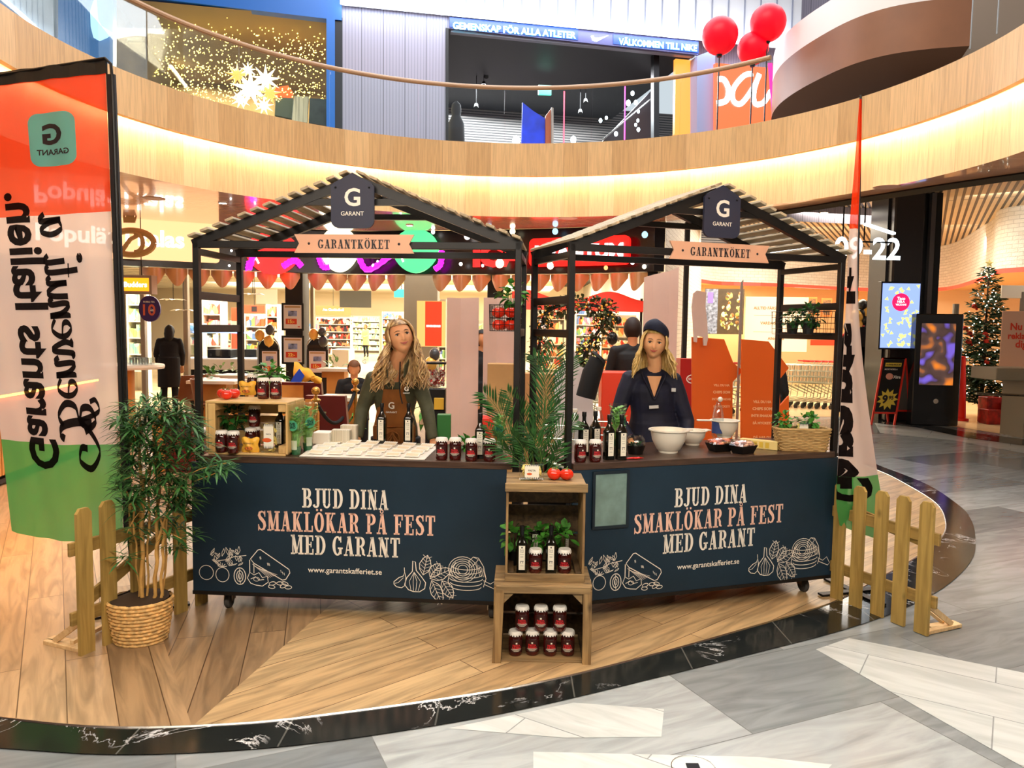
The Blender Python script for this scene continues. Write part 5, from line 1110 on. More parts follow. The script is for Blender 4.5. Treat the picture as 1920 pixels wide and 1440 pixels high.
def flag_right():
    base = atz(1600, 1112); t = thing('beach_flag', 'narrow red, white and green flag seen edge-on beside the right stall', 'flag', base)
    q = aty; Y = base.y
    Lc = cr([q(1612, 186, Y-.02), q(1604, 300, Y-.03), q(1592, 425, Y-.05), q(1586, 560, Y-.06), q(1580, 700, Y-.1), q(1572, 850, Y-.18), q(1567, 935, Y-.2), q(1574, 985, Y-.15)], 6)
    Rc = cr([q(1615, 186, Y), q(1614, 300, Y-.02), q(1610, 425, Y+.02), q(1609, 560, Y), q(1619, 700, Y-.02), q(1640, 850, Y-.05), q(1654, 935, Y-.02), q(1660, 1015, Y)], 6)
    n = len(Lc)-1
    def S(a, b, d=0.):
        i = min(n-1, int((1-b)*n)); f = (1-b)*n-i; L_ = Lc[i].lerp(Lc[i+1], f); R_ = Rc[i].lerp(Rc[i+1], f); return L_.lerp(R_, a)+V3((0, -.05*sin(pi*a)*(1-b)-.008*sin(a*9+b*12)-d, 0))
    for nm, b0, b1, mt in (('green_field', 0, .226, grf), ('white_field', .226, .71, whf), ('red_field', .71, 1., redf)):
        m = M(); m.sheet(lambda a, b: S(a, b0+(b1-b0)*b), 10, 24); m.build(nm, mt, t, smooth=True, world=True, fixn=False)
    T2 = dense(sans('Garants It', .05), .2); k = 1.45/T2[2]; m = M()
    vs = [S(min(1., max(0, .13+b*k*.95/.26+(.12 if a*k < -.4 else 0))), .385+a*k/2.9, .004) for a, b in T2[0]]; m.add(vs, T2[1]); m.build('bold_lettering', fblack, t, world=True, fixn=False)
    m = M(); m.tube([base, q(1598, 900, Y+.05), q(1611, 400, Y+.06), q(1614, 178, Y)], .008, 8); m.build('pole', pole, t, world=True, smooth=True)
    m = M()
    for a_ in (0, pi/2): R = Matrix.Rotation(a_+.3, 3, 'Z'); d = R@V3((.26, 0, 0)); m.bar(base+d+V3((0, 0, .014)), base-d+V3((0, 0, .014)), .05, .012)
    m.build('cross_foot', dkm, t, world=True)
flag_right()
# ================================================================ PEOPLE
def fuse(m, voxel, sm=2):
    me = bpy.data.meshes.new('f'); me.from_pydata([tuple(v) for v in m.v], [], m.f); bm = bmesh.new(); bm.from_mesh(me); bmesh.ops.recalc_face_normals(bm, faces=bm.faces[:]); bm.to_mesh(me); bm.free()
    o = bpy.data.objects.new('f', me); COL.objects.link(o); md = o.modifiers.new('r', 'REMESH'); md.mode = 'VOXEL'; md.voxel_size = voxel
    if sm: s_ = o.modifiers.new('s', 'SMOOTH'); s_.iterations = sm; s_.factor = .5
    dg = bpy.context.evaluated_depsgraph_get(); dg.update(); ev = o.evaluated_get(dg); e = ev.to_mesh()
    r = M(); r.v = [v.co.copy() for v in e.vertices]; r.f = [list(p.vertices) for p in e.polygons]; r.mi = [0]*len(r.f); ev.to_mesh_clear(); bpy.data.objects.remove(o); bpy.data.meshes.remove(me); return r
def secs(m, S, n=20):
    """closed loft through elliptical sections (centre, rx, ry, yaw)"""
    vs = []
    for c, rx, ry, yw in S:
        for j in range(n): a = 2*pi*j/n; x, y = rx*cos(a), ry*sin(a); vs.append((c[0]+x*cos(yw)-y*sin(yw), c[1]+x*sin(yw)+y*cos(yw), c[2]))
    k = len(S); m.add(vs, [(i*n+j, i*n+(j+1) % n, (i+1)*n+(j+1) % n, (i+1)*n+j) for i in range(k-1) for j in range(n)]+[tuple(range(n-1, -1, -1)), tuple((k-1)*n+j for j in range(n))])
def hp(d):
    """head surface for a direction d (face towards -Y), metres"""
    x, y, z = d; g = lambda a, s: math.exp(-(a/s)**2)
    px_, py_, pz = .076*x, .092*y, .107*z
    low = max(0, -z); px_ *= 1-.25*low**1.7; py_ = py_*(1-.28*low**1.5) if y > 0 else py_*(.95-.03*low)
    if y < 0:
        f = -y
        py_ -= .020*g(x, .13)*max(0, min(1, (.08-z)/.42))*(1 if z > -.36 else max(0, 1-(-.36-z)/.07))*f
        py_ += .0085*(g(x-.36, .17)+g(x+.36, .17))*g(z-.02, .12)*f; py_ -= .004*(g(x-.3, .25)+g(x+.3, .25))*g(z-.22, .08)*f
        py_ -= .005*(g(x-.5, .2)+g(x+.5, .2))*g(z+.28, .16); py_ -= .006*g(x, .28)*g(z+.52, .08); py_ -= .009*g(x, .3)*g(z+.86, .14); py_ += .003*g(x, .3)*g(z+.68, .06)
    return V3((px_, py_, pz))
def add_head(m, T_, n=56, ears=True):
    k = n//2*2; vs = []; fs = []
    for i in range(k+1):
        for j in range(n): ph = pi*i/k; a = 2*pi*j/n; vs.append(T_(hp((sin(ph)*cos(a), sin(ph)*sin(a), cos(ph)))))
    for i in range(k):
        for j in range(n): fs.append((i*n+j, i*n+(j+1) % n, (i+1)*n+(j+1) % n, (i+1)*n+j))
    m.add(vs, fs)
    if ears:
        for s in (-1, 1): o = len(m.v); m.ball((0, 0, 0), 1., 10, (.009, .018, .03)); m.v[o:] = [T_(v+V3((s*.074, .008, -.012))) for v in m.v[o:]]
def onface(x, z):
    best = None
    for i in range(60):
        for j in range(60):
            dx = -.75+1.5*i/59; dz = -.95+1.7*j/59; q = 1-dx*dx-dz*dz
            if q <= 0: continue
            p = hp((dx, -sqrt(q), dz)); e = (p.x-x)**2+(p.z-z)**2
            if best is None or e < best[0]: best = (e, p)
    return best[1]
def add_hand(m, wrist, d, up, s=1., curl=.5, side=1):
    d = V3(d).normalized(); up = V3(up); x = d.cross(up).normalized()*side; u = x.cross(d)*side; w = V3(wrist)
    o = len(m.v); m.tube([w-d*.01, w+d*.02*s, w+d*.055*s, w+d*.09*s], [.022*s, .03*s, .038*s, .034*s], 10, flat=.5)
    for k, (off, L) in enumerate(((-.03, .062), (-.01, .074), (.01, .07), (.029, .055))):
        b = w+d*.082*s+x*off*s; p1 = b+d*L*.45*s-u*.006*curl; p2 = p1+(d*(1-.4*curl)-u*.8*curl).normalized()*L*.32*s; p3 = p2+(d*(1-.8*curl)-u*1.2*curl).normalized()*L*.28*s
        m.tube([b-d*.02, b, p1, p2, p3], [.009*s, .0095*s, .009*s, .0085*s, .007*s], 8)
    b = w+d*.03*s-x*.03*s; m.tube([b, b-x*.022*s+d*.02*s, b-x*.03*s+d*.045*s, b-x*.028*s+d*.065*s], [.013*s, .012*s, .0105*s, .008*s], 8)
skin = P('skin', (226, 162, 116), .5, 0, .35, sss=.15); skin2 = P('skin_fair', (232, 172, 124), .5, 0, .35, sss=.15)
def person(label, J, top, legs, Rh, hs=1., vox=.006, skinm=None, top_mat=None, leg_mat=None, top_len=-.02, infl=1., sleeve=.96, shoes=None, torso=(.17, .105, .15, .1, .175, .12), coat=None, face=True, lips=(176, 92, 80), group=None, cat='person', hand_curl=.5, armr=1., neck_gap=0.):
    base = V3((J['hip'].x, J['hip'].y, min(J['fL'].z, J['fR'].z))); t = thing('person', label, cat, base, 0, group)
    hd = J['head']; T_ = lambda p: Rh@(V3(p)*hs)+hd
    cx = (J['shL']+J['shR'])/2; ax = J['shR']-J['shL']; yw = atan2(ax.y, ax.x); sw = ax.length/2; hip = J['hip']; tr = torso
    def trunk(m, g, zcut=0., collar=True):
        S = []
        for f, rx, ry in ((0, tr[4], tr[5]), (.18, tr[4]*.97, tr[5]*.97), (.42, tr[2], tr[3]), (.62, tr[0]*.93, tr[1]), (.8, tr[0], tr[1]*.98), (.93, sw*.92, tr[1]*.85), (1., sw*.66, tr[1]*.62), (1.06, .062, .058)):
            if f < zcut: continue
            c = hip.lerp(cx, f) if f <= 1 else cx+(J['neck']-cx)*.5; S.append((c, rx+g, ry+g, yw))
        secs(m, S)
    m = M(); add_head(m, T_, 56 if face else 24)
    m.tube([cx+V3((0, 0, -.03)), cx.lerp(J['neck'], .6), J['neck'], T_((0, .018, -.06))], [.062*hs, .052*hs, .048*hs, .05*hs], 14); trunk(m, -.012)
    for s in 'LR':
        a, b, c = J['sh'+s], J['el'+s], J['ha'+s]; m.tube([a, a.lerp(b, .5), b, b.lerp(c, .4), c], [.042, .038, .034, .032, .022], 10)
        add_hand(m, c, (c-b), J.get('up'+s, V3((0, 0, 1))), 1., hand_curl, 1 if s == 'L' else -1)
        h = hip+V3((cos(yw), sin(yw), 0))*(.085 if s == 'R' else -.085); k, f = J['k'+s], J['f'+s]; m.tube([h, h.lerp(k, .5), k, k.lerp(f, .4), f+V3((0, 0, .07))], [.075, .065, .05, .045, .033], 10); m.tube([f+V3((0, .05, .04)), f+V3((0, -.02, .05)), f+V3((0, -.16, .025))], [.035, .04, .03], 8)
    fuse(m, vox).build('body', skinm or skin, t, smooth=True, world=True, fixn=False, crease=180)
    # trousers and shoes
    m = M(); secs(m, [(hip+V3((0, 0, .04)), tr[4]*.98, tr[5]*.98, yw), (hip+V3((0, 0, -.12)), tr[4]*1.0, tr[5]*.98, yw)])
    for s in 'LR': h = hip+V3((cos(yw), sin(yw), 0))*(.085 if s == 'R' else -.085); k, f = J['k'+s], J['f'+s]; m.tube([h, h.lerp(k, .5), k, k.lerp(f, .4), f+V3((0, 0, .09))], [.092, .082, .064, .06, .052], 12)
    fuse(m, max(vox, .01)).build('trousers', leg_mat, t, smooth=True, world=True, fixn=False, crease=180)
    for s in 'LR': m = M(); f = J['f'+s]; m.tube([f+V3((0, .07, .05)), f+V3((0, .0, .055)), f+V3((0, -.1, .042)), f+V3((0, -.19, .03))], [.04, .048, .044, .028], 10, flat=.95); m.build('shoe', shoes or dkm, t, smooth=True, world=True)
    # upper garment
    m = M(); trunk(m, .008*infl, 0)
    if top_len: secs(m, [(hip+V3((0, 0, .1)), tr[4]+.012*infl, tr[5]+.012*infl, yw), (hip+V3((0, 0, top_len)), tr[4]+.02*infl, tr[5]+.02*infl, yw)])
    for s in 'LR':
        a, b, c = J['sh'+s], J['el'+s], J['ha'+s]; e = b.lerp(c, sleeve); m.tube([a.lerp(cx, .25)+V3((0, 0, -.01)), a, a.lerp(b, .3), a.lerp(b, .65), b, b.lerp(e, .45), e], [.05*armr, .062*armr, .06*armr, .054*armr, .05*armr, .046*armr, .038*armr], 12)
        m.tube([J['neck'].lerp(cx, .55), cx.lerp(a, .5)+V3((0, 0, .022)), a+V3((0, 0, -.008)), a.lerp(b, .12)], [.055, .052, .056*armr, .056*armr], 12); m.ball(a, .06*armr, 12)
        for q in (.35, .6, .85): p = a.lerp(b, q); m.ball(p, .054*armr, 8, (1, 1, .35))
    fuse(m, max(vox, .008)).build(top, top_mat, t, smooth=True, world=True, fixn=False, crease=180)
    if face:
        for s in (-1, 1):
            p = onface(s*.032, .003); c = T_(p+V3((0, .004, 0))); m = M(); m.ball((0, 0, 0), 1, 12, (.0135*hs, .008, .0062)); m.xf(lambda v: Rh@v+c); e = m.build('eye', P('eye_white', (226, 214, 204), .3), t, smooth=True, world=True)
            m = M(); m.ball((0, 0, 0), 1, 10, (.0062, .003, .006)); c2 = T_(p+V3((0, -.0035, .0005))); m.xf(lambda v: Rh@v+c2); m.build('iris', P('iris', (52, 38, 30), .2), e, smooth=True, world=True)
            m = M(); pts = [T_(onface(s*(.0165+.0285*i/6), .0045+.0068*sin(pi*(i+.4)/6.6))+V3((0, -.0022, 0))) for i in range(7)]; m.tube(pts, [.001, .002, .0026, .0028, .0029, .0028, .0018], 6); m.build('eyelashes', P('lash', (38, 24, 18), .6), t, smooth=True, world=True)
            m = M(); pts = [T_(onface(s*(.0125+.037*i/6), .0215+.0065*sin(pi*(i*.8+.8)/6.5))+V3((0, -.0012, 0))) for i in range(7)]; m.tube(pts, [.0022, .0032, .0033, .0031, .0027, .002, .001], 6, flat=.6); m.build('eyebrow', P('brow', (92, 62, 40), .7), t, smooth=True, world=True)
        m = M(); W = .027
        up_ = [T_(onface(W*(i/8*2-1), -.054+.008*abs(i/4-1)**1.5+.0012*cos((i/4-1)*pi*1.)) + V3((0, -.0018, 0))) for i in range(9)]; lo_ = [T_(onface(W*.86*(i/8*2-1), -.060+.0105*abs(i/4-1)**1.6)+V3((0, -.002, 0))) for i in range(9)]
        m.tube(up_, [.001, .0026, .0034, .0036, .003, .0036, .0034, .0026, .001], 6); m.tube(lo_, [.001, .0026, .0036, .0042, .0044, .0042, .0036, .0026, .001], 6); m.build('lips', P('lips%d' % lips[0], lips, .35), t, smooth=True, world=True)
        m = M()
        for s in (-1, 1): m.tube([T_(onface(s*(.012+.0*i), -.032-.002*i)+V3((0, -.0006, 0))) for i in range(2)], .0018, 5)
        m.build('nostrils', P('nostril', (120, 66, 48), .7), t, world=True)
    return t, T_
def hair_cap(m, T_, g=.008, front=.56, n=30):
    vs, idx, fs = [], {}, []
    for i in range(n+1):
        for j in range(n):
            ph = pi*i/n; a = 2*pi*j/n; d = V3((sin(ph)*cos(a), sin(ph)*sin(a), cos(ph))); p = hp(tuple(d)); vs.append(T_(p+V3((d.x, d.y, d.z))*g))
    for i in range(n):
        for j in range(n):
            ph = pi*(i+.5)/n; a = 2*pi*(j+.5)/n; d = (sin(ph)*cos(a), sin(ph)*sin(a), cos(ph))
            if d[2] > front+.35*abs(d[0])*0 and (d[1] > -.88) or d[1] > -.12-.25*max(0, d[2]) and d[2] > -.75: fs.append((i*n+j, i*n+(j+1) % n, (i+1)*n+(j+1) % n, (i+1)*n+j))
    m.add(vs, fs)
def hair_long(T_, seed, n, zend, wave, fwd=.05, spread=.03, cap=True, rad=.0075, az0=38, taper=.35, bias=0):
    r = random.Random(seed); m = M()
    if cap: hair_cap(m, T_)
    for i in range(n):
        s = -1 if r.random() < .5+bias else 1; az = radians(r.uniform(az0, 175)); y0 = -.055+.11*(az/pi); pts = []
        dirx, diry = sin(az)*s, -cos(az)
        for k in range(7):
            ph = radians(8+k*15.5); d = V3((sin(ph)*dirx, sin(ph)*diry, cos(ph))); p = hp(tuple(d)); p.y += y0*(1-k/6)*.5; pts.append(T_(p+d*(.009+r.uniform(0, .006)+.006*(k/6))))
        p = pts[-1]; L = p.z-zend+r.uniform(-.06, .05); N = 13; fo = V3((dirx, 0, 0)); ph0 = r.uniform(0, 6.3); fr = max(0, -diry+.35)
        amp = wave*r.uniform(.6, 1.2); wl = r.uniform(.9, 1.15)
        for k in range(1, N+1):
            u = k/N; q = p+V3((s*spread*u*(.4+r.random()*.0+.6*abs(dirx))+amp*sin(ph0+u*wl*9)*u**.4, -fwd*fr*u+.4*amp*cos(ph0+u*9)-.01*u, -L*u)); pts.append(q)
        rs = [rad*.6]+[rad]*(len(pts)-5)+[rad*.9, rad*.75, rad*.5, rad*taper*.4]; m.tube(pts, rs, 6, flat=.7)
    return m
def HAIR(name, c1, c2, c3):
    if name in MATS: return MATS[name]
    m = bpy.data.materials.new(name); MATS[name] = m; nt = NT(m); v = coords(nt, (30, 30, 3)); nz = nt.n('ShaderNodeTexNoise', i_Scale=2., i_Detail=3.); nt.l(v, nz.inputs['Vector'])
    nt.l(ramp(nt, nz.outputs['Fac'], [(.3, c1), (.5, c2), (.7, c3)]), nt.b.inputs['Base Color']); setb(nt.b, 'Roughness', .42); setb(nt.b, 'Specular IOR Level', .5); return m
def RX(a): return Matrix.Rotation(radians(a), 3, 'X')
def RY(a): return Matrix.Rotation(radians(a), 3, 'Y')
def RZ(a): return Matrix.Rotation(radians(a), 3, 'Z')
# --- woman in the brown apron, leaning on her arms behind the left counter
Yh = 5.0; hd = aty(751, 632, Yh); J = dict(head=hd, neck=aty(744, 672, 5.07), shL=aty(700, 711, 5.2), shR=aty(781, 706, 5.22), elL=aty(680, 765, 5.22), elR=aty(800, 762, 5.2), haL=V3(aty(670, 822, 5.13)), haR=V3(aty(812, 826, 5.12)), hip=V3((aty(742, 800, 5.42).x, 5.42, .93)))
for s, dx in (('L', -.1), ('R', .1)): J['k'+s] = V3((J['hip'].x+dx, 5.44, .5)); J['f'+s] = V3((J['hip'].x+dx*1.2, 5.55, .0))
Rh = RZ(20)@RY(-12)@RX(-13)
jkt = P('olive_jacket', (74, 74, 52), .7, var=.12, vs=14, bump=.2, bs=20); blackc = P('black_cloth', (22, 22, 24), .8)
w1_, T1 = person('smiling person with long wavy blonde hair in a brown apron behind the left counter', J, 'jacket', None, Rh, 1.0, .005, skin, jkt, blackc, 0., 1., .97, armr=.95, torso=(.15, .1, .12, .085, .15, .1), lips=(180, 96, 84))
hairA = HAIR('wavy_blonde_hair', (112, 80, 48), (176, 138, 88), (228, 196, 138))
hair_long(T1, 4, 200, hd.z-.3, .03, .12, .075, rad=.0085, az0=66).build('hair', hairA, w1_, smooth=True, world=True)
brn = P('apron_brown', (140, 84, 34), .75, var=.1, vs=9, bump=.2, bs=25)
# apron bib and skirt follow the torso
cxx = (J['shL']+J['shR'])/2; bib = M()
def apf(a, b):
    q = J['hip'].lerp(cxx, -.45+1.28*b); w = (.135-.05*max(0, b-.55)/.45*1.) if b > .5 else .15; an = (a-.5)*2.1; rx = w+.02; ry = .128 if b < .5 else .118
    return V3((q.x+rx*sin(an), q.y-ry*cos(an)-.004*sin(a*20+b*4), q.z))
bib.sheet(apf, 24, 24, .004); ap_ = bib.build('apron', brn, w1_, smooth=True, world=True)
m = M()
for s, sh in ((-1, 'shL'), (1, 'shR')): p0 = apf(.5+s*.34, 1.); p1 = J[sh].lerp(J['neck'], .45)+V3((0, -.05, .035)); p2 = J['neck']+V3((s*.05, .05, -.0)); m.tube(cr([p0, p0.lerp(p1, .5)+V3((0, -.025, .0)), p1, p2], 5), .013, 6, flat=.4)
m.build('apron_strap', P('strap_brown', (150, 92, 40), .7), w1_, smooth=True, world=True)
m = M(); pc_ = apf(.5, .56)
for s in (-1, 1): m.tube(cr([pc_+V3((0, -.012, -.05)), pc_+V3((s*.04, -.02, -.07)), pc_+V3((s*.045, -.02, -.12)), pc_+V3((0, -.015, -.07))], 5), .009, 6, flat=.5); m.tube([pc_+V3((0, -.014, -.06)), pc_+V3((s*.03, -.016, -.15)), pc_+V3((s*.02, -.014, -.22))], .009, 6, flat=.4)
m.tube([apf(0, .52), apf(.25, .52)+V3((0, -.005, 0)), apf(.5, .52)+V3((0, -.006, 0)), apf(.75, .52)+V3((0, -.005, 0)), apf(1, .52)], .012, 6, flat=.4); m.build('apron_tie', brn, ap_, smooth=True, world=True)
m = M(); f_ = lambda a, b: apf(.5-.03+a*3.2, .80+b*1.6)+V3((0, -.007, 0)); T2 = sans('G', .02); k = .055/T2[3]; m.add([f_(a*k, b*k) for a, b in T2[0]], T2[1]); T2 = sans('GARANT', .02); k = .085/T2[2]; m.add([f_(a*k, -.055+b*k) for a, b in T2[0]], T2[1]); m.build('print', creamt, ap_, world=True, fixn=False)
m = M(); cn = J['neck']; m.sheet(lambda a, b: cn+V3(((.064+.012*b)*sin(2.3*(2*a-1))*1.0, (.062+.01*b)*cos(2.3*(2*a-1))*1.0*-1*-1+.0, -.075+.085*b-.05*abs(2*a-1)**3)), 24, 6, .006); m.build('collar', jkt, w1_, smooth=True, world=True)
# jacket badge, sleeve mark, name tag and pink flower
p = J['shR'].lerp(cxx, .35)+V3((0, -.125, -.07)); m = M(); letter(m, sans('G', .03), flatfn(p, (1, 0, 0), (0, 0, 1)), height=.032); letter(m, sans('GARANT', .03), flatfn(p+V3((0, 0, -.028)), (1, 0, 0), (0, 0, 1)), .045); letter(m, sans('G', .03), flatfn(aty(683, 678, 5.12), (1, 0, 0), (0, 0, 1)), height=.03); m.build('badge', creamt, w1_, world=True, fixn=False)
p = aty(711, 704, 5.03); m = M()
for k in range(5): a = 2*pi*k/5; m.ball(p+V3((.011*cos(a), 0, .011*sin(a))), .009, 8, (1, .4, 1))
m.ball(p+V3((0, -.003, 0)), .005, 6); m.build('flower', P('pink_flower', (236, 110, 150), .5), w1_, smooth=True, world=True)
m = M(); m.tube(cr([p+V3((.0, .0, .0)) for p in [J['neck']+V3((.03, -.05, -.02)), cxx+V3((.05, -.13, -.06)), cxx+V3((.07, -.14, -.16))]], 5), .004, 6); m.ball(T1((-.077, .0, -.045)), .004, 8); m.build('lanyard', blackc, w1_, smooth=True, world=True)
# --- woman in the navy cap and tunic behind the right counter
Yh = 5.42; hd = aty(1227, 644, Yh); J = dict(head=hd, neck=aty(1228, 684, 5.46), shL=aty(1181, 711, 5.5), shR=aty(1262, 714, 5.5), elL=aty(1156, 782, 5.46), elR=aty(1288, 790, 5.46), haL=V3(aty(1182, 826, 5.32)), haR=V3(aty(1288, 828, 5.34)), hip=V3((aty(1228, 800, 5.52).x, 5.52, .95)))
for s, dx in (('L', -.1), ('R', .1)): J['k'+s] = V3((J['hip'].x+dx, 5.52, .5)); J['f'+s] = V3((J['hip'].x+dx*1.2, 5.55, .0))
Rh = RZ(-10)@RY(5)@RX(-3)
nvy = P('navy_tunic', (20, 22, 44), .7, var=.15, vs=10, bump=.2, bs=18)
w2_, T2_ = person('smiling person with shoulder-length blonde hair, navy cap and navy tunic behind the right counter', J, 'tunic', None, Rh, 1.0, .005, skin2, nvy, blackc, -.1, 1.4, .97, armr=1.08, torso=(.165, .11, .15, .1, .17, .12), lips=(190, 92, 78))
hairB = HAIR('straight_blonde_hair', (150, 112, 58), (206, 170, 96), (242, 214, 146))
hair_long(T2_, 9, 170, hd.z-.2, .009, .06, .06, rad=.0078, az0=64).build('hair', hairB, w2_, smooth=True, world=True)
m = M(); n = 26
def capf(a, b):
    an = 2*pi*a; t_ = pi/2*b; cb = cos(t_)**.8; x, y = cos(an), sin(an)
    return T2_((.086*x*cb*(1+.16*sin(pi*b))+.016*b*(1.2-b), .102*y*cb*(1+.12*sin(pi*b))+.006+.012*b, .052+(-.034*y-.022*x)*(1-.5*b)+.1*sin(t_)))
m.sheet(capf, n, 12); m.build('cap', P('navy_cap', (16, 20, 44), .75, bump=.2, bs=30), w2_, smooth=True, world=True)
cxx = (J['shL']+J['shR'])/2
m = M(); a_ = cxx+V3((0, -.1, -.115)); vs = [cxx+V3((-.05, -.105, .035)), cxx+V3((.05, -.105, .035)), a_+V3((0, -.02, -.0))]
m.sheet(lambda a, b: (vs[0].lerp(vs[1], a)*(1-b)+vs[2]*b)+V3((0, -.014*sin(pi*a)*(1-b)-.004, 0)), 8, 8); m.build('neckline', skin2, w2_, smooth=True, world=True)
m = M()
for s in (-1, 1): m.tube(cr([vs[2]+V3((0, -.008, -.01)), cxx+V3((s*.045, -.108, -.03)), cxx+V3((s*.075, -.085, .035)), cxx+V3((s*.06, .0, .055))], 5), .014, 8, flat=.45)
m.build('collar', nvy, w2_, smooth=True, world=True)
m = M(); p = aty(1226, 763, 5.37); m.box(p, (.065, .004, .022), Matrix.Rotation(-.08, 3, 'Y')); p = aty(1263, 731, 5.38); m.box(p, (.03, .004, .025)); m.build('badge', P('badge_white', (206, 206, 204), .5), w2_, world=True)
# ================================================================ GROUND FLOOR BEHIND THE STALLS
mag = E('magenta_neon', (236, 20, 226), 3.); redn = E('red_neon', (255, 22, 22), 3.2); whn = E('white_neon', (255, 250, 244), 4.5); crn = E('cream_neon', (255, 244, 200), 2.2); grn_n = E('green_neon', (70, 200, 120), 1.6); bluen = E('ice_neon', (150, 215, 245), 1.6)
peach = E('peach_lightbox', (255, 186, 128), 1.25); peachw = E('warm_white_neon', (255, 244, 226), 3.2)
bandm = P('fascia_black', (22, 14, 18), .25); copper = P('copper_panel', (216, 164, 110), .3, 0, .7)
def sefn(u):
    """point on the shopfront line at image column u (z = 3)"""
    best = min(range(len(SE)-1), key=lambda i: abs(colx(SE[i].lerp(SE[i+1], .5))-u)); lo, hi = SE[best], SE[best+1]
    for _ in range(20):
        mid = lo.lerp(hi, .5)
        if (colx(mid) < u): lo = mid
        else: hi = mid
    return lo
def colx(p): q = V3((p[0], p[1], 3-H)); d = q.y*cos(PITCH)-q.z*sin(PITCH); u = q.z*cos(PITCH)+q.y*sin(PITCH); X = F*q.x/d; Y = -F*u/d; return 960+cos(ROLL)*X-sin(ROLL)*Y
def onfront(px, py, back=.12):
    p = sefn(px); return aty(px, py, p[1]+back)
# dark sign fascia
FR = [V3((*sefn(u)[:2], 0)) for u in range(212, 1246, 20)]+[V3((2.42, 12.35, 0))]
m = M(); strip(m, [p+V3((0, .22, 0)) for p in FR], [p+V3((0, .22, 0)) for p in FR], at(2.63), at(3.4)); strip(m, [p+V3((0, .22, 0)) for p in FR], [p+V3((0, .6, 0)) for p in FR], at(2.63), at(2.63)); struct('wall_sign_fascia', m, bandm, fixn=False)
def seg_frame(u0, u1): a, b = sefn(u0), sefn(u1); d = V3((b[0]-a[0], b[1]-a[1], 0)).normalized(); return d
def sign_at(px, py, depth, u0, u1):
    p = sefn(px); return aty(px, py, p[1]+.22-depth), seg_frame(u0, u1)
def rrect(w, h, r, n=6): return [(sx*(w/2-r)+r*cos(a+pi/2*i/n), sy*(h/2-r)+r*sin(a+pi/2*i/n)) for sx, sy, a in ((1, 1, 0), (-1, 1, pi/2), (-1, -1, pi), (1, -1, 1.5*pi)) for i in range(n+1)]
def slabp(m, o, dx, poly_, th=.06, dz=V3((0, 0, 1))):
    nn = dx.cross(dz).normalized(); m.prism(poly_, lambda a, b: o+dx*a+dz*b+nn*0, lambda a, b: o+dx*a+dz*b-nn*th)
# peach sign "popup kalas"
a, d = sign_at(411, 456, .1, 260, 400); b_, _ = sign_at(222, 452, .1, 260, 400); c = (a+b_)/2; w = (a-b_).length+2.2; t = thing('shop_sign', 'long peach light box with white glowing lettering under the soffit at the left', 'sign', c-d*1.0)
m = M(); cc = a-d*(w/2); zc = (onfront(380, 420).z+onfront(380, 490).z)/2; cc.z = zc; slabp(m, cc, d, rrect(w, .66, .05), .08); m.build('light_box', peach, t, world=True)
m = M(); T2 = sans('Populär i kalas', .03); o2 = a-d*1.36+V3((0, 0, 0)); o2.z = zc-.02; letter(m, T2, flatfn(o2-d*.25-d.cross(V3((0, 0, 1)))*-.0+V3((0, -.03, 0)), d, (0, 0, 1)), height=.36); m.build('lettering', peachw, t, world=True, fixn=False)
gold = P('gold_pretzel', (206, 166, 104), .4)
a = onfront(252, 455, -.25); t = thing('pretzel_sign', 'golden pretzel shaped sign with a small crown in front of the peach sign', 'sign', a)
m = M(); m.tube([a+V3((.36*cos(x)-.05, 0, .19*sin(x))) for x in [2*pi*i/30 for i in range(31)]], .05, 8, flat=.9); m.tube([a+V3((.02+.13*cos(x), -.03, .15*sin(x))) for x in [-pi/2+pi*i/14 for i in range(15)]], .035, 8); m.tube([a+V3((-.2, -.02, -.15)), a+V3((-.05, -.03, .05)), a+V3((.08, -.02, .12))], .035, 8); m.build('pretzel', gold, t, smooth=True, world=True)
m = M(); c = onfront(243, 408, -.25); m.prism([(-.1, -.08), (.08, -.08), (.12, .05), (.07, .0), (.05, .09), (0, .02), (-.05, .09), (-.06, 0), (-.11, .06)], lambda x, z: c+V3((x, 0, z)), lambda x, z: c+V3((x, .02, z))); m.build('crown', gold, t, world=True)
# plain fruit lights (round shapes only) and garlands on the fascia
def disc_poly(cx, cz, rx, rz, top=1., n=28): return [(cx+rx*cos(2*pi*i/n)*(1-.16*max(0, -sin(2*pi*i/n))), cz+rz*sin(2*pi*i/n)) for i in range(n)]
def neon_shape(name, label, px, py, w, h, mat_, n=28):
    a = onfront(px, py, .02); d = seg_frame(px-30, px+30); t = thing(name, label, 'sign light', a); m = M(); slabp(m, a, d, disc_poly(0, 0, w/2, h/2), .08); m.build('lit_face', mat_, t, world=True)
    m = M(); f = flatfn(a-V3((0, .03, 0)), d, (0, 0, 1)); v, fs = stroke([(-.3*w, .1*h), (-.33*w, -.05*h), (-.25*w, -.25*h)], .03); m.add([f(*q) for q in v], fs); m.build('highlight', whn, t, world=True, fixn=False); return t
neon_shape('fruit_light', 'round red lit fruit shape on the dark fascia behind the left stall', 512, 475, .92, .74, redn)
neon_shape('fruit_light', 'cream lit fruit shape on the dark fascia left of the green one', 636, 468, .7, .8, crn)
neon_shape('fruit_light', 'round green lit fruit shape on the dark fascia behind the ribbon sign', 778, 470, .84, .78, grn_n)
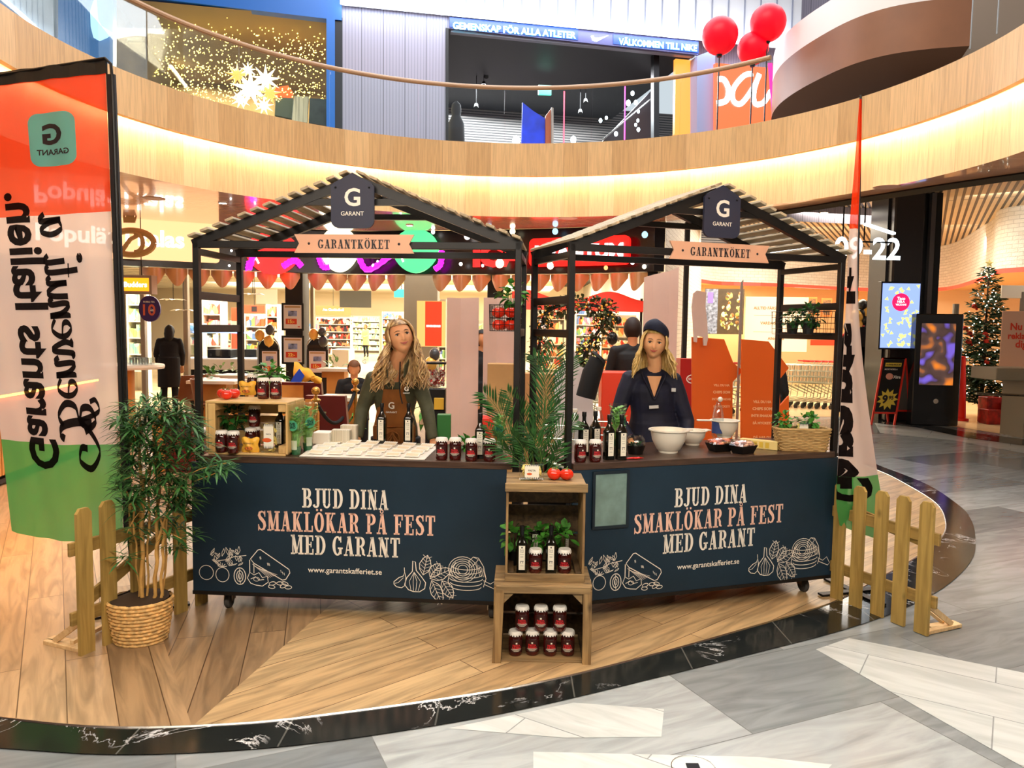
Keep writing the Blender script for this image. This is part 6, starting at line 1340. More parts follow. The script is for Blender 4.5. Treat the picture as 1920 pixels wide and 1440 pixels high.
for pts, lb in (((468, 490, 466, 505, 478, 470), 'magenta tinsel garland at the left edge of the red fruit light'), ((530, 500, 552, 488, 566, 500), 'magenta tinsel garland under the red fruit light'), ((598, 482, 606, 500, 618, 500), 'magenta tinsel garland left of the cream fruit light'), ((672, 480, 690, 506, 734, 478), 'magenta tinsel garland between the cream and green fruit lights'), ((815, 505, 826, 495, 828, 470), 'magenta tinsel garland at the right edge of the green fruit light')):
    m = M(); c = cr([onfront(pts[i], pts[i+1], -.02) for i in (0, 2, 4)], 8); r = random.Random(1); m.tube(c, [.045+.012*(i % 2) for i in range(len(c))], 8); o = m.build('tinsel_garland', mag, smooth=True); tag(o, lb, 'garland')
# red letters and the red plate
a = onfront(936, 478, .0); d = seg_frame(900, 980); t = thing('shop_sign', 'red glowing three-letter sign partly hidden by the left stall roof', 'sign', a); m = M(); letter(m, sans('ICA', .07), flatfn(a, d, (0, 0, 1)), .95, .42); m.build('lettering', redn, t, world=True, fixn=False)
a0_, a1_ = onfront(992, 474, .0), onfront(1180, 468, .0); d = V3((a1_.x-a0_.x, a1_.y-a0_.y, 0)).normalized(); c = (a0_+a1_)/2; w = (a1_-a0_).length; t = thing('shop_sign', 'red rounded light box with white capital lettering behind the gap between the stalls', 'sign', c)
m = M(); slabp(m, c, d, rrect(w, .47, .09), .08); m.build('light_box', E('red_lightbox', (255, 16, 12), 2.), t, world=True)
m = M(); letter(m, sans('KVANTUM', .05), flatfn(c-V3((0, .03, .01)), d, (0, 0, 1)), w*.88, .25); m.build('lettering', E('sign_white', (255, 236, 232), 3), t, world=True, fixn=False)
for i, (x, y, r, mt) in enumerate(((876, 443, .055, whn), (918, 436, .04, bluen), (812, 435, .035, whn), (864, 495, .03, whn), (905, 498, .025, whn), (937, 494, .075, crn), (961, 434, .05, crn), (1041, 434, .05, bluen), (1032, 498, .06, crn), (1136, 502, .035, E('orange_neon', (255, 150, 90), 2)), (1186, 492, .035, whn), (1209, 440, .05, bluen), (1208, 500, .035, crn), (434, 470, .02, whn), (700, 498, .03, whn), (708, 490, .02, whn), (430, 498, .02, whn))):
    m = M(); m.ball(onfront(x, y, -.04), r, 10, (1, 1, 1.1)); o = m.build('bauble_light', mt, smooth=True); tag(o, f'round bauble light {["left of the red letters", "above the red letters", "beside the green fruit light", "low, left of the red letters", "below the red letters", "large, under the red letters", "above and right of the red letters", "above the red plate", "large, under the left of the red plate", "orange, under the right of the red plate", "small, under the end of the red plate", "at the right end of the dark fascia", "low at the right end of the dark fascia", "beside the peach sign", "under the ribbon sign", "tiny, under the ribbon sign", "below and right of the peach sign"][i]}, dark fascia', 'bauble', 'bauble lights on the fascia')
# copper scallops hanging below the fascia
NTH = 'first second third fourth fifth sixth seventh eighth ninth tenth eleventh twelfth thirteenth fourteenth fifteenth sixteenth seventeenth eighteenth nineteenth twentieth twenty-first twenty-second twenty-third twenty-fourth twenty-fifth twenty-sixth'.split()
sc0 = None; n = 0
for u in list(range(268, 545, 44))+list(range(586, 770, 38))+list(range(826, 1240, 38)):
    p = sefn(u); d = seg_frame(u-10, u+10); rz = atan2(d.y, d.x)
    if sc0 is None:
        t = thing('scallop_panel', 'curved copper coloured scallop panel hanging below the dark sign fascia', 'panel', (0, 0, 0), 0, 'copper scallop panels below the fascia'); m = M()
        m.sheet(lambda a, b: V3(((a-.5)*.34, -.13*sin(pi*a)-.02*a, -.02-(.06+.24*sin(pi*(a*.9+.05))**1.3)*b)), 14, 6, .008); m.build('panel', copper, t, smooth=True); sc0 = t; t.location = (p[0], p[1]+.36, 2.64); t.rotation_euler = (0, 0, rz)
        t['label'] = 'copper scallop panel at the far left end of the row, beside the flag pole'
    else: n += 1; dup(sc0, (p[0], p[1]+.36, 2.64), rz, f'copper scallop panel, {NTH[n]} in the row below the dark fascia from the left')
# shop pillars and posts
def col(label, px0, px1, Y, mat_, z1=4.2, z0=0., name='pillar', d=.5, cat='pillar'):
    a, b = aty(px0, 620, Y), aty(px1, 620, Y); c = (a+b)/2; c.z = z0; m = M(); m.box(c+V3((0, d/2, (z1-z0)/2)), ((b-a).x, d, z1-z0), bev=.01); o = m.build(name, mat_, org=c); return tag(o, label, cat)
cold = P('pillar_dark', (34, 26, 26), .5); colg = P('pillar_grey', (112, 104, 92), .5, var=.04, vs=1); coll = P('post_alu', (176, 164, 144), .4, .3)
col('dark brown pillar behind the left stall carrying framed offer posters', 535, 568, 15.6, cold, 2.75)
col('grey pillar in the shop entrance behind the blonde person', 757, 820, 17.5, colg, 2.9); col('black pillar between the rows of copper scallops', 913, 943, 15.2, P('pillar_black', (18, 20, 26), .4), 2.8)
col('narrow grey post at the far right of the copper scallops', 1232, 1236, 14.6, cold, 2.8, name='shop_post', d=.1, cat='post')
for (x0, x1, Y, lb) in ((343, 352, 14.6, 'slim aluminium post beside the person in the black coat'), (582, 588, 15.8, 'slim aluminium post right of the dark poster pillar'), (263, 271, 14.2, 'slim aluminium post at the far left behind the flag pole')): col(lb, x0, x1, Y, coll, 2.8, name='shop_post', d=.12, cat='post')
m = M(); a, b = aty(1283, 500, 12.75), aty(1291, 500, 12.75); m.box(((a.x+b.x)/2, 12.75, 1.75), ((b-a).x, .1, 3.4)); o = m.build('window_post', P('window_frame_dark', (44, 40, 38), .4, .4), org=(a.x, 12.75, 0)); tag(o, 'dark steel window post before the white brick wall', 'post')
col('black post at the right end of the red sign fascia', 1210, 1231, 12.9, P('pillar_black', (18, 20, 26), .4), 3.38, d=.25)
# ---- shelving with goods (countless small packs per shelf = stuff)
shf = P('shelf_metal', (214, 204, 184), .5)
def goods_mat(name, cols, sx=9., sz=5.):
    if name in MATS: return MATS[name]
    m = bpy.data.materials.new(name); MATS[name] = m; nt = NT(m); oi = nt.n('ShaderNodeTexCoord'); v = nt.n('ShaderNodeTexVoronoi', i_Scale=1.); mp = nt.n('ShaderNodeMapping'); mp.inputs['Scale'].default_value = (sx, 3, sz); nt.l(oi.outputs['Object'], mp.inputs[0]); nt.l(mp.outputs[0], v.inputs['Vector']); sp = nt.n('ShaderNodeSeparateColor'); nt.l(v.outputs['Color'], sp.inputs[0])
    r = nt.n('ShaderNodeValToRGB'); r.color_ramp.interpolation = 'CONSTANT'; e = r.color_ramp.elements; k = len(cols)
    while len(e) < k: e.new(.5)
    for i, c in enumerate(cols): e[i].position = i/k; e[i].color = lin(c)
    nt.l(sp.outputs[0], r.inputs[0]); nt.l(r.outputs[0], nt.b.inputs['Base Color']); setb(nt.b, 'Roughness', .4); return m
def shelf(label, px0, px1, pyt, Y, goods, nsh=5, z0=.1, seed=0, back=shf, h=None, pk=(.05, .12), name='shelf_unit'):
    a, b = aty(px0, pyt, Y), aty(px1, pyt, Y); w = b.x-a.x; z1 = a.z; t = thing(name, label, 'shelf', (a.x+w/2, Y, 0)); r = random.Random(seed)
    m = M(); m.box((0, .42, z1/2), (w, .03, z1)); m.box((-w/2+.02, .2, z1/2), (.03, .44, z1)); m.box((w/2-.02, .2, z1/2), (.03, .44, z1)); m.build('frame', back, t)
    sh = (z1-z0)/nsh
    for k in range(nsh): m = M(); m.box((0, .2, z0+k*sh), (w-.06, .4, .03)); m.build('shelf', back, t)
    m = M()
    for k in range(nsh):
        x = -w/2+.05
        while x < w/2-.1:
            pw_ = r.uniform(*pk)*max(1, w/3); hh = sh*r.uniform(.5, .8); m.box((x+pw_/2, .12, z0+k*sh+.016+hh/2), (pw_*.92, .2, hh)); x += pw_
    o = m.build('goods', goods, t); o['kind'] = 'stuff'; return t
G1 = goods_mat('goods_mixed', [(230, 90, 50), (240, 220, 190), (230, 190, 80), (120, 160, 90), (220, 120, 140), (240, 240, 230), (90, 120, 170)])
G2 = goods_mat('goods_orange', [(235, 120, 60), (250, 230, 180), (220, 60, 30), (250, 200, 120), (245, 240, 225)])
G3 = goods_mat('goods_green', [(190, 226, 190), (150, 206, 200), (236, 240, 220), (200, 226, 130), (224, 210, 170)]); G4 = goods_mat('goods_dark', [(60, 40, 30), (140, 40, 30), (220, 200, 180), (170, 110, 70), (40, 30, 40)]); G5 = goods_mat('goods_pink', [(240, 150, 160), (250, 236, 200), (230, 90, 70), (250, 220, 120), (210, 220, 230)]); GB = goods_mat('goods_blue', [(120, 180, 235), (190, 220, 245), (230, 110, 150), (90, 140, 210), (235, 240, 245)])
shelf('shelf of colourful sweets behind the left post pair of the left stall', 378, 415, 560, 20, G5, 4, .7, 1); shelf('tall shelf of small hanging packs behind the left stall', 392, 435, 600, 24, G1, 5, .2, 2)
shelf('shelf with yellow and white goods under a red header, behind the left stall', 458, 510, 588, 22, G1, 4, .5, 3, pk=(.1, .16)); shelf('orange snack shelf behind the gold and black balloons', 498, 522, 570, 19, G2, 5, .6, 4)
shelf('tall fridge of pale green and blue cartons far behind in the shop', 658, 712, 592, 47, G3, 6, .15, 5, pk=(.08, .14), name='fridge'); shelf('dark shelf of bottles under the wooden header in the shop', 592, 658, 594, 34, G4, 5, .4, 6); shelf('shelf of tall packs right of the carton fridge', 716, 757, 584, 36, G1, 6, .3, 7)
shelf('low freezer shelf with pale goods behind the shop post', 560, 592, 600, 26, GB, 3, .6, 8); shelf('bright shelf behind the far left slim post', 236, 266, 540, 19, G3, 5, .5, 9, back=P('shelf_lit', (246, 240, 226), .5)); shelf('cold counter shelf with bluish packs behind the person in the black coat', 348, 374, 606, 18, GB, 2, 1.2, 10); shelf('warm coloured shelf behind the right part of the copper scallops', 1000, 1060, 575, 26, G2, 5, .3, 11); shelf('tall shelf behind the flower arch', 1080, 1130, 570, 30, G1, 6, .2, 12); shelf('shelf behind the person in the black vest', 1128, 1205, 590, 28, G2, 5, .2, 13, pk=(.1, .2)); shelf('narrow shelf between the grey pillar and the pale cardboard panels', 822, 838, 560, 26, G1, 6, .2, 14); shelf('far shelf seen between the two pale cardboard panels', 895, 912, 600, 28, G3, 5, .2, 15)
def board(name, label, px0, py0, px1, py1, Y, mat_, cat='sign', th=.03, texts=(), parts=(), group=None):
    a, b = aty(px0, py0, Y), aty(px1, py1, Y); c = (a+b)/2; w, h = b.x-a.x, a.z-b.z; t = thing(name, label, cat, c, 0, group); m = M(); m.box((0, 0, 0), (w, th, h), bev=.003 if min(w, h) > .02 else 0); m.build('board', mat_, t)
    for i, (s, fx, fz, fw, mt) in enumerate(texts): m = M(); letter(m, sans(s, .03), flatfn((fx*w, -th/2-.004, fz*h), (1, 0, 0), (0, 0, 1)), fw*w); m.build('lettering', mt, t, fixn=False)
    for nm, x, z, ww, hh, mt in parts: m = M(); m.box((x*w, -th/2-.0015, z*h), (ww*w, .003, hh*h)); m.build(nm, mt, t)
    return t
orr = P('sign_orange_red', (232, 66, 34), .5); whp = P('print_white', (244, 240, 232), .5)
board('header_board', 'red orange header board with dark emblem above the yellow goods shelf', 458, 572, 496, 587, 21.7, orr, parts=(('emblem', 0, 0, .28, .7, P('emblem_dark', (30, 20, 20), .5)),))
for i, (y0, y1) in enumerate(((577, 602), (618, 672))): board('red_partition', ['red panel standing right of the hanging packs shelf', 'tall red panel under the first one behind the left stall'][i], 434, y0, 446, y1, 21, orr)
board('header_board', 'wooden header board with white lettering above the dark bottle shelf', 592, 573, 658, 592, 33.5, P('board_brown', (176, 112, 66), .5), texts=(('Ata Chokladboll', 0, .1, .6, whp),)); board('menu_board', 'dark rectangular screen back hanging high in the shop', 637, 545, 696, 577, 27, P('screen_back', (88, 88, 82), .5)); board('menu_board', 'pale panel hanging high behind the dark pillar', 480, 542, 520, 570, 26, P('panel_pale', (222, 214, 196), .5))
exitg = E('exit_green', (40, 200, 160), 1.6)
board('exit_sign', 'turquoise illuminated exit sign hanging in the shop behind the blonde person', 739, 542, 766, 558, 19, exitg, th=.05)
# framed offer posters on the dark pillar and gates
pfr = P('poster_frame_black', (20, 18, 18), .4); pbk = P('poster_paper', (232, 222, 222), .5); prd = P('poster_red', (222, 70, 40), .5); pyl = P('poster_yellow', (255, 226, 120), .5)
for i, (x0, y0, x1, y1, Y, s) in enumerate(((528, 568, 570, 620, 15.5, '15:-'), (528, 629, 571, 683, 15.5, '22:-'), (488, 655, 524, 700, 14.6, '12:-'), (576, 655, 615, 702, 14.6, '15:-'))):
    board('offer_poster', ['framed offer poster reading 15 on the dark pillar, upper one', 'framed offer poster reading 22 on the dark pillar, lower one', 'framed offer poster on the left security gate', 'framed offer poster reading 15 on the right security gate'][i], x0, y0, x1, y1, Y, pfr, 'poster', texts=((s, -.06, -.17 if i != 2 else -.3, .3, pyl),), parts=(('paper', 0, 0, .8, .86, pbk),))
    o = [c for c in bpy.data.objects if c.name.startswith('paper')][-1]
    par = [x for x in bpy.data.objects if x.name.startswith('offer_poster')][-1]; w = (aty(x1, y1, Y)-aty(x0, y0, Y)).x; h = (aty(x0, y0, Y)-aty(x1, y1, Y)).z
    for nm, fx, fz, fw_, fh, mt in (('price_box', -.06, -.17 if i != 2 else -.3, .5, .2, prd), ('headline', 0, .36, .7, .06, P('headline_tan', (190, 150, 100), .5)), ('picture', 0, .12, .4, .2, P('pic_blue', (120, 130, 170), .5, var=.5, vs=12)), ('store_mark', .28, -.36, .1, .04, prd)): m = M(); m.box((fx*w, -.0185, fz*h), (fw_*w, .002, fh*h)); m.build(nm, mt, par)
    for c in par.children:
        if c.name.startswith('lettering'): c.location.y -= .004
for i, (x, lb) in enumerate(((504, 'left black arched security gate under gold balloons'), (595, 'right black arched security gate under a gold balloon'))):
    t = thing('security_gate', lb, 'gate', aty(x, 700, 14.75)*1); b = t.location.copy(); b.z = 0; t.location = b; MW[t.name] = Matrix.Translation(b); w = .2; zt_ = aty(x, 632, 14.75).z; m = M()
    m.tube([(-w, 0, 0), (-w, 0, zt_-.2)]+[(-w*cos(pi*k/10), 0, zt_-.2+.2*sin(pi*k/10)) for k in range(11)]+[(w, 0, zt_-.2), (w, 0, 0)], .018, 8); m.build('arch_tube', P('gate_chrome', (180, 180, 176), .3, .8), t, smooth=True); m = M(); m.box((0, .0, zt_*.52), (2*w-.03, .03, zt_*.75)); m.ball((0, 0, zt_-.21), w*.92, 16, (1, .08, 1)); m.build('panel', P('gate_panel', (22, 24, 34), .3), t)
# balloons
gb = P('balloon_gold', (240, 184, 84), .25, .2, .6); bb = P('balloon_grey', (74, 74, 76), .25, .1, .6); kb = P('balloon_black', (34, 32, 30), .25, .1, .6); rb = P('balloon_red_glow', (242, 6, 34), .4, 0, .3, emit=.35)  # slight glow put into the red balloon skin to keep it saturated
def balloon(px, py, Y, r, mat_, label, group=None, sq=1.15, string=None):
    c = aty(px, py, Y); t = thing('balloon', label, 'balloon', c, 0, group); m = M(); m.lathe([(max(1e-4, r*sin(pi*i/14)*(1-.12*max(0, -cos(pi*i/14))*-1*0)), -r*sq*cos(pi*i/14) if i > 7 else -r*sq*1.08*cos(pi*i/14)) for i in range(15)], (0, 0, 0), 18); m.build('skin', mat_, t, smooth=True); m = M(); m.lathe([(r*.1, -r*sq*1.2), (r*.04, -r*sq*1.06), (1e-4, -r*sq*1.05)], (0, 0, 0), 8); m.build('knot', mat_, t)
    return t
for x, y, r, mt, lb in ((487, 628, .09, gb, 'gold balloon left on the left security gate'), (506, 618, .085, bb, 'grey balloon on top of the left security gate'), (504, 639, .09, gb, 'gold balloon low on the left security gate'), (588, 626, .09, gb, 'gold balloon on the right security gate'), (604, 622, .075, bb, 'grey balloon upper right on the right security gate'), (606, 640, .09, bb, 'grey balloon low on the right security gate'), (815, 664, .085, bb, 'grey balloon above the candy dispenser'), (808, 682, .1, gb, 'gold balloon behind the candy dispenser')): balloon(x, y, 14.5 if x < 700 else 11, r if x < 700 else r*.9, mt, lb, 'balloons by the shop gates')
for x, y, r, mt, lb in ((1148, 634, .08, kb, 'black balloon at the right foot of the flower arch'), (1159, 600, .05, kb, 'small black balloon beside the gold one on the flower arch'), (1147, 594, .055, gb, 'gold balloon on top right of the flower arch')): balloon(x, y, 11, r, mt, lb)
for i, (x, y, r, g_) in enumerate(((1606, 593, .12, 1), (1625, 585, .12, 1), (1622, 600, .11, 0), (1603, 611, .14, 1), (1621, 618, .13, 0), (1592, 612, .1, 0), (1626, 606, .1, 0), (1606, 628, .1, 0), (1618, 572, .1, 0), (1605, 600, .1, 0), (1614, 588, .1, 0))):
    balloon(x, y, 16.5, r*1.15, gb if g_ else kb, ('gold' if g_ else 'black')+' balloon of the balloon garland left of the blue screen, '+['upper gold', 'partly behind the screen', 'middle black', 'lower gold', 'lower right black', 'small at the left', 'touching the screen', 'at the bottom', 'topmost', 'hidden in the middle', 'between the golds'][i], 'balloon garland behind the right flag', 1.05)
# ================================================================ CAFE, TROLLEYS, DISPLAYS AND PEOPLE BEHIND
def mk(name, label, cat, m, mt, org=None, group=None, smooth=False, **k): o = m.build(name, mt, org=org, smooth=smooth, **k); return tag(o, label, cat, group)
orange_w = P('cafe_wood', (204, 140, 66), .45, var=.08, vs=3); redl = P('dark_red_leather', (92, 18, 14), .4, 0, .5); lam = P('pale_laminate', (236, 222, 196), .35); brl = P('brown_leather', (136, 78, 42), .45); blk_m = P('black_metal_leg', (18, 16, 16), .4, .5)
# bar counter with warm strip at the far left
A_ = atz(-60, 935); B_ = atz(180, 842); d = (B_-A_); L = d.length; rz = atan2(d.y, d.x); t = thing('bar_counter', 'slatted wooden bar counter with warm light strip behind the left flag', 'bar', A_, rz)
m = M()
for k in range(52): m.box((L*(k+.5)/52, 0, .5), (L/52*.62, .05, .78))
m.build('slatted_front', orange_w, t); m = M(); m.box((L/2, .3, .53), (L, .5, .86)); m.build('body', P('bar_body', (150, 92, 40), .5), t); m = M(); m.box((L/2, .22, .985), (L+.1, .75, .045), bev=.005); m.build('worktop', lam, t); m = M(); m.box((L/2, .01, .05), (L, .06, .05)); m.build('plinth', blk_m, t)
m = M(); m.box((L/2, -.045, .93), (L, .02, .025)); m.build('light_strip', E('amber_led', (255, 160, 50), 36), t)
# round standing table with glasses
c = aty(236, 683, 11.); c2 = V3((c.x, c.y, 0)); t = thing('standing_table', 'round pale standing table on a thick wooden leg behind the flag pole', 'table', c2); m = M(); m.lathe([(.05, c.z-.06), (.5, c.z-.06), (.51, c.z-.03), (.5, c.z), (1e-4, c.z)], (0, 0, 0), 40); m.build('tabletop', lam, t, smooth=True); m = M(); m.lathe([(.17, 0), (.11, .1), (.11, c.z-.07), (.2, c.z-.06)], (0, 0, 0), 24); m.build('pedestal', orange_w, t, smooth=True)
gl0 = None; gz = c.z+.001
for i, (dx, dy) in enumerate([(x*.085+.1, y*.085-.12) for y in range(3) for x in range(4)]):
    if gl0 is None: gl0 = thing('drinking_glass', 'clear glass on the round standing table, front row, first from the left', 'glass', (0, 0, 0), 0, 'drinking glasses on the standing table'); m = M(); m.lathe([(1e-4, .003), (.028, 0), (.036, .1), (.034, .1), (.026, .008), (1e-4, .008)], (0, 0, 0), 14); m.build('glass', pet, gl0, smooth=True); gl0.location = (c.x+dx, c.y+dy, gz)
    else: dup(gl0, (c.x+dx, c.y+dy, gz), label=f'clear glass on the round standing table, {["front", "middle", "back"][i//4]} row, {["first", "second", "third", "fourth"][i%4]} from the left')
# cafe tables, planters, chairs, benches
def table(label, px, py, Y, w, dp, h=.75, mt=lam):
    a = aty(px, py, Y); t = thing('cafe_table', label, 'table', (a.x, Y, 0)); m = M(); m.box((0, 0, a.z-.025), (w, dp, .05), bev=.004); m.build('tabletop', mt, t); m = M(); m.box((0, 0, (a.z-.05)/2), (w*.5, dp*.5, a.z-.05)); m.build('pedestal', orange_w, t); return a.z
table('pale cafe table in front of the planter behind the left stall post', 408, 712, 12.2, .75, .6); table('second pale cafe table right of the first, under the leafy planter', 452, 702, 13.4, .7, .6); table('pale cafe table behind the yellow jacket', 632, 690, 13.2, .6, .5); table('white cafe table at the right of the dark red bench', 648, 742, 9.6, .6, .5)
bushm = P('pale_leaf', (120, 156, 96), .5, var=.3, vs=10)
for i, (px, py, Y, w, lb) in enumerate(((432, 700, 13.6, .95, 'white planter box of pale leafy plants behind the left stall posts'), (388, 706, 12.6, .35, 'spiky green plant in the planter beside the left stall post'), (628, 688, 13.3, .4, 'green leafy plant on the table beside the seated person'), (806, 764, 8.6, .2, 'green leafy plant under the candy dispenser'), (655, 800, 8.9, .14, 'small pale green plant behind the rope barrier'))):
    a = aty(px, py, Y); t = thing('potted_plant', lb, 'plant', (a.x, Y, a.z-.18)); m = M(); m.box((0, 0, .08), (w, .25, .16), bev=.01); m.build('planter', lam if i != 2 else orange_w, t); m = M(); rr = random.Random(i); bush(m, (0, 0, .2), .13, 46 if w > .5 else 26, .16, .06, rr, (w*3.4, .9, .9)); m.build('foliage', bushm if i in (0, 2) else grn, t, smooth=True)
def chair(label, px, py, Y, rz):
    a = aty(px, py, Y); t = thing('cafe_chair', label, 'chair', (a.x, Y, 0), rz); m = M()
    def f(u, v):
        s = v; x = (u-.5)*.44*(1-.25*max(0, s-.5)); y = .2-.4*min(1, s/.5) if s < .5 else -.2-.07*(s-.5)/.5; z = .44+.05*(abs(u-.5)*2)**2 if s < .5 else .44+.42*(s-.5)/.5
        return V3((x, y+.06*(abs(u-.5)*2)**2*(s > .5), z))
    m.sheet(f, 10, 14, .015); m.build('shell', brl, t, smooth=True)
    for x in (-1, 1):
        for y in (-1, 1): m = M(); m.tube([(x*.12, y*.1, .43), (x*.22, y*.2, 0)], .01, 6); m.build('leg', blk_m, t)
chair('brown leather shell chair beside the person in the black coat', 338, 740, 12.6, radians(70)); chair('second brown leather shell chair nearer the stall post', 362, 735, 12.9, radians(75)); chair('brown leather stool chair under the cafe table', 392, 752, 11.8, radians(-60))
def bench(label, px0, py0, px1, py1, Y, seam=.5):
    a, b = aty(px0, py0, Y), aty(px1, py1, Y); w = b.x-a.x; t = thing('bench_seat', label, 'bench', (a.x+w/2, Y, 0)); h = a.z; m = M(); m.prism([(-w/2, 0), (w/2+.05, 0), (w/2-.02, h), (-w/2, h)], lambda x, z: V3((x, -.05, z)), lambda x, z: V3((x, .05, z))); m.build('back', redl, t); m = M(); m.box((-w/2+w*seam/2, -.06, h*.5-.02), (w*seam, .02, h-.04)); m.build('side_panel', orange_w, t)
    m = M(); m.box((0, .35, .22), (w, .55, .44), bev=.02); m.build('seat', redl, t); m = M(); m.box((-w/2+w*(seam+.12), -.06, h*.8), (w*.1, .01, .02)); m.build('plate', steel, t)
bench('dark red bench with wooden side panel behind the yellow jacket', 528, 716, 606, 716, 10.6, .55); bench('dark red high bench behind the rope barrier, nearest to the stall', 575, 741, 652, 741, 8.6, .34); bench('dark red bench seen through the bamboo leaves behind the left flag', 290, 771, 362, 771, 8.8, .3)
t = thing('draped_jacket', 'yellow jacket with blue lining thrown over the bench back', 'jacket', aty(575, 716, 10.45)); b0_ = t.location; m = M(); m.sheet(lambda a, b: V3((-.16+.36*a, -.05*sin(pi*b), .24*(1-a**1.4)*(1-.9*b)+.02*sin(a*14+b*6)+.01)), 14, 10, .02); m.xf(lambda v: v); m.build('yellow_cloth', P('yellow_cloth', (240, 176, 56), .7, bump=.3, bs=15), t, smooth=True); m = M(); m.sheet(lambda a, b: V3((-.2+.14*a+.05*b, -.07, .18*(1-abs(a-.5))*b+.0)), 8, 6, .015); m.build('blue_lining', P('blue_cloth', (24, 70, 190), .6), t, smooth=True)
# rope barrier
brass = P('brass', (206, 158, 76), .25, .8); po = []
for i, (px, py, Y) in enumerate(((592, 733, 7.9), (666, 716, 8.9))):
    a = aty(px, py, Y); t = thing('rope_post', ['brass ball-topped rope post, left one, beside the herb sleeves', 'brass ball-topped rope post beside the apron person'][i], 'barrier post', (a.x, Y, 0)); m = M(); m.lathe([(1e-4, 0), (.16, 0), (.15, .025), (.025, .04), (.022, a.z-.12), (.05, a.z-.1), (.05, a.z-.09), (.02, a.z-.07), (.02, a.z-.045)], (0, 0, 0), 20); m.build('post', brass, t, smooth=True); m = M(); m.ball((0, 0, a.z), .045, 14); m.build('ball', brass, t, smooth=True); po.append(V3((a.x, Y, a.z-.1)))
m = M(); m.tube([po[0].lerp(po[1], k/14)-V3((0, 0, .30*sin(pi*k/14)**.9)) for k in range(15)], .02, 8); mk('barrier_rope', 'thick black rope hanging between the two brass posts', 'rope', m, blackc, smooth=True)
# candy dispenser
a = aty(818, 728, 7.9); t = thing('candy_dispenser', 'glass candy dispenser on a black stand right of the blonde person', 'dispenser', (a.x, 7.9, 0)); m = M(); m.box((0, 0, a.z/2), (.2, .2, a.z), bev=.005); m.build('stand', dkm, t); m = M(); m.box((0, 0, a.z+.125), (.19, .19, .25)); m.build('glass_case', pet, t); m = M(); m.box((0, 0, a.z+.26), (.21, .21, .02)); m.build('lid', dkm, t)
m = M(); rr = random.Random(8)
for _ in range(150): m.ball((rr.uniform(-.08, .08), rr.uniform(-.09, .05), a.z+.02+rr.uniform(0, .17)), .012, 6)
o = m.build('candies', goods_mat('candy_mix', [(200, 50, 40), (236, 220, 210), (170, 40, 40), (220, 190, 180)], 40, 40), t, smooth=True); o['kind'] = 'stuff'
board('yellow_tag', 'tilted yellow sign board on the black dispenser stand', 814, 746, 832, 768, 7.75, P('tag_yellow', (216, 176, 52), .5))
# pale cardboard display backs
card = P('pale_cardboard', (226, 196, 184), .7, var=.03, vs=2); cbrown = P('brown_cardboard', (188, 148, 96), .7, var=.05, vs=3); oc = P('orange_cardboard', (232, 98, 14), .55)
def folded(name, label, px_list, py_list, Y, dys, mt, cat='cardboard display'):
    """upright board folded along vertical creases; py_list are the top heights"""
    P_ = [aty(x, y, Y+dy) for x, y, dy in zip(px_list, py_list, dys)]; n = len(P_); b = V3((P_[0].x, P_[0].y, 0)); m = M(); vs = []
    for off in (0, .012): vs += [p+V3((0, off, 0)) for p in P_]+[V3((p.x, p.y+off, .0)) for p in P_]
    for i in range(n-1): q = 2*n; m.add([vs[i], vs[i+1], vs[n+i+1], vs[n+i], vs[q+i], vs[q+i+1], vs[q+n+i+1], vs[q+n+i]], [(0, 1, 2, 3), (7, 6, 5, 4), (0, 4, 5, 1), (3, 2, 6, 7), (0, 3, 7, 4), (1, 5, 6, 2)])
    return mk(name, label, cat, m, mt, org=b)
folded('cardboard_display', 'tall pale folded cardboard display right of the blonde person', (838, 864, 898), (558, 559, 558), 7.6, (0, -.05, 0), card); folded('cardboard_display', 'second tall pale cardboard display behind the tomato wire basket', (907, 932, 984), (558, 558, 560), 7.6, (0, -.06, 0), card)
a = aty(914, 682, 7.2); b = aty(975, 682, 7.2); m = M(); m.box(((a.x+b.x)/2, 7.3, a.z/2), (b.x-a.x, .2, a.z), bev=.004); mk('cardboard_box', 'tall brown cardboard box in front of the second pale display', 'box', m, cbrown, org=(a.x, 7.3, 0)); a = aty(984, 700, 7.8); b = aty(1070, 700, 7.8); m = M(); m.box(((a.x+b.x)/2, 7.9, a.z/2), (b.x-a.x, .25, a.z), bev=.004); mk('cardboard_box', 'wide brown cardboard box behind the palm leaves', 'box', m, cbrown, org=(a.x, 7.9, 0))
folded('cardboard_display', 'tall pale folded cardboard display with slanted top behind the navy cap person', (1208, 1225, 1256, 1273), (520, 515, 508, 500), 7.3, (.1, -.02, -.12, -.2), card)
def outline(name, label, pts, Y, mt, cat='cardboard display', th=.03, texts=()):
    P_ = [aty(x, y, Y) for x, y in pts]; c = P_[0]; t = thing(name, label, cat, c); m = M(); m.prism([(p.x-c.x, p.z-c.z) for p in P_], lambda a, b: V3((a, -th/2, b)), lambda a, b: V3((a, th/2, b))); m.build('board', mt, t)
    for s, px, py, w in texts: q = aty(px, py, Y)-c; q.y = -th/2-.003; m = M(); letter(m, sans(s, .05), flatfn(q, (1, 0, 0), (0, 0, 1)), w); m.build('lettering', P('text_peach', (255, 186, 130), .6), t, fixn=False)
    return t
wt = .0042*1.05
tx = lambda x, y, k: [(s, x, y+13*i+(14 if i > 3 else 0), w*k) for i, (s, w) in enumerate((('VILL DU HA', .155), ('CHIPS SOM', .165), ('INTE SMAKAR', .185), ('SÅ MYCKET?', .16), ('DÅ HAR DU', .15), ('KOMMIT FEL.', .175)))]
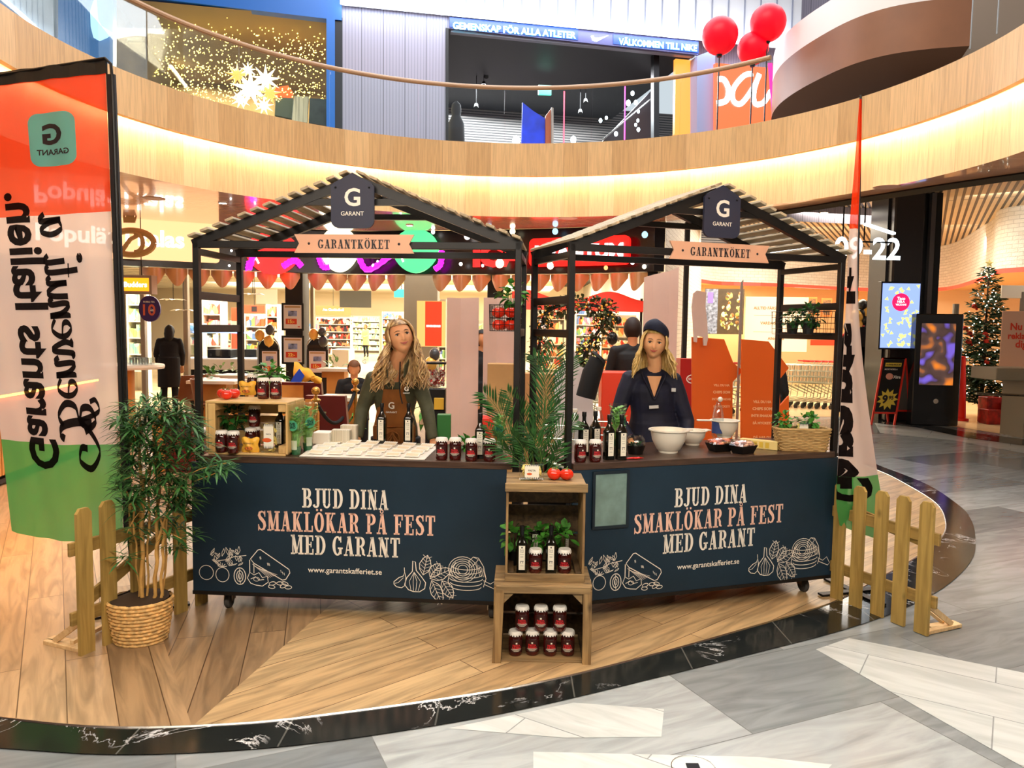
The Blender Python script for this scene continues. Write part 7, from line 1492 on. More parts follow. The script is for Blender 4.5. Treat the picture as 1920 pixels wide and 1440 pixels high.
outline('orange_display', 'large orange cardboard display with cut corner left of the plastic bottle', ((1300, 632), (1357, 636), (1374, 680), (1392, 695), (1373, 716), (1372, 820), (1372, 1000), (1297, 1000), (1297, 632)), 6.7, oc, texts=tx(1352, 722, .9)); outline('orange_display', 'second orange cardboard display behind the stall post, farther right', ((1390, 636), (1440, 640), (1478, 690), (1460, 712), (1462, 760), (1478, 742), (1478, 1000), (1388, 1000)), 6.5, oc, texts=tx(1428, 753, 1.))
outline('cardboard_cutout', 'pale curved cardboard cutout standing on the left orange display', ((1300, 550), (1306, 545), (1324, 548), (1322, 575), (1325, 600), (1327, 634), (1324, 648), (1319, 648), (1318, 632), (1307, 630), (1306, 642), (1301, 641), (1299, 600), (1297, 575)), 6.62, card); folded('cardboard_display', 'thin grey cardboard sheet seen edge-on between the orange displays', (1389, 1394), (530, 524), 6.6, (0, .25), P('grey_card', (170, 160, 152), .6))
outline('white_sheet', 'tilted white board leaning behind the right stall post', ((1076, 655), (1088, 688), (1104, 692), (1112, 760), (1112, 990), (1040, 990), (1040, 702)), 7.0, P('white_board', (226, 218, 220), .6), 'board')
m = M(); m.tube([aty(1098, 745, 6.6), aty(1110, 700, 6.6), aty(1122, 672, 6.6)], [.085, .085, .07], 12); m.tube([aty(1122, 672, 6.6), aty(1126, 668, 6.6)], [.08, .06], 12); o = mk('black_bag', 'black rolled bag standing beside the white board and trolley', 'bag', m, blackc, smooth=True); a = aty(1132, 697, 7.4); m = M(); m.box((a.x+.15, 7.5, a.z/2), (.34, .25, a.z), bev=.01); mk('red_stand', 'red display stand behind the left shoulder of the navy cap person', 'stand', m, orr, org=(a.x, 7.5, 0))
# flower arch, red canopy
t = thing('flower_arch', 'leafy decorated arch with flowers and balloons under the red canopy', 'arch', (aty(1080, 640, 10.6).x, 10.6, 0)); rr = random.Random(5); ar = cr([aty(1010, 705, 10.6), aty(1012, 640, 10.6), aty(1022, 590, 10.6), aty(1060, 572, 10.6), aty(1120, 574, 10.6), aty(1140, 590, 10.6), aty(1110, 640, 10.6), aty(1085, 690, 10.6), aty(1078, 720, 10.6)], 6); m = M(); m.tube([V3((ar[0].x, 10.6, 0))]+ar+[V3((ar[-1].x, 10.6, 0))], .02, 6); m.build('frame', dkm, t, world=True, smooth=True)
m = M()
for p in ar: bush(m, p, .12, 26, .08, .05, rr, (1.15, .7, 1))
m.build('foliage', P('arch_leaf', (62, 66, 34), .6, var=.45, vs=8), t, world=True, smooth=True); m = M()
for p in ar:
    for _ in range(2): m.ball(p+V3((rr.uniform(-.14, .14), -.11, rr.uniform(-.1, .1))), rr.uniform(.008, .02), 7)
o = m.build('flowers', goods_mat('flower_mix', [(240, 170, 50), (230, 70, 40), (250, 240, 230), (250, 200, 80)], 14, 14), t, world=True, smooth=True); o['kind'] = 'stuff'
m = M(); q0 = aty(960, 560, 12.2); q1 = aty(1215, 566, 12.2); m.sheet(lambda a, b: q0.lerp(q1, a)+V3((0, -.25*b, .0-.17*b+(.14*abs(sin(pi*(a*1.6+.35)))**3*(1-b)))), 40, 5, .01); o = mk('red_canopy', 'bright red fabric canopy edge below the copper scallops behind the right stall', 'canopy', m, P('canopy_red', (228, 48, 18), .6), smooth=True)
m = M()
for x in (972, 1203): m.tube([aty(x, 560, 12.2), V3((aty(x, 560, 12.2).x, 12.2, 0))], .02, 6)
tag(m.build('canopy_legs', dkm, o, world=True))
# shopping trolleys
wire = P('trolley_wire', (196, 198, 180), .3, .8); tred = P('trolley_red', (232, 52, 36), .4)
def make_trolley(label, group):
    t = thing('shopping_trolley', label, 'trolley', (0, 0, 0), 0, group); m = M(); L0, L1, zb, zt_ = -.42, .38, .52, .95; cor = lambda u, v, w: V3((L0+(L1-L0)*u*(1-.12*(1-w)*0)+(.1*(1-w)*(1-u)), (v-.5)*(.5-.1*u), zb+(zt_-zb)*w+.06*(1-w)*u))
    for w in (0, .33, .66, 1): m.tube([cor(0, 0, w), cor(1, 0, w), cor(1, 1, w), cor(0, 1, w), cor(0, 0, w)], .006, 4, False)
    for k in range(9): m.tube([cor(k/8, 0, 1), cor(k/8, 0, 0), cor(k/8, 1, 0), cor(k/8, 1, 1)], .0045, 4, False)
    for k in range(1, 6): m.tube([cor(0, k/6, 1), cor(0, k/6, 0), cor(1, k/6, 0), cor(1, k/6, 1)], .0045, 4, False)
    m.build('basket', wire, t); m = M()
    for s in (-1, 1): m.tube([(L0-.1, s*.25, 1.02), (L0, s*.25, .9), (L0+.12, s*.24, .2), (L1, s*.2, .14)], .012, 6); m.tube([(L0+.1, s*.24, .3), (L1-.15, s*.2, .5)], .01, 6)
    m.build('chassis', wire, t, smooth=True); m = M(); m.tube([(L0-.1, -.26, 1.02), (L0-.1, .26, 1.02)], .018, 8); m.box((L0-.1, 0, 1.02), (.05, .2, .05), bev=.01); m.build('handle', tred, t)
    for x in (L0+.12, L1):
        for s in (-1, 1): m = M(); m.lathe([(1e-4, -.014), (.05, -.014), (.05, .014), (1e-4, .014)], (x, s*.2, .05), 12, Matrix.Rotation(pi/2, 3, 'X')); m.build('wheel', P('grey_rubber', (70, 68, 66), .6), t)
    return t
tg = 'nested shopping trolleys at the shop entrance'; T0 = make_trolley('front trolley of the nested row seen right of the stall post', tg)
for i, (px, py, rz) in enumerate([(1568-13*k, 748+1*k, radians(205)) for k in range(8)]):
    p = atz(px, py+2); p.y = 17.2+.04*i; p.x = aty(px, py, p.y).x; lb = f'{["first","second","third","fourth","fifth","sixth","seventh","last"][i]} trolley from the right in the nested row behind the right stall post'
    if i == 0: T0.location = p; T0.rotation_euler = (0, 0, rz); T0['label'] = lb
    else: dup(T0, p, rz, lb)
for i in range(5): p = aty(1138-13*i, 700, 12.2+.05*i); p.z = 0; dup(T0, p, radians(190), f'{["first","second","third","fourth","fifth"][i]} trolley from the right in the row behind the flower arch', 'trolleys behind the flower arch')
for i in range(3): p = aty(1382-20*i, 700, 15.8); p.z = 0; dup(T0, p, radians(200), ['trolley seen between the two orange displays', 'trolley behind the left orange display', 'trolley with red handle right of the window post'][i], 'trolleys behind the orange displays')
p = aty(1098, 740, 6.9); p.z = 0; dup(T0, p, radians(170), 'single trolley close behind the right stall with the black bag in it', 'single trolley', .9)
a = aty(1275, 672, 9.5); t = thing('red_crate_stand', 'dark red bin with cream ornament left of the orange display', 'bin', (a.x+.13, 9.5, 0)); m = M(); m.box((0, 0, a.z/2+.0), (.3, .25, a.z)); m.build('bin', P('bin_red', (170, 20, 14), .45), t); m = M(); v, f = stroke(ell(0, 0, .07, .05, 0, 2*pi, 14), .012); m.add([V3((x, -.128, a.z*.82+y)) for x, y in v], f); letter(m, sans('SMAK', .02), flatfn((0, -.128, a.z*.82), (1, 0, 0), (0, 0, 1)), .1); m.build('ornament', creamt, t, fixn=False)
# recess wall: food poster, lettering, framed menus
pw_ = 22.
t = board('food_poster', 'large lit food poster on the recess wall behind the orange displays', 1322, 541, 1393, 627, pw_, P('poster_dark', (84, 70, 48), .4, var=.1, vs=5), 'poster'); a, b = aty(1322, 541, pw_), aty(1393, 627, pw_); w, h = b.x-a.x, a.z-b.z; rr = random.Random(4)
m = M(); m.box((-w*.33, -.018, 0), (w*.32, .003, h*.98)); m.build('blue_side', P('poster_blue', (130, 140, 160), .4, var=.35, vs=14), t); m = M(); m.box((-w*.36, -.021, h*.3), (w*.14, .003, h*.24), bev=.0); m.build('violet_tag', P('tag_violet', (150, 130, 230), .4), t)
m = M()
for _ in range(34): m.ball((rr.uniform(-.05, .45)*w, -.016, rr.uniform(-.42, .4)*h), rr.uniform(.03, .075), 8, (1, .12, rr.uniform(.7, 1.8)))
m.build('food', goods_mat('food_mix', [(222, 200, 130), (170, 110, 40), (150, 160, 70), (236, 226, 190), (110, 80, 40)], 12, 12), t, smooth=True)
t = board('wall_board', 'cream wall board with ALLTID FÄRSKT OCH GOTT lettering in the recess', 1398, 556, 1512, 660, 22.4, P('board_cream', (250, 222, 196), .5), texts=(('ALLTID FÄRSKT OCH GOTT', .02, .3, .78, P('text_gold', (150, 104, 60), .5)), ('VARDAG OCH FEST', .02, .02, .55, P('text_gold', (150, 104, 60), .5)), ('Alltid nära', .0, -.26, .26, P('text_gold', (150, 104, 60), .5))), parts=(('rule', .02, .16, .76, .006, P('text_gold', (150, 104, 60), .5)), ('rule', .02, -.14, .76, .006, P('text_gold', (150, 104, 60), .5))))
for i, (x0, x1) in enumerate(((1514, 1531), (1540, 1559), (1594, 1612))): board('menu_poster', ['orange framed menu on the recess wall left of the post', 'orange framed menu on the recess wall beside the right stall post', 'orange framed menu visible right of the flag'][i], x0, 557+2*i, x1, 592+2*i, 24., P('frame_orange', (206, 110, 50), .5), 'menu', parts=(('sheet', 0, 0, .7, .8, P('menu_dark', (90, 66, 44), .5, var=.6, vs=16)),))
board('red_partition', 'red panel under the recess wall behind the trolleys', 1520, 637, 1566, 648, 24, orr); board('wall_notice', 'tiny blue notice on the recess wall below the wire basket', 1500, 638, 1506, 646, 24, P('notice_blue', (170, 176, 210), .5))
# hanging opening hours and lamps at the entrance
hw_ = E('hours_white', (240, 250, 255), 3.5); t = thing('opening_hours', 'hanging white glowing numbers under the slatted ceiling beside the pillar', 'sign', aty(1625, 465, 13.)); m = M(); letter(m, sans('09-22', .02), flatfn(aty(1627, 466, 13.), (1, .1, 0), (0, 0, 1)), 1.15); m.build('numbers', hw_, t, world=True, fixn=False); m = M()
for x in (1580, 1620, 1665): m.tube([aty(x, 450, 13.03), V3((aty(x, 450, 13.03).x, 13.03, 4.35))], .012, 5)
m.tube([aty(1575, 452, 13.03), aty(1672, 455, 13.03)], .015, 5); m.build('hanger', blk_m, t, world=True)
for i, (x0, y0, x1, y1, Y) in enumerate(((1622, 420, 1676, 438, 11.2), (1446, 473, 1500, 468, 15.5), (1505, 466, 1540, 462, 15.5))): m = M(); m.bar(aty(x0, y0, Y), aty(x1, y1, Y+.25), .06, .03); mk('ceiling_tube_lamp', ['bright tube lamp under the slatted ceiling right of the flag', 'row lamp under the entrance ceiling behind the right stall roof', 'short row lamp under the entrance ceiling near the right stall corner'][i], 'lamp', m, hw_)
# pillar with screens on the right
YC = 14.75; a, b = aty(1671, 500, YC), aty(1768, 500, YC); t = thing('black_pillar', 'massive black clad pillar carrying the blue screen, right side', 'pillar', ((a.x+b.x)/2, YC+.45, 0)); w = b.x-a.x; m = M(); m.box((-w*.18, 0, 2.17), (w*.58, .9, 4.34), bev=.03); m.build('cladding', P('pillar_gloss', (44, 38, 38), .25, 0, .6), t); m = M(); m.box((-w*.46, .1, 2.17), (w*.1, .7, 4.34)); m.box((w*.22, .1, 2.17), (w*.2, .7, 4.34)); m.box((w*.43, .05, 2.17), (w*.12, .8, 4.34)); m.build('fins', P('pillar_fin', (16, 15, 17), .3), t); m = M(); m.box((w*.33, -.2, 2.17), (w*.1, .3, 4.34)); m.build('grey_strip', P('pillar_strip', (92, 88, 88), .3), t)
scb = E('screen_blue', (140, 164, 240), 1.15); t = board('info_screen', 'bright blue screen with yellow chips pattern on the black pillar', 1650, 528, 1719, 656, 14.6, P('screen_case', (20, 20, 22), .3), 'screen', th=.12, parts=(('display', 0, 0, .93, .95, scb),)); a, b = aty(1650, 528, 14.6), aty(1719, 656, 14.6); w, h = b.x-a.x, a.z-b.z; m = M(); rr = random.Random(9)
for _ in range(64):
    x, z = rr.uniform(-.42, .42)*w, rr.uniform(-.44, .44)*h; an = rr.uniform(0, 6); s = .045
    if (x+.05*w)**2+(z-.2*h)**2 < .03: continue
    m.add([V3((x+s*cos(an+q), -.066, z+s*sin(an+q))) for q in (0, 2.1, 4.2)], [(0, 1, 2)])
m.build('pattern', E('screen_yellow', (222, 226, 130), 1.15), t, fixn=False)['kind'] = 'stuff'; m = M(); m.lathe([(.165, 0), (1e-4, 0)], (.0, -.068, .2*h), 28, Matrix.Rotation(-pi/2, 3, 'X')); m.build('badge_disc', E('screen_pink', (232, 30, 84), 1.2), t, fixn=False); m = M()
for s, z, w_ in (('Taco', .07, .15), ('HELA', .01, .14), ('VECKAN!', -.045, .2)): letter(m, sans(s, .03), flatfn((0, -.072, .2*h+z), (1, 0, 0), (0, 0, 1)), w_)
m.build('lettering', E('screen_white', (255, 250, 250), 1.3), t, fixn=False)
t = thing('info_kiosk', 'tall black floor kiosk with a dim orange and violet screen', 'kiosk', atz(1752, 798)); a, b = aty(1722, 588, t.location.y), aty(1806, 588, t.location.y); bx = t.location; w = b.x-a.x; hh = a.z; rz = -.12; t.rotation_euler = (0, 0, rz); MW[t.name] = Matrix.Translation(bx)@Matrix.Rotation(rz, 4, 'Z'); m = M(); m.box((0, .12, hh/2), (w, .24, hh), bev=.015); m.build('body', P('kiosk_black', (20, 19, 21), .15, 0, .7), t)
m = M(); m.box((-w*.02, -.003, hh*.64), (w*.72, .006, hh*.55)); mtk = bpy.data.materials.new('kiosk_screen'); nt = NT(mtk); v = coords(nt, (1, 1, 1)); vo = nt.n('ShaderNodeTexNoise', i_Scale=3.2, i_Detail=1.); nt.l(v, vo.inputs['Vector']); c_ = ramp(nt, vo.outputs['Fac'], [(.36, (120, 96, 210)), (.46, (70, 50, 46)), (.55, (90, 66, 60)), (.66, (236, 130, 40))]); nt.l(c_, nt.b.inputs['Emission Color']); setb(nt.b, 'Emission Strength', .8); setb(nt.b, 'Base Color', (.02, .02, .02, 1)); m.build('display', mtk, t); m = M(); m.lathe([(.045, 0), (1e-4, 0)], (0, -.005, hh*.22), 20, Matrix.Rotation(-pi/2, 3, 'X')); m.build('button', whp, t, fixn=False)
# A-board
a = atz(1632, 796); b = atz(1712, 786); t = thing('pavement_sign', 'red framed pavement sign with a yellow star price 9.95', 'sign', atz(1655, 797)); o = t.location; hz = aty(1676, 673, o.y).z; m = M(); fw2 = .42; R = lambda x, s: V3((x, -.02+.28*(1-s)*-1*0+.0, 0)); top = hz; sp = .32
f1 = lambda x, z: V3((x+.28*z/top, -.0+.26*z/top, z)); f2 = lambda x, z: V3((x+.56-.28*z/top, .52-.26*z/top, z))
for f in (f1, f2):
    for x in (-fw2/2, fw2/2): m.bar(f(x, 0), f(x, top), .03, .03, up=(0, 1, 0))
    m.bar(f(-fw2/2, top), f(fw2/2, top), .03, .03); m.bar(f(-fw2/2, .22), f(fw2/2, .22), .03, .03)
m.build('red_frame', tred, t); m = M(); m.sheet(lambda a, b: f1(-fw2/2+fw2*a, .24+(top-.26)*b), 1, 1, .01); m.build('poster', P('board_black', (20, 18, 20), .4), t); m = M(); m.sheet(lambda a, b: f2(-fw2/2+fw2*a, .24+(top-.26)*b), 1, 1, .01); m.build('back_panel', P('grey_metal_panel', (130, 128, 122), .35, .4), t)
g_ = lambda dy: (lambda x, z: f1(x, z)+V3((0, -dy, 0))); m = M(); st = [((.2 if k % 2 == 0 else .125)*cos(pi*k/11), .47+(.2 if k % 2 == 0 else .125)*sin(pi*k/11)) for k in range(22)]; m.add([g_(.012)(*p) for p in st]+[g_(.012)(0, .47)], [(i, (i+1) % 22, 22) for i in range(22)]); m.sheet(lambda a, b: g_(.012)(-.15+.3*a, top-.15+.07*b), 1, 1); m.build('yellow_star', P('star_yellow', (232, 206, 80), .5), t, fixn=False)
m = M(); letter(m, sans('9', .04), lambda a, b: g_(.018)(a-.05, .47+b), .1); letter(m, sans('95', .03), lambda a, b: g_(.018)(a+.06, .5+b), .09); letter(m, sans('10-ÅRSJUBILEUM', .03), lambda a, b: g_(.018)(a, top-.115+b), .26); m.build('price', ink, t, fixn=False); m = M(); letter(m, sans('MORTADELLA', .03), lambda a, b: g_(.018)(a-.03, top-.2+b), .24); letter(m, sans('Xtra', .03), lambda a, b: g_(.018)(a+.1, top-.34+b), .14); m.build('lettering', whp, t, fixn=False); m = M(); m.ball(g_(.02)(-.04, top-.33), .07, 12, (1, .2, .9)); m.build('ham_picture', P('ham_pink', (226, 160, 140), .5), t, smooth=True)
# black rounded gate, red cone, counters, banner
t = thing('round_gate', 'black round-topped entrance gate with red rim left of the blue screen', 'gate', (aty(1612, 660, 16.4).x, 16.4, 0)); zt_ = aty(1612, 613, 16.4).z; m = M(); m.lathe([(.42, -.05), (.42, .05), (1e-4, .05)], (0, 0, zt_-.42), 30, Matrix.Rotation(pi/2, 3, 'X')); m.box((0, 0, (zt_-.42)/2), (.84, .1, zt_-.42)); m.build('panel', P('gate_black', (18, 18, 24), .35), t); m = M(); m.tube([(.44*cos(pi*k/20), 0, zt_-.42+.44*sin(pi*k/20)) for k in range(21)]+[(-.44, 0, 0)], .02, 8); m.build('rim', tred, t, smooth=True)
m = M(); c = atz(1806, 790); m.lathe([(.17, 0), (.17, .04), (.12, .05), (.06, 1.25), (1e-4, 1.26)], (0, .15, 0), 20); o = mk('red_cone', 'tall bright red cone beside the kiosk and the christmas tree', 'cone', m, P('cone_red', (240, 36, 16), .4), smooth=True); o.location = c
stl = P('counter_steel', (158, 148, 126), .4); YS = 12.6; a = aty(1868, 690, YS); z1 = a.z; m = M(); t = thing('steel_counter', 'grey steel checkout counter at the right edge in front of the tree', 'counter', (a.x+.9, YS+.3, 0)); m.box((0, 0, z1-.1), (1.85, .7, .2), bev=.01); m.build('top_box', stl, t); m = M(); m.box((.25, 0, (z1-.2)/2), (1.3, .6, z1-.2)); m.build('body', stl, t); m = M(); m.tube([(-1.2, -.3, z1-.42), (0, -.38, z1-.45), (.9, -.38, z1-.5)], .02, 8); m.build('rail', steel, t, smooth=True)
board('roll_up_banner', 'pale pink banner with red lettering behind the tree at the right edge', 1880, 583, 1990, 700, 14., P('banner_pink', (240, 196, 170), .6), 'banner', texts=(('Nu är vi', -.12, .25, .5, orr), ('reklamfria och', .0, .1, .8, orr), ('digitala', -.05, -.05, .45, orr)))
t = board('hanging_sign', 'pale slanted panel on a grey post above the banner at the right edge', 1878, 535, 1960, 560, 15., P('panel_pale', (222, 214, 196), .5)); m = M(); c = t.location; m.tube([(0, 0, 0), (0, 0, -c.z)], .05, 8); m.build('post', P('post_grey', (120, 112, 100), .5), t)
m = M(); c = aty(1792, 580, 16.); m.tube([(c.x, 16., 0), (c.x, 16., 2.3)], .06, 10); mk('grey_post', 'slim grey post between the pillar and the christmas tree', 'post', m, P('post_grey', (120, 112, 100), .5), org=(c.x, 16., 0))
# christmas tree
c = atz(1838, 784); c.z = 0; Yt = c.y; zt_ = aty(1834, 500, Yt).z; t = thing('christmas_tree', 'decorated christmas tree with white lights and red bows beside the kiosk', 'christmas tree', c); rr = random.Random(12)
m = M(); m.tube([(0, 0, 0), (0, 0, zt_)], [.05, .008], 8); m.build('trunk', P('bark', (70, 48, 34), .8), t, smooth=True); m = M(); bows = []; lig = []
z = .35
while z < zt_-.05:
    f = 1-z/zt_; Rm = .08+.72*f**.9
    for k in range(int(7+12*f)):
        a = rr.uniform(0, 2*pi); L = Rm*rr.uniform(.75, 1.1); d = V3((cos(a), sin(a), rr.uniform(-.05, .3))); p0_ = V3((0, 0, z+rr.uniform(-.07, .07))); n_ = max(3, int(L/.05))
        for j in range(1, n_+1):
            q = p0_+d*L*j/n_+V3((0, 0, -.09*L*(j/n_)**2))
            for s in (-1, 1): leaf(m, q, d*.8+V3((-d.y, d.x, 0))*s*.7+V3((0, 0, rr.uniform(-.5, .5))), .13, .05, V3((rr.uniform(-1, 1), rr.uniform(-1, 1), 1)), .1, 2)
        if rr.random() < .45: lig.append(p0_+d*L*rr.uniform(.6, 1.02)+V3((0, 0, .02)))
        if rr.random() < .25: lig.append(p0_+d*L*rr.uniform(.3, .9)+V3((0, 0, -.02)))
        if rr.random() < .08 and d.y < .2: bows.append(p0_+d*L*.95)
    z += .09+.03*f
m.build('needles', P('fir_green', (34, 60, 30), .6, var=.35, vs=12), t, smooth=True); m = M()
for p in lig: m.ball(p, .011, 6)
o = m.build('fairy_lights', E('fairy_white', (255, 248, 226), 5), t); o['kind'] = 'stuff'
for p in bows[:14]: m = M(); m.ball(p, .06, 8, (1, .6, .8)); m.ball(p+V3((.05, 0, -.05)), .03, 6); m.build('bow', P('bow_red', (206, 50, 30), .5), t, smooth=True)
m = M(); m.add([V3((r_*cos(pi/2+pi*k/5), 0, zt_+.07+r_*sin(pi/2+pi*k/5))) for k in range(10) for r_ in ((.09 if k % 2 == 0 else .04),)]+[V3((0, -.02, zt_+.07)), V3((0, .02, zt_+.07))], [(k, (k+1) % 10, 10) for k in range(10)]+[((k+1) % 10, k, 11) for k in range(10)]); m.build('star', P('straw_star', (232, 210, 130), .5), t)
for i, (dx, w, h) in enumerate(((-.28, .3, .5), (.02, .45, .4), (-.4, .25, .28))): m = M(); q = c+V3((dx, -.75-.1*i, 0)); m.box((0, 0, h/2), (w, .3, h), bev=.01); o = mk('gift_box', ['upright dark red gift box at the foot of the christmas tree', 'wide red gift box at the foot of the christmas tree', 'small red gift box nearest the cone'][i], 'gift box', m, P('gift_red', (150, 26, 16), .4, var=.3, vs=10)); o.location = q
# pendant lamps and fan lamp
for i, (px, py, lb) in enumerate(((325, 562, 'white leaf-shaped pendant lamp left of the left stall post'), (474, 552, 'white leaf-shaped pendant lamp behind the left stall post pair'), (345, 582, 'second blade lamp behind the left stall post'))):
    c = aty(px, py, 14.4); t = thing('pendant_lamp', lb, 'lamp', c); m = M()
    for k in range(5): a = 2*pi*k/5+i; leaf(m, (0, 0, 0), (cos(a), sin(a), .1), .26, .12, None, .15)
    m.build('shade', P('lamp_white_shade', (244, 240, 230), .4), t, smooth=True); m = M(); m.tube([(0, 0, 0), (0, 0, 3.85-c.z)], .006, 5); m.build('cord', blk_m, t)
t = thing('round_sign', 'purple oval sign with an orange 10 behind the black coat person', 'sign', aty(281, 579, 13.6)); m = M(); m.lathe([(.19, -.02), (.19, .02), (1e-4, .02)], (0, 0, 0), 30, Matrix.Rotation(pi/2, 3, 'X'), sy=1.2); m.build('disc', P('sign_purple', (66, 44, 110), .5), t); m = M(); letter(m, sans('10', .02), flatfn((0, -.026, -.02), (1, 0, 0), (0, 0, 1)), height=.2); m.build('number', P('sign_coral', (226, 110, 80), .5), t, fixn=False); m = M(); letter(m, sans('BUBBLE TEA', .03), flatfn((0, -.026, .12), (1, 0, 0), (0, 0, 1)), .2); letter(m, sans('ÅR', .03), flatfn((.05, -.03, -.02), (1, 0, 0), (0, 0, 1)), .07); m.build('lettering', whp, t, fixn=False)
board('shop_sign', 'orange light box with white script beside the flag pole', 218, 516, 290, 552, 12.6, P('sign_frame', (170, 150, 130), .5), th=.2, parts=(('light_face', 0, 0, .86, .7, E('sign_orange', (255, 140, 20), 1.7)),), texts=(('Budders', .08, 0, .6, E('sign_cream', (255, 244, 220), 3)),))
board('lit_poster', 'bright red and orange lit poster right of the grey pillar', 782, 564, 835, 650, 14.5, E('poster_orange_lit', (255, 176, 96), 1.1), 'poster', parts=(('red_field', .08, 0, .58, .98, E('poster_red_lit', (240, 52, 16), 1.1)), ('white_bar', .08, -.05, .5, .045, E('poster_bar', (255, 236, 230), 2))))
# display fridge block behind the coat person
a = aty(350, 665, 13.8); t = thing('deli_counter', 'white deli counter with blue lit glass behind the black coat person', 'counter', (a.x+.05, 15.6, 0)); z1 = 1.0; m = M(); m.box((0, 0, z1-.1), (1.6, .8, .22), bev=.02); m.build('top', whp, t); m = M(); m.box((0, .05, .4), (1.5, .7, .8)); m.build('base', dkm, t); m = M(); m.box((0, .1, z1+.3), (1.5, .5, .5)); m.build('glass_case', pet, t); m = M(); m.box((0, .1, z1+.52), (1.4, .1, .03)); m.build('blue_lamp', E('blue_lamp', (120, 170, 255), 5), t)
for i, (x0, x1, Y, lb) in enumerate(((388, 432, 15.5, 'black and grey checkout box behind the leafy planter'), (458, 480, 16., 'dark checkout box behind the left security gate'), (622, 654, 16.5, 'white checkout block right of the right security gate'))): a, b = aty(x0, 655, Y), aty(x1, 655, Y); m = M(); m.box(((a.x+b.x)/2, Y+.3, a.z/2), (b.x-a.x, .6, a.z), bev=.01); mk('checkout_box', lb, 'checkout', m, [dkm, dkm, whp][i], org=(a.x, Y, 0))
# ---- people farther back
def simple_person(label, px, Y, H_, top, topm, legm, hairm, yaw=0., lean=0., arms='down', vox=.014, sit=False, skinm=None, coat=-.1, long_hair=False, w=1.):
    x = aty(px, 640, Y).x; s = H_/1.72; R = Matrix.Rotation(yaw, 3, 'Z'); b = V3((x, Y, 0)); g = lambda a, f, z: b+R@V3((a*s*w, f*s, z*s))
    hz = .95 if not sit else .55; dz = 0 if not sit else -.4; ln = lean; J = dict(hip=g(0, 0, hz), head=g(0, -.25*ln-.02, 1.58+dz-.12*ln), neck=g(0, -.2*ln, 1.44+dz-.08*ln), shL=g(-.165, -.17*ln, 1.36+dz-.05*ln), shR=g(.165, -.17*ln, 1.36+dz-.05*ln))
    for k, sx in (('L', -1), ('R', 1)):
        if arms == 'down': J['el'+k] = g(sx*.22, -.02-.1*ln, 1.1+dz); J['ha'+k] = g(sx*.2, -.12-.1*ln, .88+dz)
        else: J['el'+k] = g(sx*.22, -.08, 1.1+dz); J['ha'+k] = g(sx*.06, -.3, 1.02+dz)
        if sit: J['k'+k] = g(sx*.12, -.42, .5); J['f'+k] = g(sx*.12, -.4, 0)
        else: J['k'+k] = g(sx*.09, -.02, .5); J['f'+k] = g(sx*.1, .04, 0)
    Rh_ = R@RX(20*ln+(24 if sit else 0)); t, T_ = person(label, J, top, None, Rh_, s, vox, skinm or skin, topm, legm, coat, 1.2, .95, face=False); m = M(); hair_cap(m, T_, .012)
    if long_hair:
        o = len(m.v); m.ball((0, 0, 0), 1, 12, (.085, .06, .17)); m.v[o:] = [T_(v+V3((0, .07, -.06))) for v in m.v[o:]]
    m.build('hair', hairm, t, smooth=True, world=True); return t
dh = P('dark_hair', (26, 20, 18), .6); bh = P('brown_hair', (112, 70, 40), .6); blk_c = P('black_coat', (20, 18, 20), .8)
simple_person('person in a long black hooded coat seen from behind, leaning over beside the round table', 316, 14.2, 1.76, 'coat', blk_c, blackc, dh, pi+.3, .6, 'down', coat=-.45, long_hair=True)
t = simple_person('person with brown hair in a dark jacket sitting at a cafe table, looking down', 664, 10.2, 1.72, 'jacket', blk_c, blackc, bh, .2, .3, 'front', .01, sit=True)
simple_person('distant person in a beige coat and black trousers before the tall fridge', 686, 41.5, 1.75, 'coat', P('beige_coat', (232, 200, 150), .7), blackc, bh, -.5, 0, 'front', .03, coat=-.35)
simple_person('person in black seen between the two pale cardboard displays', 902, 9.4, 1.7, 'jacket', blk_c, blackc, dh, .8, .0, 'down', .012, long_hair=True)
simple_person('person in a black vest with grey sleeves seen from behind near the navy cap person', 1186, 8.3, 1.86, 'vest', P('black_vest', (24, 24, 26), .7), blackc, P('short_dark_hair', (44, 28, 22), .6), pi, 0, 'down', .012, w=1.05)
simple_person('person with brown hair in a dark coat bending behind the right orange display', 1437, 8.6, 1.62, 'coat', blk_c, blackc, bh, pi-.4, .4, 'down', .012)

def hang(o, ztop, dx=0.):
    z = max((c.matrix_basis@V3(b)).z for c in o.children for b in c.bound_box) if o.children else 0; m = M(); m.tube([(dx, 0, z-.01), (dx, 0, ztop-o.location.z)], .008, 5); m.build('hanger', blk_m, o)
for o in list(bpy.data.objects):
    n_ = o.name.split('.')[0]
    if o.parent is None and o.type == 'EMPTY':
        if n_ in ('menu_board', 'header_board', 'exit_sign', 'round_sign') and o.location.z > 1.5: hang(o, 4.3 if o.location.x < 4.6 else 4.35)
        if n_ == 'shop_sign' and o.location.z < 2.6: hang(o, 3.38, .1)

t = thing('floor_hatch', 'small black hatch with thin steel ring in the grey floor at the bottom edge', 'hatch', atz(1300, 1440)); m = M(); m.box((0, 0, .004), (.05, .05, .004)); m.build('hatch', dkm, t); m = M(); m.tube([(.085*cos(2*pi*k/30), .085*sin(2*pi*k/30), .003) for k in range(31)], .002, 5); m.build('ring', steel, t)
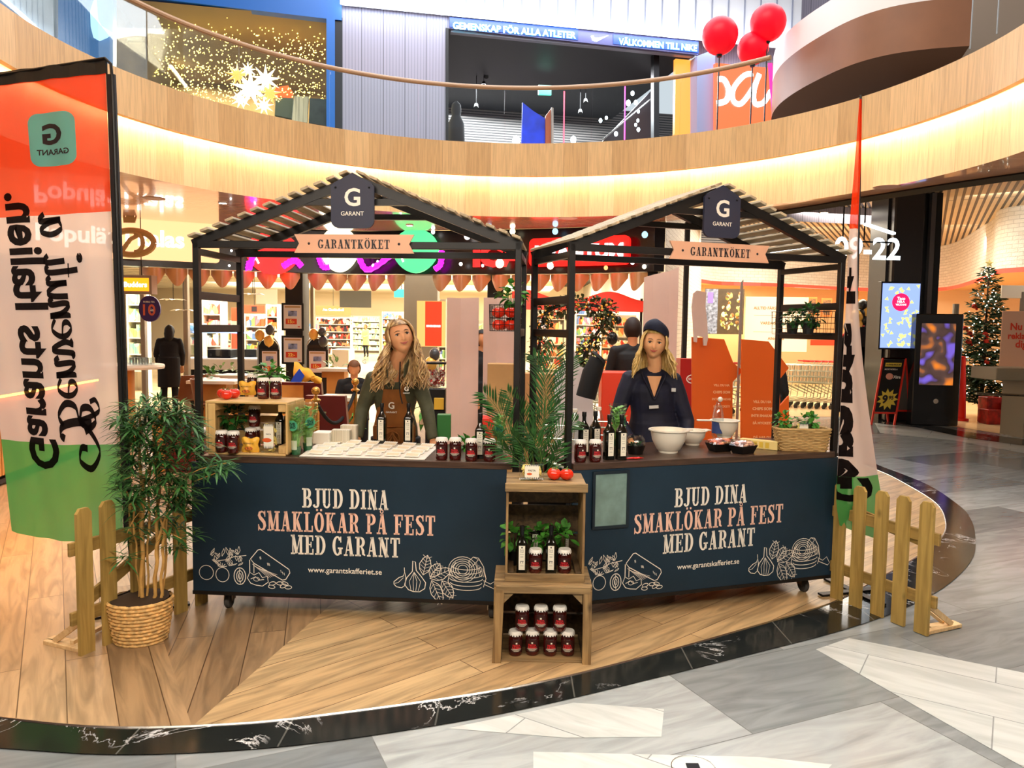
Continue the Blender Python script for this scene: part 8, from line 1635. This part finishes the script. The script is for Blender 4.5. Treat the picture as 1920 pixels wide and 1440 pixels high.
# ================================================================ UPPER FLOOR
UA = atz(848, 40, 7.2); UB = atz(1310, 85, 7.2); UD = V3((UB.x-UA.x, UB.y-UA.y, 0)).normalized(); UN = V3((-UD.y, UD.x, 0))
def U(px, py, off=0.): return onplane(px, py, UA+UN*off, UN)
def up(name, label, cat, pts, off, th, mt, par=None, group=None, kind=None, seg=None):
    P_ = [U(x, y, off) for x, y in pts]; c = P_[0]; m = M(); m.add(P_+[p+UN*th for p in P_], [tuple(range(len(pts))), tuple(range(2*len(pts)-1, len(pts)-1, -1))]+[(i, (i+1) % len(pts), len(pts)+(i+1) % len(pts), len(pts)+i) for i in range(len(pts))])
    if kind: return m.build(name, mt, kind='structure')
    if par is not None: return m.build(name, mt, par, world=True)
    return tag(m.build(name, mt, org=c), label, cat, group)
def upm(pts, z0, z1, off, name, mt, x0=None):
    """upright band of the facade between two image columns"""
    a, b = U(pts[0], 100, off), U(pts[1], 100, off); m = M(); m.quad((a.x, a.y, z0), (b.x, b.y, z0), (b.x, b.y, z1), (a.x, a.y, z1)); return struct(name, m, mt, fixn=False)
rib = bpy.data.materials.new('ribbed_panel'); MATS['ribbed_panel'] = rib; nt = NT(rib); tc = nt.n('ShaderNodeTexCoord'); mp = nt.n('ShaderNodeMapping'); mp.inputs['Rotation'].default_value = (0, 0, -atan2(UD.y, UD.x)); nt.l(tc.outputs['Object'], mp.inputs[0]); sp = nt.n('ShaderNodeSeparateXYZ'); nt.l(mp.outputs[0], sp.inputs[0])
def saw(per, lo):
    a = nt.n('ShaderNodeMath', operation='MODULO'); b = nt.n('ShaderNodeMath', operation='ADD'); b.inputs[1].default_value = 100; a.inputs[1].default_value = per; nt.l(sp.outputs[0], b.inputs[0]); nt.l(b.outputs[0], a.inputs[0]); c = nt.n('ShaderNodeMath', operation='GREATER_THAN'); c.inputs[1].default_value = lo; nt.l(a.outputs[0], c.inputs[0]); return c.outputs[0]
s1_, s2_ = saw(.055, .014), saw(.38, .016); mu = nt.n('ShaderNodeMath', operation='MULTIPLY_ADD'); mu.inputs[1].default_value = .22; mu.inputs[2].default_value = .5; nt.l(s1_, mu.inputs[0]); m2_ = nt.n('ShaderNodeMath', operation='MULTIPLY'); ad = nt.n('ShaderNodeMath', operation='MULTIPLY_ADD'); ad.inputs[1].default_value = .5; ad.inputs[2].default_value = .5; nt.l(s2_, ad.inputs[0]); nt.l(mu.outputs[0], m2_.inputs[0]); nt.l(ad.outputs[0], m2_.inputs[1])
nt.l(ramp(nt, m2_.outputs[0], [(0, (50, 50, 60)), (.72, (158, 154, 172))]), nt.b.inputs['Base Color']); setb(nt.b, 'Roughness', .4)
upm((641, 838), 4.0, 12, 0, 'wall_ribbed_left', rib); upm((1306, 1700), 4.0, 12, .5, 'wall_ribbed_far_right', rib)
a, b = U(838, 40, 0), U(1310, 60, 0); ztp = U(848, 54, 0).z
m = M(); m.quad((a.x, a.y, ztp), (b.x, b.y, ztp), (b.x, b.y, 12), (a.x, a.y, 12)); struct('wall_ribbed_upper', m, rib, fixn=False)
# bright upper cladding standing proud of the wall, washed by a cold light strip
zl = U(848, 30, -.12).z; a, b = U(641, 3, -.12), U(1500, 90, -.12); white_rib = P('white_cladding', (236, 240, 246), .5)
m = M(); m.add([(a.x, a.y, zl), (b.x, b.y, zl), (b.x, b.y, 12), (a.x, a.y, 12)], [(0, 1, 2, 3)]); struct('wall_white_cladding', m, white_rib, fixn=False)
for k in range(26): q = a.lerp(b, (k+.4)/26); m = M(); m.bar((q.x, q.y-.02, zl), (q.x, q.y-.02, 12), .025, .02); struct('trim_cladding_joint', m, P('joint_grey', (150, 156, 176), .5))
m = M(); m.bar((a.x, a.y-.12, zl+.0), (b.x, b.y-.12, zl+.0), .05, .05); mk('wall_light_strip', 'cold white light strip along the foot of the white cladding above the shop entrance', 'light strip', m, E('cold_led', (226, 240, 255), 16))
# blue lit lettering strip over the entrance
nb = E('sign_cyan', (140, 236, 255), 6.); t = thing('shop_sign', 'blue glowing lettering strip above the dark sports shop entrance upstairs', 'sign', U(848, 40, -.1)); up('strip', None, None, [(843, 32), (1310, 76), (1310, 103), (843, 53)], -.06, .05, P('strip_violet', (86, 84, 130), .4), par=t)
def uptext(s, x0, y0, x1, y1, w, mt, par, off=-.09, h=None, nm='lettering'):
    A, B = U(x0, y0, off), U(x1, y1, off); d = (B-A).normalized(); m = M(); letter(m, sans(s, .04), flatfn((A+B)/2, d, (0, 0, 1)), (B-A).length, h); return m.build(nm, mt, par, world=True, fixn=False)
zc_ = (U(1000, 57, -.09)); uptext('GEMENSKAP FÖR ALLA ATLETER', 849, 46, 1080, 65, 0, nb, t, h=.15); uptext('VÄLKOMMEN TILL NIKE', 1160, 76, 1307, 89, 0, nb, t, h=.15)
m = M(); sw = [(0, .02), (.03, -.05), (.1, -.06), (.3, .06), (.12, .0), (.06, .0), (.04, .03)]; o_ = U(1108, 70, -.09); m.add([o_+UD*(x*1.15)+V3((0, 0, z*1.1)) for x, z in sw], [tuple(range(len(sw)))]); m.build('tick_mark', E('sign_mark', (240, 252, 255), 6), t, world=True, fixn=False)
for x0, y0, x1, y1 in ((843, 36, 1084, 60), (1150, 68, 1310, 84)): up('halo_board', None, None, [(x0, y0-4), (x1, y1-6), (x1, y1+15), (x0, y0+14)], -.075, .01, E('sign_deep_blue', (10, 86, 226), 1.1), par=t)  # halo of the letters put in as glowing blue patches behind them
# dark entrance
drk = P('shop_dark', (14, 16, 26), .5); sl_ = BRICKS('grey_slat_wall', (122, 116, 112), (104, 98, 96), (18, 18, 20), 30, .062, 0, .016, .5, (1, 1), .05)
slw = WALLM(sl_); a, b = U(700, 100, 5), U(1500, 100, 5); m = M(); pts_ = [V3((a.x, a.y, 0)), V3((b.x, b.y, 0))]; strip(m, pts_, pts_, at(4.0), at(7.3)); o = struct('wall_sports_shop_back', m, slw, fixn=False); uvwall(o, pts_, 4., 7.3)
a, b = U(838, 100, 0), U(1310, 100, 0); c, d = a+UN*5, b+UN*5; m = M(); m.quad((a.x, a.y, ztp), (b.x, b.y, ztp), (d.x, d.y, ztp), (c.x, c.y, ztp)); struct('ceiling_sports_shop', m, drk, fixn=False); area('sports_shop_light', tuple((c+d)/2*.6+(a+b)/2*.4+V3((0, 0, -.0)))[:2]+(6.9,), 4.5, 3, 750, (.95, .95, 1))
up('door_1', None, None, [(836, 52), (841, 53), (841, 275), (836, 275)], -.04, .15, P('door_frame_black', (20, 20, 24), .4), kind=1); up('door_2', None, None, [(1226, 92), (1236, 93), (1236, 270), (1226, 270)], .3, .15, P('door_frame_black', (20, 20, 24), .4), kind=1)
m = M(); P0, P1 = U(845, 57, .05), U(1300, 103, .05); m.bar(P0, P1, .12, .1); struct('trim_7', m, P('soffit_grey', (120, 122, 140), .4)); m = M(); P0, P1 = U(842, 108, 4.2), U(962, 112, 4.2); m.bar(P0, P1, .5, .45); struct('trim_8', m, drk)
# things in the sports shop
hood = P('hoodie_dark', (38, 36, 38), .8); m = M(); c = U(855, 262, .8)
secs(m, [(c+V3((0, 0, z)), rx, ry, 0) for z, rx, ry in ((-.5, .17, .13), (0, .17, .14), (.3, .16, .12), (.42, .1, .09), (.46, .085, .09), (.55, .1, .11), (.66, .085, .1), (.72, .03, .04))]); mk('hooded_mannequin', 'dark hooded mannequin bust behind the balcony glass at the sports shop entrance', 'mannequin', m, hood, org=c, smooth=True)
up('blue_display', 'bright blue sports banner standing in the dark shop upstairs', 'banner', [(980, 192), (1000, 208), (1022, 222), (1024, 272), (978, 272)], 1.2, .05, P('banner_blue', (22, 60, 226), .5, var=.2, vs=3)); up('orange_board', 'orange brown board right of the blue sports banner upstairs', 'board', [(1023, 218), (1033, 204), (1033, 272), (1023, 272)], 1.15, .05, P('board_orange', (176, 90, 54), .5)); up('grey_board', 'thin light grey board edge beside the orange board upstairs', 'board', [(1034, 201), (1038, 202), (1038, 272), (1034, 272)], 1.1, .05, P('grey_card', (170, 160, 152), .6))
up('exit_sign', 'green exit sign crossing the handrail in the sports shop upstairs', 'sign', [(1010, 159), (1034, 160), (1034, 178), (1010, 177)], 2, .06, exitg)
for x, y0, y1, c_, lb in ((1058, 171, 270, (255, 60, 90), 'thin red neon line left in the sports shop upstairs'), (1172, 162, 262, (236, 60, 190), 'thin magenta neon line at the balcony glass upstairs')): m = M(); m.tube([U(x, y0, .4), U(x-1, y1, .4)], .012, 6); mk('neon_tube', lb, 'neon', m, E('neon_%d' % x, c_, 3.))
for i, (x, y) in enumerate(((1022, 137), (912, 138), (907, 154), (893, 195), (1121, 155), (1098, 186), (1088, 206), (1173, 137))):
    m = M(); c = U(x, y, 2.5); m.tube([c, c+V3((0, -.05, -.09))], [.035, .05], 10); m.tube([c, V3((c.x, c.y, ztp))], .008, 5); mk('spotlight', f'black track spotlight in the sports shop upstairs, {["lit one above the exit sign","high at the left","just above the handrail at the left","low at the left behind glass","right of the exit sign at the handrail","right of the red neon line","low right of the red neon line","near the ceiling at the right"][i]}', 'spotlight', m, dkm)
m = M(); m.ball(U(1022, 140, 2.4), .06, 10); mk('spot_lamp', 'bright white lamp head above the exit sign upstairs', 'lamp', m, E('spot_white', (255, 250, 240), 14), smooth=True)
for i, (x, y, r) in enumerate(((1186, 175, .04), (1192, 192, .04), (1178, 193, .05), (1197, 209, .03), (1196, 226, .03), (1192, 234, .03), (1126, 226, .035), (1137, 221, .03), (1155, 251, .04), (1197, 243, .035), (1075, 262, .06), (968, 264, .08))): m = M(); m.ball(U(x, y, .9), r, 8, (1, 1, 1.3)); mk('small_lamp', f'small white lamp upstairs, {["highest right of the magenta line","upper right one of a pair below it","upper left one of a pair below it","middle right of the magenta line","just below the middle one","low right of the magenta line","left one of the pair before the stair","right one of the pair before the stair","large one near the stair foot","lowest right of the magenta line","at the red neon foot","left of the blue banner"][i]}', 'lamp', m, E('small_lamp_white', (230, 245, 255), 5), group='scattered small lamps in the sports shop', smooth=True)
m = M(); A_ = [U(x, y, 1.6) for x, y in ((1120, 275), (1226, 165), (1226, 275))]; m.add(A_+[p+UN*.1 for p in A_], [(0, 1, 2), (5, 4, 3), (0, 3, 4, 1), (1, 4, 5, 2), (0, 2, 5, 3)]); mk('stair_side', 'dark diagonal stair side in the right of the sports shop upstairs', 'stairs', m, P('stair_dark', (40, 38, 44), .4), org=A_[0]); m = M(); m.tube([U(1130, 262, 1.5), U(1225, 182, 1.5)], .02, 6); mk('metal_handrail', 'thin grey rail along the dark stair side upstairs', 'rail', m, steel)
up('lit_screen', 'narrow bright orange screen right of the sports shop entrance', 'screen', [(1267, 110), (1306, 114), (1304, 250), (1265, 252)], .2, .1, E('orange_screen', (255, 140, 50), 1.5)); up('sign_pillar', 'grey blue information pillar between the orange and red screens', 'pillar', [(1307, 105), (1341, 92), (1341, 250), (1307, 250)], -.1, .3, P('pillar_blue_grey', (150, 160, 200), .4))
t = thing('lit_screen', 'large red orange screen with flowing white script behind the balloons', 'screen', U(1395, 180, -.3)); up('display', None, None, [(1342, 118), (1452, 128), (1452, 250), (1342, 252)], -.3, .1, E('red_screen', (255, 92, 44), 1.5), par=t); m = M(); v = []
for pts_, w_ in (([(1346, 148), (1358, 150), (1366, 168), (1362, 188), (1344, 194)], .11), ([(1412, 138), (1395, 142), (1376, 165), (1375, 188), (1390, 194), (1412, 165), (1424, 140)], .1), ([(1424, 138), (1414, 170), (1416, 194), (1432, 192), (1446, 170)], .1)):
    c_ = cr([(p.dot(UD), p.z, 0) for p in [U(x, y, -.32) for x, y in pts_]], 6); vs_, fs_ = stroke([(q[0], q[1]) for q in c_], w_); k0 = U(1346, 148, -.32); m.add([k0+UD*(x-k0.dot(UD))+V3((0, 0, z-k0.z)) for x, z in vs_], fs_)
m.build('script_lettering', E('script_white', (255, 246, 250), 4), t, world=True, fixn=False); up('magenta_edge', None, None, [(1441, 118), (1448, 118), (1456, 220), (1449, 222)], -.4, .03, E('edge_magenta', (255, 30, 120), 2), par=t)
for i, (x, y, r) in enumerate(((1350, 66, .27), (1440, 42, .27), (1412, 90, .24))):
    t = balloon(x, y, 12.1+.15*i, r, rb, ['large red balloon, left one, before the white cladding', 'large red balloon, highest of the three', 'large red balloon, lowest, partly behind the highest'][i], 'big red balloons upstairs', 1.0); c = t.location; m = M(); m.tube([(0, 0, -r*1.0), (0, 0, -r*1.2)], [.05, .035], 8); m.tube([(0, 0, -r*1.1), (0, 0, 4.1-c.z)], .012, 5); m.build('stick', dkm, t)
# blue framed shop on the left
blu = P('frame_blue', (16, 100, 186), .35, 0, .5); tan = P('tan_back_wall', (150, 124, 80), .6, var=.3, vs=1.2)
up('wall_blue_header', None, None, [(150, -160), (641, -90), (641, 38), (612, 35), (215, -12), (150, -22)], -.05, .2, blu, kind=1); up('window_1', None, None, [(612, 30), (628, 32), (628, 262), (612, 262)], -.06, .2, blu, kind=1); up('window_2', None, None, [(628, 32), (642, 33), (642, 262), (628, 262)], -.02, .2, drk, kind=1)
up('wall_blue_panel', None, None, [(109, -60), (212, -50), (212, 160), (109, 160)], -.1, .2, P('panel_blue', (50, 126, 196), .35), kind=1); up('wall_pale_panel', None, None, [(-60, -60), (109, -60), (109, 160), (-60, 160)], .0, .2, P('panel_glass_grey', (176, 190, 196), .3, var=.15, vs=1), kind=1)
up('white_mark', 'white brush-like foot shaped mark on the blue panel upstairs', 'sign', [(180, -6), (183, 36), (190, 48), (211, 62), (200, 70), (186, 76), (175, 70), (170, 50), (169, 22), (174, 5)], -.16, .03, E('mark_white', (190, 240, 255), 1.1))
up('wall_lamp_shop_back', None, None, [(190, -120), (640, -60), (640, 260), (190, 260)], 4.5, .2, tan, kind=1); m = M(); a, b = U(212, 0, 0), U(612, 0, 0); c, d = a+UN*4.6, b+UN*4.6
zz = U(612, 36, 0).z+.02; m.quad((a.x, a.y, zz), (b.x, b.y, zz), (d.x, d.y, zz), (c.x, c.y, zz)); struct('ceiling_lamp_shop', m, P('ceiling_tan', (150, 130, 96), .6), fixn=False); area('lamp_shop_light', tuple((a+b+c+d)/4)[:2]+(zz-.08,), 3.8, 3, 420, (1, .84, .56))
for i, (x0, y0, x1, y1) in enumerate(((250, 30, 350, 165), (395, 30, 425, 80), (545, 45, 585, 110), (240, 75, 600, 60))): m = M(); m.bar(U(x0, y0, 3), U(x1, y1, 3.2), .12, .06); struct('trim_shop_beam', m, P('beam_pale', (206, 196, 170), .5))
m = M(); m.bar(U(428, 40, 1.5), U(538, 47, 1.5), .08, .04); mk('tube_lamp', 'long bright tube lamp in the blue framed lamp shop upstairs', 'lamp', m, hw_); up('exit_sign', 'green exit sign in the blue framed lamp shop upstairs', 'sign', [(452, 60), (481, 62), (481, 79), (452, 77)], 2, .06, exitg)
m = M(); rr = random.Random(3)
def octa(m, c, r): m.add([c+V3(v)*r for v in ((1, 0, 0), (-1, 0, 0), (0, 1, 0), (0, -1, 0), (0, 0, 1), (0, 0, -1))], [(0, 2, 4), (2, 1, 4), (1, 3, 4), (3, 0, 4), (2, 0, 5), (1, 2, 5), (3, 1, 5), (0, 3, 5)])
for _ in range(1500):
    x = rr.uniform(290, 610); y = 25+165*rr.random()**.75
    if y < 25+(x-290)*.05 or rr.random() > .35+.65*(y/200): continue
    octa(m, U(x, y, rr.uniform(.4, 1.2)), rr.uniform(.008, .016))
o = m.build('fairy_light_curtain', E('fairy_gold', (255, 214, 90), 6)); tag(o, 'dense curtain of tiny golden fairy lights in the lamp shop window upstairs', 'fairy lights', kind='stuff')
for i, (x, y, r, wv, lb) in enumerate(((470, 166, .36, 1, 'largest white paper star in the lamp shop window'), (445, 141, .22, 0, 'orange paper star upper left of the largest star'), (465, 131, .15, 1, 'small white paper star above the largest star'), (498, 149, .27, 1, 'white paper star right of the largest star'), (451, 187, .18, 1, 'white paper star low left beside the balcony fascia'), (506, 175, .22, 0, 'orange paper star low right of the largest star'), (495, 198, .18, 1, 'white paper star lowest, just above the balcony fascia'))):
    c = U(x, y, .25); m = M(); K = 9; vs = [c-UN*.08, c+UN*.08]+[c+UD*(q*cos(pi/2+pi*k/K))+V3((0, 0, q*sin(pi/2+pi*k/K))) for k in range(2*K) for q in ((r if k % 2 == 0 else r*.36),)]; m.add(vs, [(0, 2+k, 2+(k+1) % (2*K)) for k in range(2*K)]+[(1, 2+(k+1) % (2*K), 2+k) for k in range(2*K)]); mk('paper_star', lb, 'paper star', m, E('star_white', (255, 236, 190), 1.7) if wv else E('star_orange', (255, 176, 84), 1.3), org=c, group='paper stars in the lamp shop window')
up('armchair_back', 'grey green armchair back behind the balcony in the lamp shop', 'chair', [(517, 183), (550, 184), (547, 222), (515, 216)], .6, .3, P('armchair_green', (76, 88, 74), .7)); up('curtain', 'pale hanging curtain in the lamp shop upstairs', 'curtain', [(552, 180), (579, 181), (576, 230), (547, 226)], .5, .08, P('curtain_pale', (176, 170, 140), .6, var=.3, vs=10, stretch=(3, 3, .1))); up('orange_cushion', 'orange cushion pile in the lamp shop upstairs', 'cushion', [(514, 164), (540, 160), (549, 172), (546, 184), (516, 182)], 1, .2, P('cushion_orange', (232, 96, 40), .6)); up('dark_display', 'dark green glass display beside the blue post upstairs', 'display', [(581, 184), (612, 186), (612, 235), (579, 230)], .4, .2, P('display_green', (46, 56, 48), .3, var=.3, vs=6))
# curved brown upper deck on the right with white parapet, cables and wall behind
DK = cr([atz(x, y, 5.3) for x, y in ((1446, 222), (1452, 207), (1470, 188), (1510, 162), (1580, 128), (1650, 106), (1730, 93), (1818, 86))], 5); inn = [V3((p.x+.9, p.y+2.6, 0)) for p in DK]
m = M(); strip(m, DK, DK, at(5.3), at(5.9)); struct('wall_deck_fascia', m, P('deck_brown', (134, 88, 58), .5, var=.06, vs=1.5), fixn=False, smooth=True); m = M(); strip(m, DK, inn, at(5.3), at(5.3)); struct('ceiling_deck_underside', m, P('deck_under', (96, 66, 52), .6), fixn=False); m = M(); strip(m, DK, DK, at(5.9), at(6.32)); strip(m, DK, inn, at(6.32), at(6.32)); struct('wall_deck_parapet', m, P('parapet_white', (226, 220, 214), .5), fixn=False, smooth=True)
e0, e1 = DK[-1], inn[-1]; m = M(); m.quad((e0[0], e0[1], 5.3), (e1[0], e1[1], 5.3), (e1[0], e1[1], 6.3), (e0[0], e0[1], 6.3)); struct('wall_deck_end', m, P('deck_end', (120, 104, 90), .5), fixn=False)
a, b = aty(1700, 60, 12.5), aty(2050, 60, 11.5); m = M(); m.quad((a.x, 12.5, 4.), (b.x, 11.5, 4.), (b.x, 11.5, 12), (a.x, 12.5, 12)); struct('wall_upper_right', m, P('wall_taupe', (136, 118, 100), .6), fixn=False)
for i, (x, y) in enumerate(((1819, 92), (1869, 64))): c = aty(x, y, 8.1 if i == 0 else 7.6); m = M(); m.tube([c, (c.x+.01, c.y, 9.5)], .008, 5); mk('steel_cable', ['thin steel cable rising at the end of the brown deck', 'second thin steel cable near the right edge upstairs'][i], 'cable', m, steel)
